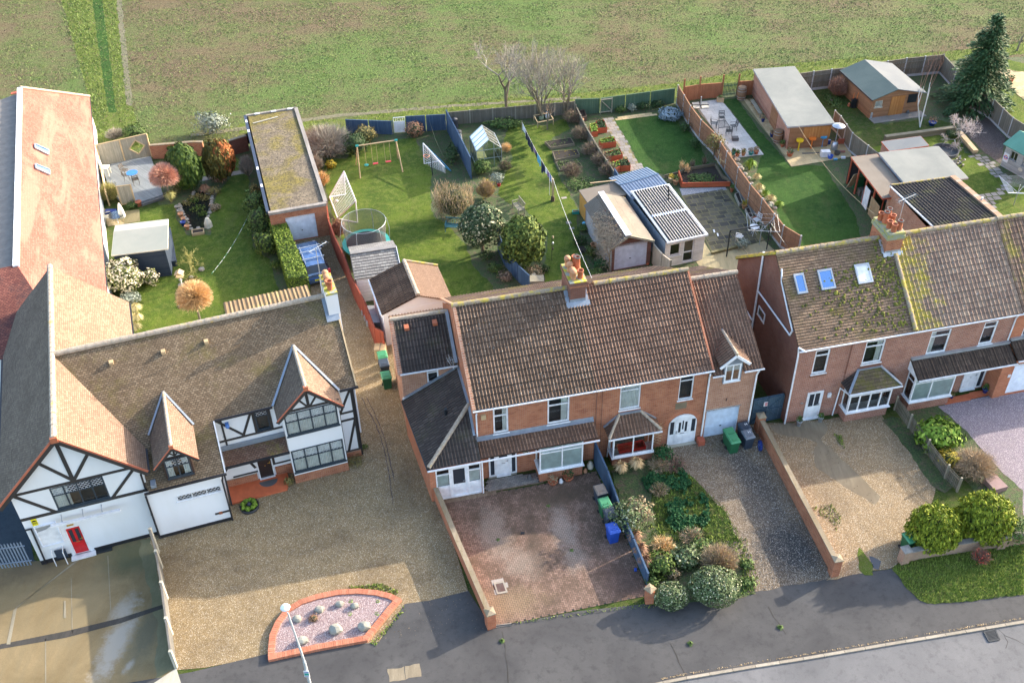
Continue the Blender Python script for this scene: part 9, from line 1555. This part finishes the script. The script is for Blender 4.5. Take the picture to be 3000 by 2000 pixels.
p=at('A',775,660);T=wth('blue_table','round blue metal table on the grey deck','table',p);zt=.22;MB().lathe(p,[(.001,.92),(.42,.92),(.43,.95),(.001,.955)],20).obj('tabletop','sky_table',T);P_('sky_table',(.05,.2,.55),.2)
for k in range(3): a=k*2.1+.4;MB().tube(p+Vector((math.cos(a)*.3,math.sin(a)*.3,zt)),p+Vector((math.cos(a)*.2,math.sin(a)*.2,.92)),.015,.015,5).obj('leg','dark_metal',T)
for x,y,yw,l in ((725,625,70,'bistro chair behind blue table, towards the screens'),(790,680,200,'bistro chair in front of the blue table'),(735,655,110,'bistro chair left of the blue table')): o=fchair(l,'A',x,y,yw,'wicker','bistro_chair','chairs around the blue table',True);o.location.z=.22
p=at('A',615,625);T=wth('white_table','square white garden table tucked against the hall screens','table',p);MB().box(p.x-.35,p.x+.35,p.y-.3,p.y+.3,.88,.93).obj('tabletop','cream',T)
for sx in(-1,1):
 for sy in(-1,1): MB().box(p.x+sx*.3-.03,p.x+sx*.3+.03,p.y+sy*.25-.03,p.y+sy*.25+.03,.22,.88).obj('leg','cream',T)
p=at('A',712,880);hh=hgt('A',712,880,700,772);T=wth('closed_parasol','folded cream parasol beside the pale roofed shed','parasol',p);MB().tube(p,p+Vector((0,0,hh)),.025,.025,6).obj('pole','wood_pale',T);MB().lathe(p,[(.14,hh*.2),(.26,hh*.3),(.2,hh*.6),(.1,hh*.9),(.02,hh)],9).obj('canopy','cream_cloth',T);P_('cream_cloth',(.68,.64,.55),.9)
p=at('A',680,890);T=wth('glass_table','round frosted glass garden table under the parasol','table',p);MB().lathe(p,[(.001,.7),(.55,.7),(.56,.73),(.001,.735)],20).obj('tabletop','green_glass',T);MB().tube(p,p+Vector((0,0,.7)),.04,.04,8).obj('stem','white',T)
fchair('reclining pale chair against the hall wall','A',628,880,110,'cream','reclining_chair',None,True,.5);p=at('A',640,835);T=wth('storage_box','dark blue planter box near the hall wall','planter',p);MB().box(p.x-.4,p.x+.4,p.y-.2,p.y+.2,0,.3).obj('box','blue_pot',T)
Pp=G('N 590 520 640 500 690 470 700 430 760 420 800 440 850 400 870 410 840 460 830 560 800 640 790 700 680 710 660 660 620 600 600 560');T=wth('garden_pond','dark garden pond fringed with reeds, in the left lawn','pond',Pp[0]);b=MB();b.face([Z(p,.03) for p in Pp][::-1]);b.obj('water','water',T);b=MB();rr=random.Random(3)
for i in range(len(Pp)):
 q,e=Pp[i],Pp[(i+1)%len(Pp)];n=max(1,int((e-q).length/.35))
 for k in range(n): c=q.lerp(e,k/n);s_=rr.uniform(.1,.22);MB().lathe(Z(c,0),[(s_,0),(s_*.9,s_*.5),(.001,s_*.6)],5).obj('edging_stone','stone',T)
b=MB();
for x,y,m_ in ((650,520,0),(720,470,0),(790,480,0)): b=MB();crown(b,at('N',x,y)+Vector((0,0,.12)),.45,.45,.22,150,.09,rr,.4,inner=.2,jit=1.5);b.obj('pond_plant','leaf_bronze',T)
tuft('reeds','brown dead reeds at the pond top','N',790,430,.6,.7,'leaf_rust',200);tuft('reeds','green and straw reeds left of the pond','N',530,500,.6,.9,'twig_green',260,.5)
for i,(x,y,r_,m_,l) in enumerate(((575,560,.17,'stone','square stone pot first in the row beside the pond'),(590,590,.15,'stone','second stone pot in the row beside the pond'),(603,615,.2,'terra_old','blue and buff pot third in the pond row'),(622,650,.16,'terra_old','small buff pot fourth in the pond row'),(622,680,.2,'blue_pot','glossy dark blue pot in the pond row'),(652,708,.18,'terra_old','buff pot last in the pond row'))): pot(l,'N',x,y,r_,.32,m_,None)
bed('small wooden planter at the near end of pond',[W('N',x,y,.2) for x,y in ((685,715),(772,702),(775,730),(688,745))],.22,'wood_pale',name='wooden_planter')
p=at('N',815,690);T=wth('pale_rock','pale standing rock at the right pond edge','rock',p);MB().lathe(p,[(.3,0),(.28,.4),(.12,.75),(.001,.8)],7).obj('rock','cream',T);p=at('N',620,1170);T=wth('bird_table','wooden bird table on a white post by the tan dome','bird table',p);hh=hgt('N',625,1170,600,1070);MB().tube(p,p+Vector((0,0,hh)),.035,.035,8).obj('post','white',T);b=MB();c=p+Vector((0,0,hh));b.box(c.x-.25,c.x+.25,c.y-.2,c.y+.2,c.z,c.z+.04);b.obj('tray','wood_pale',T);b=MB();b.bar(c+Vector((-.14,0,.3)),c+Vector((-.14,.001,.3)),.1) ;b=MB();b.prism([c+Vector((-.3,-.25,.25)),c+Vector((.3,-.25,.25)),c+Vector((0,-.25,.45))],(0,1,0),0,.5);b.obj('roof','wood_pale',T)
rr=random.Random(16)
for i,(x,y) in enumerate(((600,1140),(610,1180),(600,1230),(625,1260),(605,1300),(640,1130),(680,1080),(760,1020),(600,1100))): p=at('N',x,y);s_=rr.uniform(.15,.28);tag(MB().lathe(p,[(s_,0),(s_*.9,s_*.5),(.001,s_*.7)],6).obj('border_stone','stone'),'pale border stone along the lawn near the tan dome','rock','stones edging the left lawn')
p=at('N',820,320);T=wth('stone_statue','slim pale statue on the path by orange conifer','statue',p);MB().lathe(p,[(.1,0),(.08,.3),(.1,.6),(.05,.75),(.07,.85),(.001,.95)],8).obj('statue','cream',T,True)
for v,x,y,l in (('N',448,915,'yellow flowered bowl on the deck, left'),('N',495,890,'yellow flowered bowl on the deck, right')): pot(l,v,x,y,.18,.15,'stone','leaf_gold',z=.45)
a_,c_=at('E',1100,218),at('E',1180,212);T=wth('white_gate','small white garden gate in the blue rear fence','gate',a_);b=MB();b.bar(a_+Vector((0,0,.55)),c_+Vector((0,0,.55)),.04,1.0);b.obj('boards','white',T);b=MB()
for i in range(6): q=a_.lerp(c_,i/5);b.bar(q+Vector((0,0,1.05)),q+Vector((0,0,1.4)),.03)
b.bar(a_+Vector((0,0,1.4)),c_+Vector((0,0,1.4)),.05);b.obj('top_spindles','white',T)
for i,(x,y,l) in enumerate(((213,190,'black compost bin at the corner of the tall blue fence'),(243,285,'second grey compost bin beside the tall blue fence'))): p=at('F',x,y);T=wth('compost_bin',l,'compost bin',p,'compost bins');MB().lathe(p,[(.33,0),(.27,.75),(.28,.78),(.001,.86)],14).obj('bin','galv' if i else 'tray',T,True);MB().lathe(p,[(.29,.7),(.29,.78),(.001,.88)],14).obj('lid','tray',T,True)
p=at('F',905,135);T=wth('cold_frame','timber cold frame holding bags below the bare trees','cold frame',p);b=MB();q=[W('F',x,y,.5) for x,y in ((820,100),(940,80),(970,130),(850,155))]
for i in range(4): b.bar(q[i],q[(i+1)%4],.06,.06);b.bar(Z(q[i],0),q[i],.05)
b.obj('frame','wood_pale',T)
for i,(x,y,m_) in enumerate(((878,125,'green_bag'),(925,115,'cloth_white'))): p=at('F',x,y);T=wth('plant_sack',['dull green sack inside the cold frame','blue white sack inside the cold frame'][i],'sack',p);MB().lathe(p,[(.2,0),(.24,.25),(.12,.5),(.001,.55)],9).obj('sack',m_,T,True)
P_('green_bag',(.25,.3,.2),.9)
p=at('F',825,1330);T=wth('painted_sign','pale yellow board lying on the dead ferns','board',p);a_=[W('F',x,y,.35) for x,y in ((795,1322),(825,1300),(852,1335),(822,1358))];b=MB();b.prism(a_,(0,0,1),0,.03);b.obj('board','cream',T);p=at('F',840,1405);T=wth('compost_box','slatted grey green box at the house roof edge','compost box',p);b=MB();
for i in range(4): b.box(p.x-.5,p.x+.5,p.y-.35,p.y+.35,i*.17,i*.17+.14)
b.obj('slats','hide_wood',T)
p=at('I',90,400);T=wth('storage_pallets','grey plastic sheets and crates behind the red fence','storage',p);b=MB();rr=random.Random(2)
for i,(x,y) in enumerate(((70,345),(85,380),(100,415))): q=at('I',x,y);b.box(q.x-.5,q.x+.5,q.y-.3,q.y+.3,0,.35)
b.obj('crates','galv',T)
a_,c_=W('J',1425,1290),W('J',1690,1285);pa,pb=S_.w(3.2,.5),R_.w(-.1,.45);T=wth('double_gate','pair of tall dark blue boarded gates with diagonal braces','gate',pa);d=(pb-pa)/2;zz=Vector((0,0,1));nn=Vector((d.y,-d.x,0)).normalized()*.06
for i in(0,1):
 s_,e_=pa+d*i+d*.01,pa+d*(i+1)-d*.01;b=MB();b.bar(s_+zz*1.0,e_+zz*1.0,.05,1.9);lf=b.obj('gate_leaf','gate',T);b=MB()
 for q0,q1 in(((0,.1),(1,.1)),((0,1.0),(1,1.0)),((0,1.88),(1,1.88)),((0,.1),(0,1.9)),((1,.1),(1,1.9)),((.0,1.0) if i else (1,1.0),(1,1.85) if i else (0,1.85)),((.0,1.0) if i else (1,1.0),(1,.15) if i else (0,.15))): b.bar(s_.lerp(e_,q0[0])+nn+zz*q0[1],s_.lerp(e_,q1[0])+nn+zz*q1[1],.09,.04)
 b.obj('brace','gate',lf)
q=pa+d*.85+nn*1.2+zz*1.45;b=MB();b.bar(q-zz*.16,q+zz*.16,.26,.02,up=nn);sg=b.obj('warning_notice','white',T);b=MB()
for k in range(4): b.bar(q+nn*.3+zz*(.1-k*.065)-d.normalized()*(.09-.01*k),q+nn*.3+zz*(.1-k*.065)+d.normalized()*(.09-.02*(k%2)),.012,.03)
b.obj('red_lettering','red',sg);q=pa+d+nn*1.2+zz*1.0;MB().bar(q-zz*.06,q+zz*.06,.05,.04,up=nn).obj('latch','steel',T)
p=at('J',1440,1330);T=wth('hose_reel','dark coiled hose against the brick wall','hose',at('J',1495,1470));q=at('J',1495,1480);b=MB()
for k in range(3): b.path([q+Vector((.05*k,.3*math.cos(6.28*i/14),.32+.28*math.sin(6.28*i/14))) for i in range(15)],.025,5)
b.obj('hose','blue_pot',T)
for l,u,n_,z in (('hanging basket of pale flowers beside the front door',-10.2,-.45,2.15),('hanging basket of white flowers right of the blind bay',-6.7,-.35,2.3)):
 p=S_.w(u,n_,z);T=wth('hanging_basket',l,'hanging basket',p);b=MB();rr=random.Random(4);crown(b,p,.24,.24,.17,260,.06,rr,.3,inner=.3,jit=1.2);b.obj('flowers','leaf_pier',T);b=MB();b.bar(p+Vector((0,0,.15)),p+Vector((0,.0,.35)),.015);b.bar(p+Vector((0,0,.35)),S_.w(u,0,z+.4),.02);b.obj('bracket','dark_metal',T)
for v,x,y,m_,h_,l in (('L',790,270,'stone_dark',.4,'dark cat shaped ornament on the porch step'),('L',1028,295,'white',.32,'white owl ornament below the blind bay window'),('L',1252,180,'cream',.5,'tall buff ornament at the bay corner'),('L',1215,215,'terra_old',.3,'round buff stone ornament at the bay corner'),('F',1690,1240,'terra',.3,'terracotta pot ornament beside vine garage door')): p=at(v,x,y);T=wth('garden_ornament',l,'ornament',p);MB().lathe(p,[(h_*.35,0),(h_*.4,h_*.45),(h_*.2,h_*.65),(h_*.24,h_*.85),(.001,h_)],9).obj('ornament',m_,T,True)
p=at('L',565,1095,.034);T=wth('drain_cover','rusty square inspection cover in the brick drive','drain cover',p);o=[W('L',x,y,.045) for x,y in ((512,1062),(590,1045),(622,1135),(540,1150))];b=MB();b.prism(o,(0,0,1),0,.012);b.obj('surround','stone',T);o2=[sum(o,Vector())/4*.3+k*.7 for k in o];b=MB();b.prism(o2,(0,0,1),.012,.018);b.obj('cover','rusty',T);MD['rusty']=concrete((.05,.03,.03),(.2,.17,.15),(.1,.04,.03))
o=[W('M',x,y,.03) for x,y in ((1925,1275),(1990,1262),(2015,1318),(1955,1330))];T=wth('road_gully','iron gully grating in the road beside the kerb','drain grating',o[0]);b=MB();
for i in range(4): b.bar(o[i]+Vector((0,0,.02)),o[(i+1)%4]+Vector((0,0,.02)),.06,.03)
for i in range(1,8): b.bar(o[0].lerp(o[3],i/8)+Vector((0,0,.02)),o[1].lerp(o[2],i/8)+Vector((0,0,.02)),.035,.02)
b.obj('grating','dark_metal',T);b=MB();b.face([k+Vector((0,0,.008)) for k in o]);b.obj('pit','black',T)
T=wth('drain_channel','pale slotted drain channel at the brick drive entrance','drain channel',at('L',515,1400));b=MB();b.bar(at('L',520,1395,.035),at('L',650,1378,.035),.14,.03);b.obj('channel','stone',T);b=MB()
for i in range(20): q=at('L',522,1394,.052).lerp(at('L',648,1379,.052),i/19);b.bar(q+Vector((0,-.05,0)),q+Vector((0,.05,0)),.03,.006)
b.obj('slots','dark_metal',T)
V_=[('D',x,y) for x,y in ((1425,795),(1424,740),(1432,660),(1462,590),(1515,520),(1590,475),(1680,445),(1790,422),(1900,415),(2000,424),(2075,442),(2130,472),(2080,530),(1950,690),(1700,735))]
Po=[at(*q) for q in V_];c=sum(Po,Vector())/len(Po);T=wth('island_bed','raised gravel bed with orange brick edging on the forecourt','flower bed',c);hb_=.2;b=MB();rr=random.Random(2)
for i in range(len(Po)):
 q,e=Po[i],Po[(i+1)%len(Po)];d=(e-q);L=d.length;d.normalize();nn=Vector((d.y,-d.x,0));nn=nn if nn.dot(c-q)>0 else -nn;n=max(1,int(L/.105));
 for k in range(n):
  s_=q+d*L*k/n+d*.006;f_=q+d*L*(k+1)/n-d*.006;A=[s_,f_,f_+nn*.3,s_+nn*.3];z=hb_+rr.uniform(-.004,.004);b.prism([Z(a,0) for a in A],(0,0,1),0,z)
b.obj('brick_edging','edge_brick',T);MD['edge_brick']=slabs((.42,.15,.085),(.55,.23,.14),0,(.3,.1,.06),.35)
Pi=[q+(c-q).normalized()*.27 for q in Po];b=MB();b.face([Z(q,.13) for q in Pi]);b.obj('gravel','gravel_pink',T)
for i,(x,y,s_,l) in enumerate(((1577,570,.22,'grey boulder on the left of the pink gravel'),(1693,520,.23,'grey boulder in the upper left of the pink gravel'),(1802,490,.2,'pale boulder at the top of the pink gravel'),(1880,500,.2,'pointed boulder beside green tufts'),(1780,630,.32,'largest grey boulder in the middle of the bed'),(1930,612,.3,'pale boulder at the right of the bed'),(1605,685,.27,'boulder beside the street lamp column'))):
 p=at('D',x,y,.13);rr=random.Random(i+3);b=MB();bm=bmesh.new();bmesh.ops.create_icosphere(bm,subdivisions=2,radius=1)
 for v in bm.verts: k=1+.28*noise.noise(v.co*1.3+Vector((i*5,0,0)))+.08*noise.noise(v.co*4);v.co=Vector((v.co.x*s_*1.05*k,v.co.y*s_*.85*k,v.co.z*s_*.8*k+s_*.4))
 me=bpy.data.meshes.new('boulder');bm.to_mesh(me);bm.free();me.materials.append(None);PEND.append((me,0,'boulder_m'));o=bpy.data.objects.new('boulder',me);COL.objects.link(o);o.location=p;tag(o,l,'boulder','boulders in the island bed')
MD['boulder_m']=concrete((.22,.22,.2),(.36,.35,.3),(.28,.25,.16))
bush('heather','small rusty heather plant in the pink gravel','plant','D',1665,575,.55,.4,'leaf_rust',400,.04,inner=.5)
for i,(x,y,l) in enumerate(((1860,480,'green weed tuft beside the pointed boulder'),(1855,545,'green weed tuft below the pointed boulder'),(2005,480,'green weed tuft in the bed tip'),(2000,545,'faint weed tuft at the right of the bed'),(2060,520,'small weed tuft near the edging tip'))): tuft('weed_tuft',l,'D',x,y,.25,.15,'leaf_lime',90,wd=.03)
lf_=Vector((-10.2,24.6,0));p0=W('D',1640,890,3.2);hd=W('D',1512,500,5.6);lf_=W('X',910,2010,3.0);lf_.z=0
def lampz(px,py):      # height on the vertical column line
 o=CO;d=ray('D',px,py);t=(lf_.y-o.y)/d.y;return (o+d*t).z
T=wth('street_lamp','slim grey street lamp with white oval lantern over island bed','street lamp',lf_);top=lampz(1525,530);px_=(CO+ray('D',1525,530)*((lf_.y-CO.y)/ray('D',1525,530).y)).x
b=MB();mz=lampz(1610,790);b.tube(lf_,lf_+Vector((0,0,mz)),.075,.065,12);b.tube(lf_+Vector((0,0,mz)),Vector((px_,lf_.y,top)),.05,.035,10);b.obj('column','galv_l',T);P_('galv_l',(.55,.57,.6),.45,.3)
hp=Vector((px_,lf_.y,top));b=MB();
for i in range(6):
 pass
b.lathe(hp+Vector((-.12,.2,-.02)),[(.001,.0),(.16,.02),(.2,.07),(.15,.14),(.001,.18)],16);o=b.obj('lantern','lamp_white',T,True);
zs=lampz(1628,845);b=MB();q=lf_+Vector((0,-.085,zs));b.box(q.x-.11,q.x+.11,q.y-.01,q.y+.01,q.z-.22,q.z+.22);sg=b.obj('sign_plate','white',T);b=MB();b.box(q.x-.09,q.x+.09,q.y-.016,q.y-.011,q.z-.1,q.z+.05);b.obj('green_panel','turq',sg);b=MB();b.box(q.x-.09,q.x+.09,q.y-.016,q.y-.011,q.z+.09,q.z+.13);b.box(q.x-.09,q.x+.05,q.y-.016,q.y-.011,q.z-.18,q.z-.15);b.obj('lettering','bin_blue',sg)
a_,c_=at('Q',-420,1500),at('Q',340,1405);T=wth('palisade_fence','grey steel palisade fence beside the hall','fence',c_);L=(c_-a_).length;d=(c_-a_).normalized();n=int(L/.155);rl=MB();nn=Vector((-d.y,d.x,0))
for i in range(n):
 q=c_-d*(.1+i*.155);
 if i<70: b=MB();b.bar(q,q+Vector((0,0,1.75)),.065,.02,up=nn);b.face([q+d*.03+Vector((0,0,1.75)),q-d*.03+Vector((0,0,1.75)),q+Vector((0,0,1.86))]);b.obj('pale','pal_steel',T)
for z in(.3,1.45): rl.bar(a_+Vector((0,0,z))+nn*.04,c_+Vector((0,0,z))+nn*.04,.04,.05)
rl.obj('rail','pal_steel',T);P_('pal_steel',(.3,.36,.45),.45,.4)
sheet('side_yard',G('X -300 1250 30 1260 100 1640 130 1650 -300 1740'),.013,'pavement_d');MD['pavement_d']=asphalt((.03,.045,.06),(.05,.065,.08))
T=wth('sign_stand','white tubular hoop rails holding a blank navy panel by the hall','rail',at('Q',580,1420));
for x0,y0,x1,y1 in((580,1420,520,1250),(695,1400,635,1225)):
 p=at('Q',x0,y0);h_=.95;q=T_.w(T_.l(p).x,T_.l(p).y+.45);b=MB();b.path([p,p+Vector((0,0,h_)),q+Vector((0,0,h_)),q],.025,8);b.obj('rail_hoop','white',T)
p,q=at('Q',580,1420)+Vector((0,.3,0)),at('Q',695,1400)+Vector((0,.3,0));b=MB();b.bar(p+Vector((0,0,.55)),q+Vector((0,0,.55)),.03,.6);b.obj('panel','bin_black',T)
p=at('C',345,1400);T=wth('round_planter','round black tub of green plants round a dark ball','planter',p);MB().lathe(p,[(.5,0),(.52,.2),(.46,.2),(.44,.12),(.001,.12)],20).obj('tub','black',T,True);MB().lathe(p,[(.11,.12),(.13,.25),(.08,.36),(.001,.38)],10).obj('ball','tray',T,True)
for i in range(8): rr=random.Random(i);a=.785*i;b=MB();crown(b,p+Vector((.31*math.cos(a),.31*math.sin(a),.25)),.15,.15,.14,150,.06,rr,.2,inner=.4);b.obj('plant','leaf_lime',T)
bush('potted_shrub','dark shrub in the corner between porch and bay','shrub','C',650,1225,.6,.55,'leaf_bronze',260,.06,cm=False,inner=.2);bush('border_plant','low weedy plants at the house right corner','plant','C',1150,1060,1.2,.35,'leaf_bronze',300,.06,cm=False,inner=.2);bush('border_plant','small weeds below the corner drainpipe','plant','C',1215,950,.6,.3,'leaf_green',150,.06,cm=False,inner=.2)
T=wth('post_box','black post box lying by the right golden conifer','box',at('M',1975,430));q=[W('M',x,y,.35) for x,y in ((1925,390),(1985,360),(2065,440),(1990,460))];b=MB();b.prism(q,(0,0,1),-.33,0);b.obj('box','slate_box',T);P_('slate_box',(.25,.16,.15),.8)
p=at('L',735,682,.03);tag(MB().box(p.x-.1,p.x+.1,p.y-.07,p.y+.07,.03,.06).obj('ground_light','dark_metal'),'small dark cover in the middle of the brick drive','cover');p=at('L',1598,970);tag(MB().box(p.x-.06,p.x+.06,p.y-.06,p.y+.1,.03,.12).obj('blue_litter','bin_blue'),'small bright blue object by the blue fence foot','litter')
def crk(name,pts,w_=.025,mat='crack_dark'):
 b=MB();rr=random.Random(int(pts[0].x*7));P=[]
 for a,c in zip(pts[:-1],pts[1:]):
  n=max(2,int((c-a).length/.35));P+=[a.lerp(c,i/n)+Vector((rr.uniform(-.03,.03),rr.uniform(-.03,.03),0)) for i in range(n)]
 P.append(pts[-1])
 for a,c in zip(P[:-1],P[1:]):
  d=(c-a).normalized();nn=Vector((-d.y,d.x,0))*w_*rr.uniform(.4,1);b.face([Z(a-nn,.0245),Z(c-nn,.0245),Z(c+nn,.0245),Z(a+nn,.0245)])
 o=b.obj(name,mat);o['kind']='structure'
for q in ('M 690 1130 720 1190 790 1290','M 125 1340 160 1410 214 1532','X 1470 1850 1480 1900 1490 2010'): crk('pavement_joint',G(q))
for q in ('C 1200 560 1310 770 1370 940 1420 1200 1440 1380','C 1240 560 1345 780 1400 950 1450 1200'): crk('wheel_rut',G(q),.035,'gravel_dark')
for q in ('M 2010 1265 2050 1300 2110 1320 2160 1350','M 2040 1290 2060 1330 2050 1370'): crk('road_crack',G(q),.02)
crk('concrete_crack',G('M 985 195 1050 290 1110 390 1168 470'),.035)
for x,y,l in ((755,1250,'grass tuft growing in the pavement joint'),(240,1590-1590+1345,'tiny weed beside the pavement crack')): tuft('weed_tuft',l,'M',x,y,.22,.1,'leaf_green',60,wd=.02)
tuft('weed_tuft','lone weed on the pavement near the brick drive','L',575,1512,.2,.1,'leaf_green',60,wd=.02)
for x,y,l in ((930,475,'small weed in the upper brick drive'),(545,735,'tiny weed in the brick drive middle'),(1110,815,'tiny weed on the right of the brick drive')): tuft('weed_tuft',l,'L',x,y,.15,.06,'leaf_green',50,wd=.025)
rr=random.Random(12);b=MB()
for i in range(900):
 t=rr.random()*(len(kerb)-2);k=int(t);a=kerb[k].lerp(kerb[k+1],t-k)
 if rr.random()<.5: a=a+Vector((rr.uniform(-.05,.05),rr.uniform(.12,.2),0))
 else: a=a+Vector((0,rr.uniform(-.12,-.02),0))
 leafq(b,Z(a,.03),(Vector((0,0,1))+rv(rr)*.4).normalized(),rr.uniform(.02,.07),rr)
tag(b.obj('kerb_litter','leaf_dead'),kind='stuff')
scatter('leaf_litter',G('X 1205 1480 1290 1465 1440 1838 1110 1880'),500,'leaf_dead',.01,.03,.03,.03,seed=21)
scatter('leaf_litter',G('F 330 900 640 1100 820 1250 900 1400 600 1400 400 1150'),900,'leaf_dead',.01,.04,.02,.04,seed=22)
scatter('leaf_litter',G('X 520 520 900 480 950 620 800 1000 600 940'),700,'leaf_dead',.01,.03,.02,.03,seed=23)
scatter('leaf_litter',G('M 620 110 1350 60 1700 500 1420 900 1110 980'),900,'leaf_dead',.01,.03,.03,.03,seed=24)
sheet('bed_turf',G('M 10 330 100 300 240 380 330 470 420 560 520 760 380 760 200 730 60 700 20 560'),.034,'lawn_rough')
scatter('bed_grass',G('M 10 330 100 300 240 380 330 470 440 560 540 760 600 1000 540 960 530 800 300 760 60 760'),7000,'blade',.04,.16,.03,.025,seed=31)
for i,(x,y,w_,h_,m_,l) in enumerate(((60,330,1.3,.6,'twig_dull','brown stems under the bay at the ivy edge'),(150,330,1.2,.5,'twig_red','russet stems at the top of the ivy carpet'),(60,470,1.0,.5,'twig_dull','dry stems left of the ivy carpet'),(250,740,1.2,.5,'twig_dull','dry stems below the ivy carpet'),(80,800,1.2,.7,'twig_tan','straw stems beside the glossy berried shrub'))): twb('dry_shrub',l,'plant','M',x,y,w_,h_,m_,320,.014,spread=1.2,curl=.6,leaf='leaf_ivy' if i in(1,3) else 'leaf_bronze',ln=160)
for i,(x,y,w_,h_,l) in enumerate(((300,790,1.2,.6,'green plant between glossy shrub and tan round shrub'),(560,900,.8,.4,'green plants right of the larger clipped mound'),(560,1000,.9,.3,'low green plants at the pavement beside larger mound'),(20,1000,.8,.5,'green plant left of the smaller clipped mound'))): bush('border_plant',l,'plant','M',x,y,w_,h_,'leaf_green',360,.08,cm=False,inner=.2)
for me,i_,k in PEND: me.materials[i_]=MT(k)
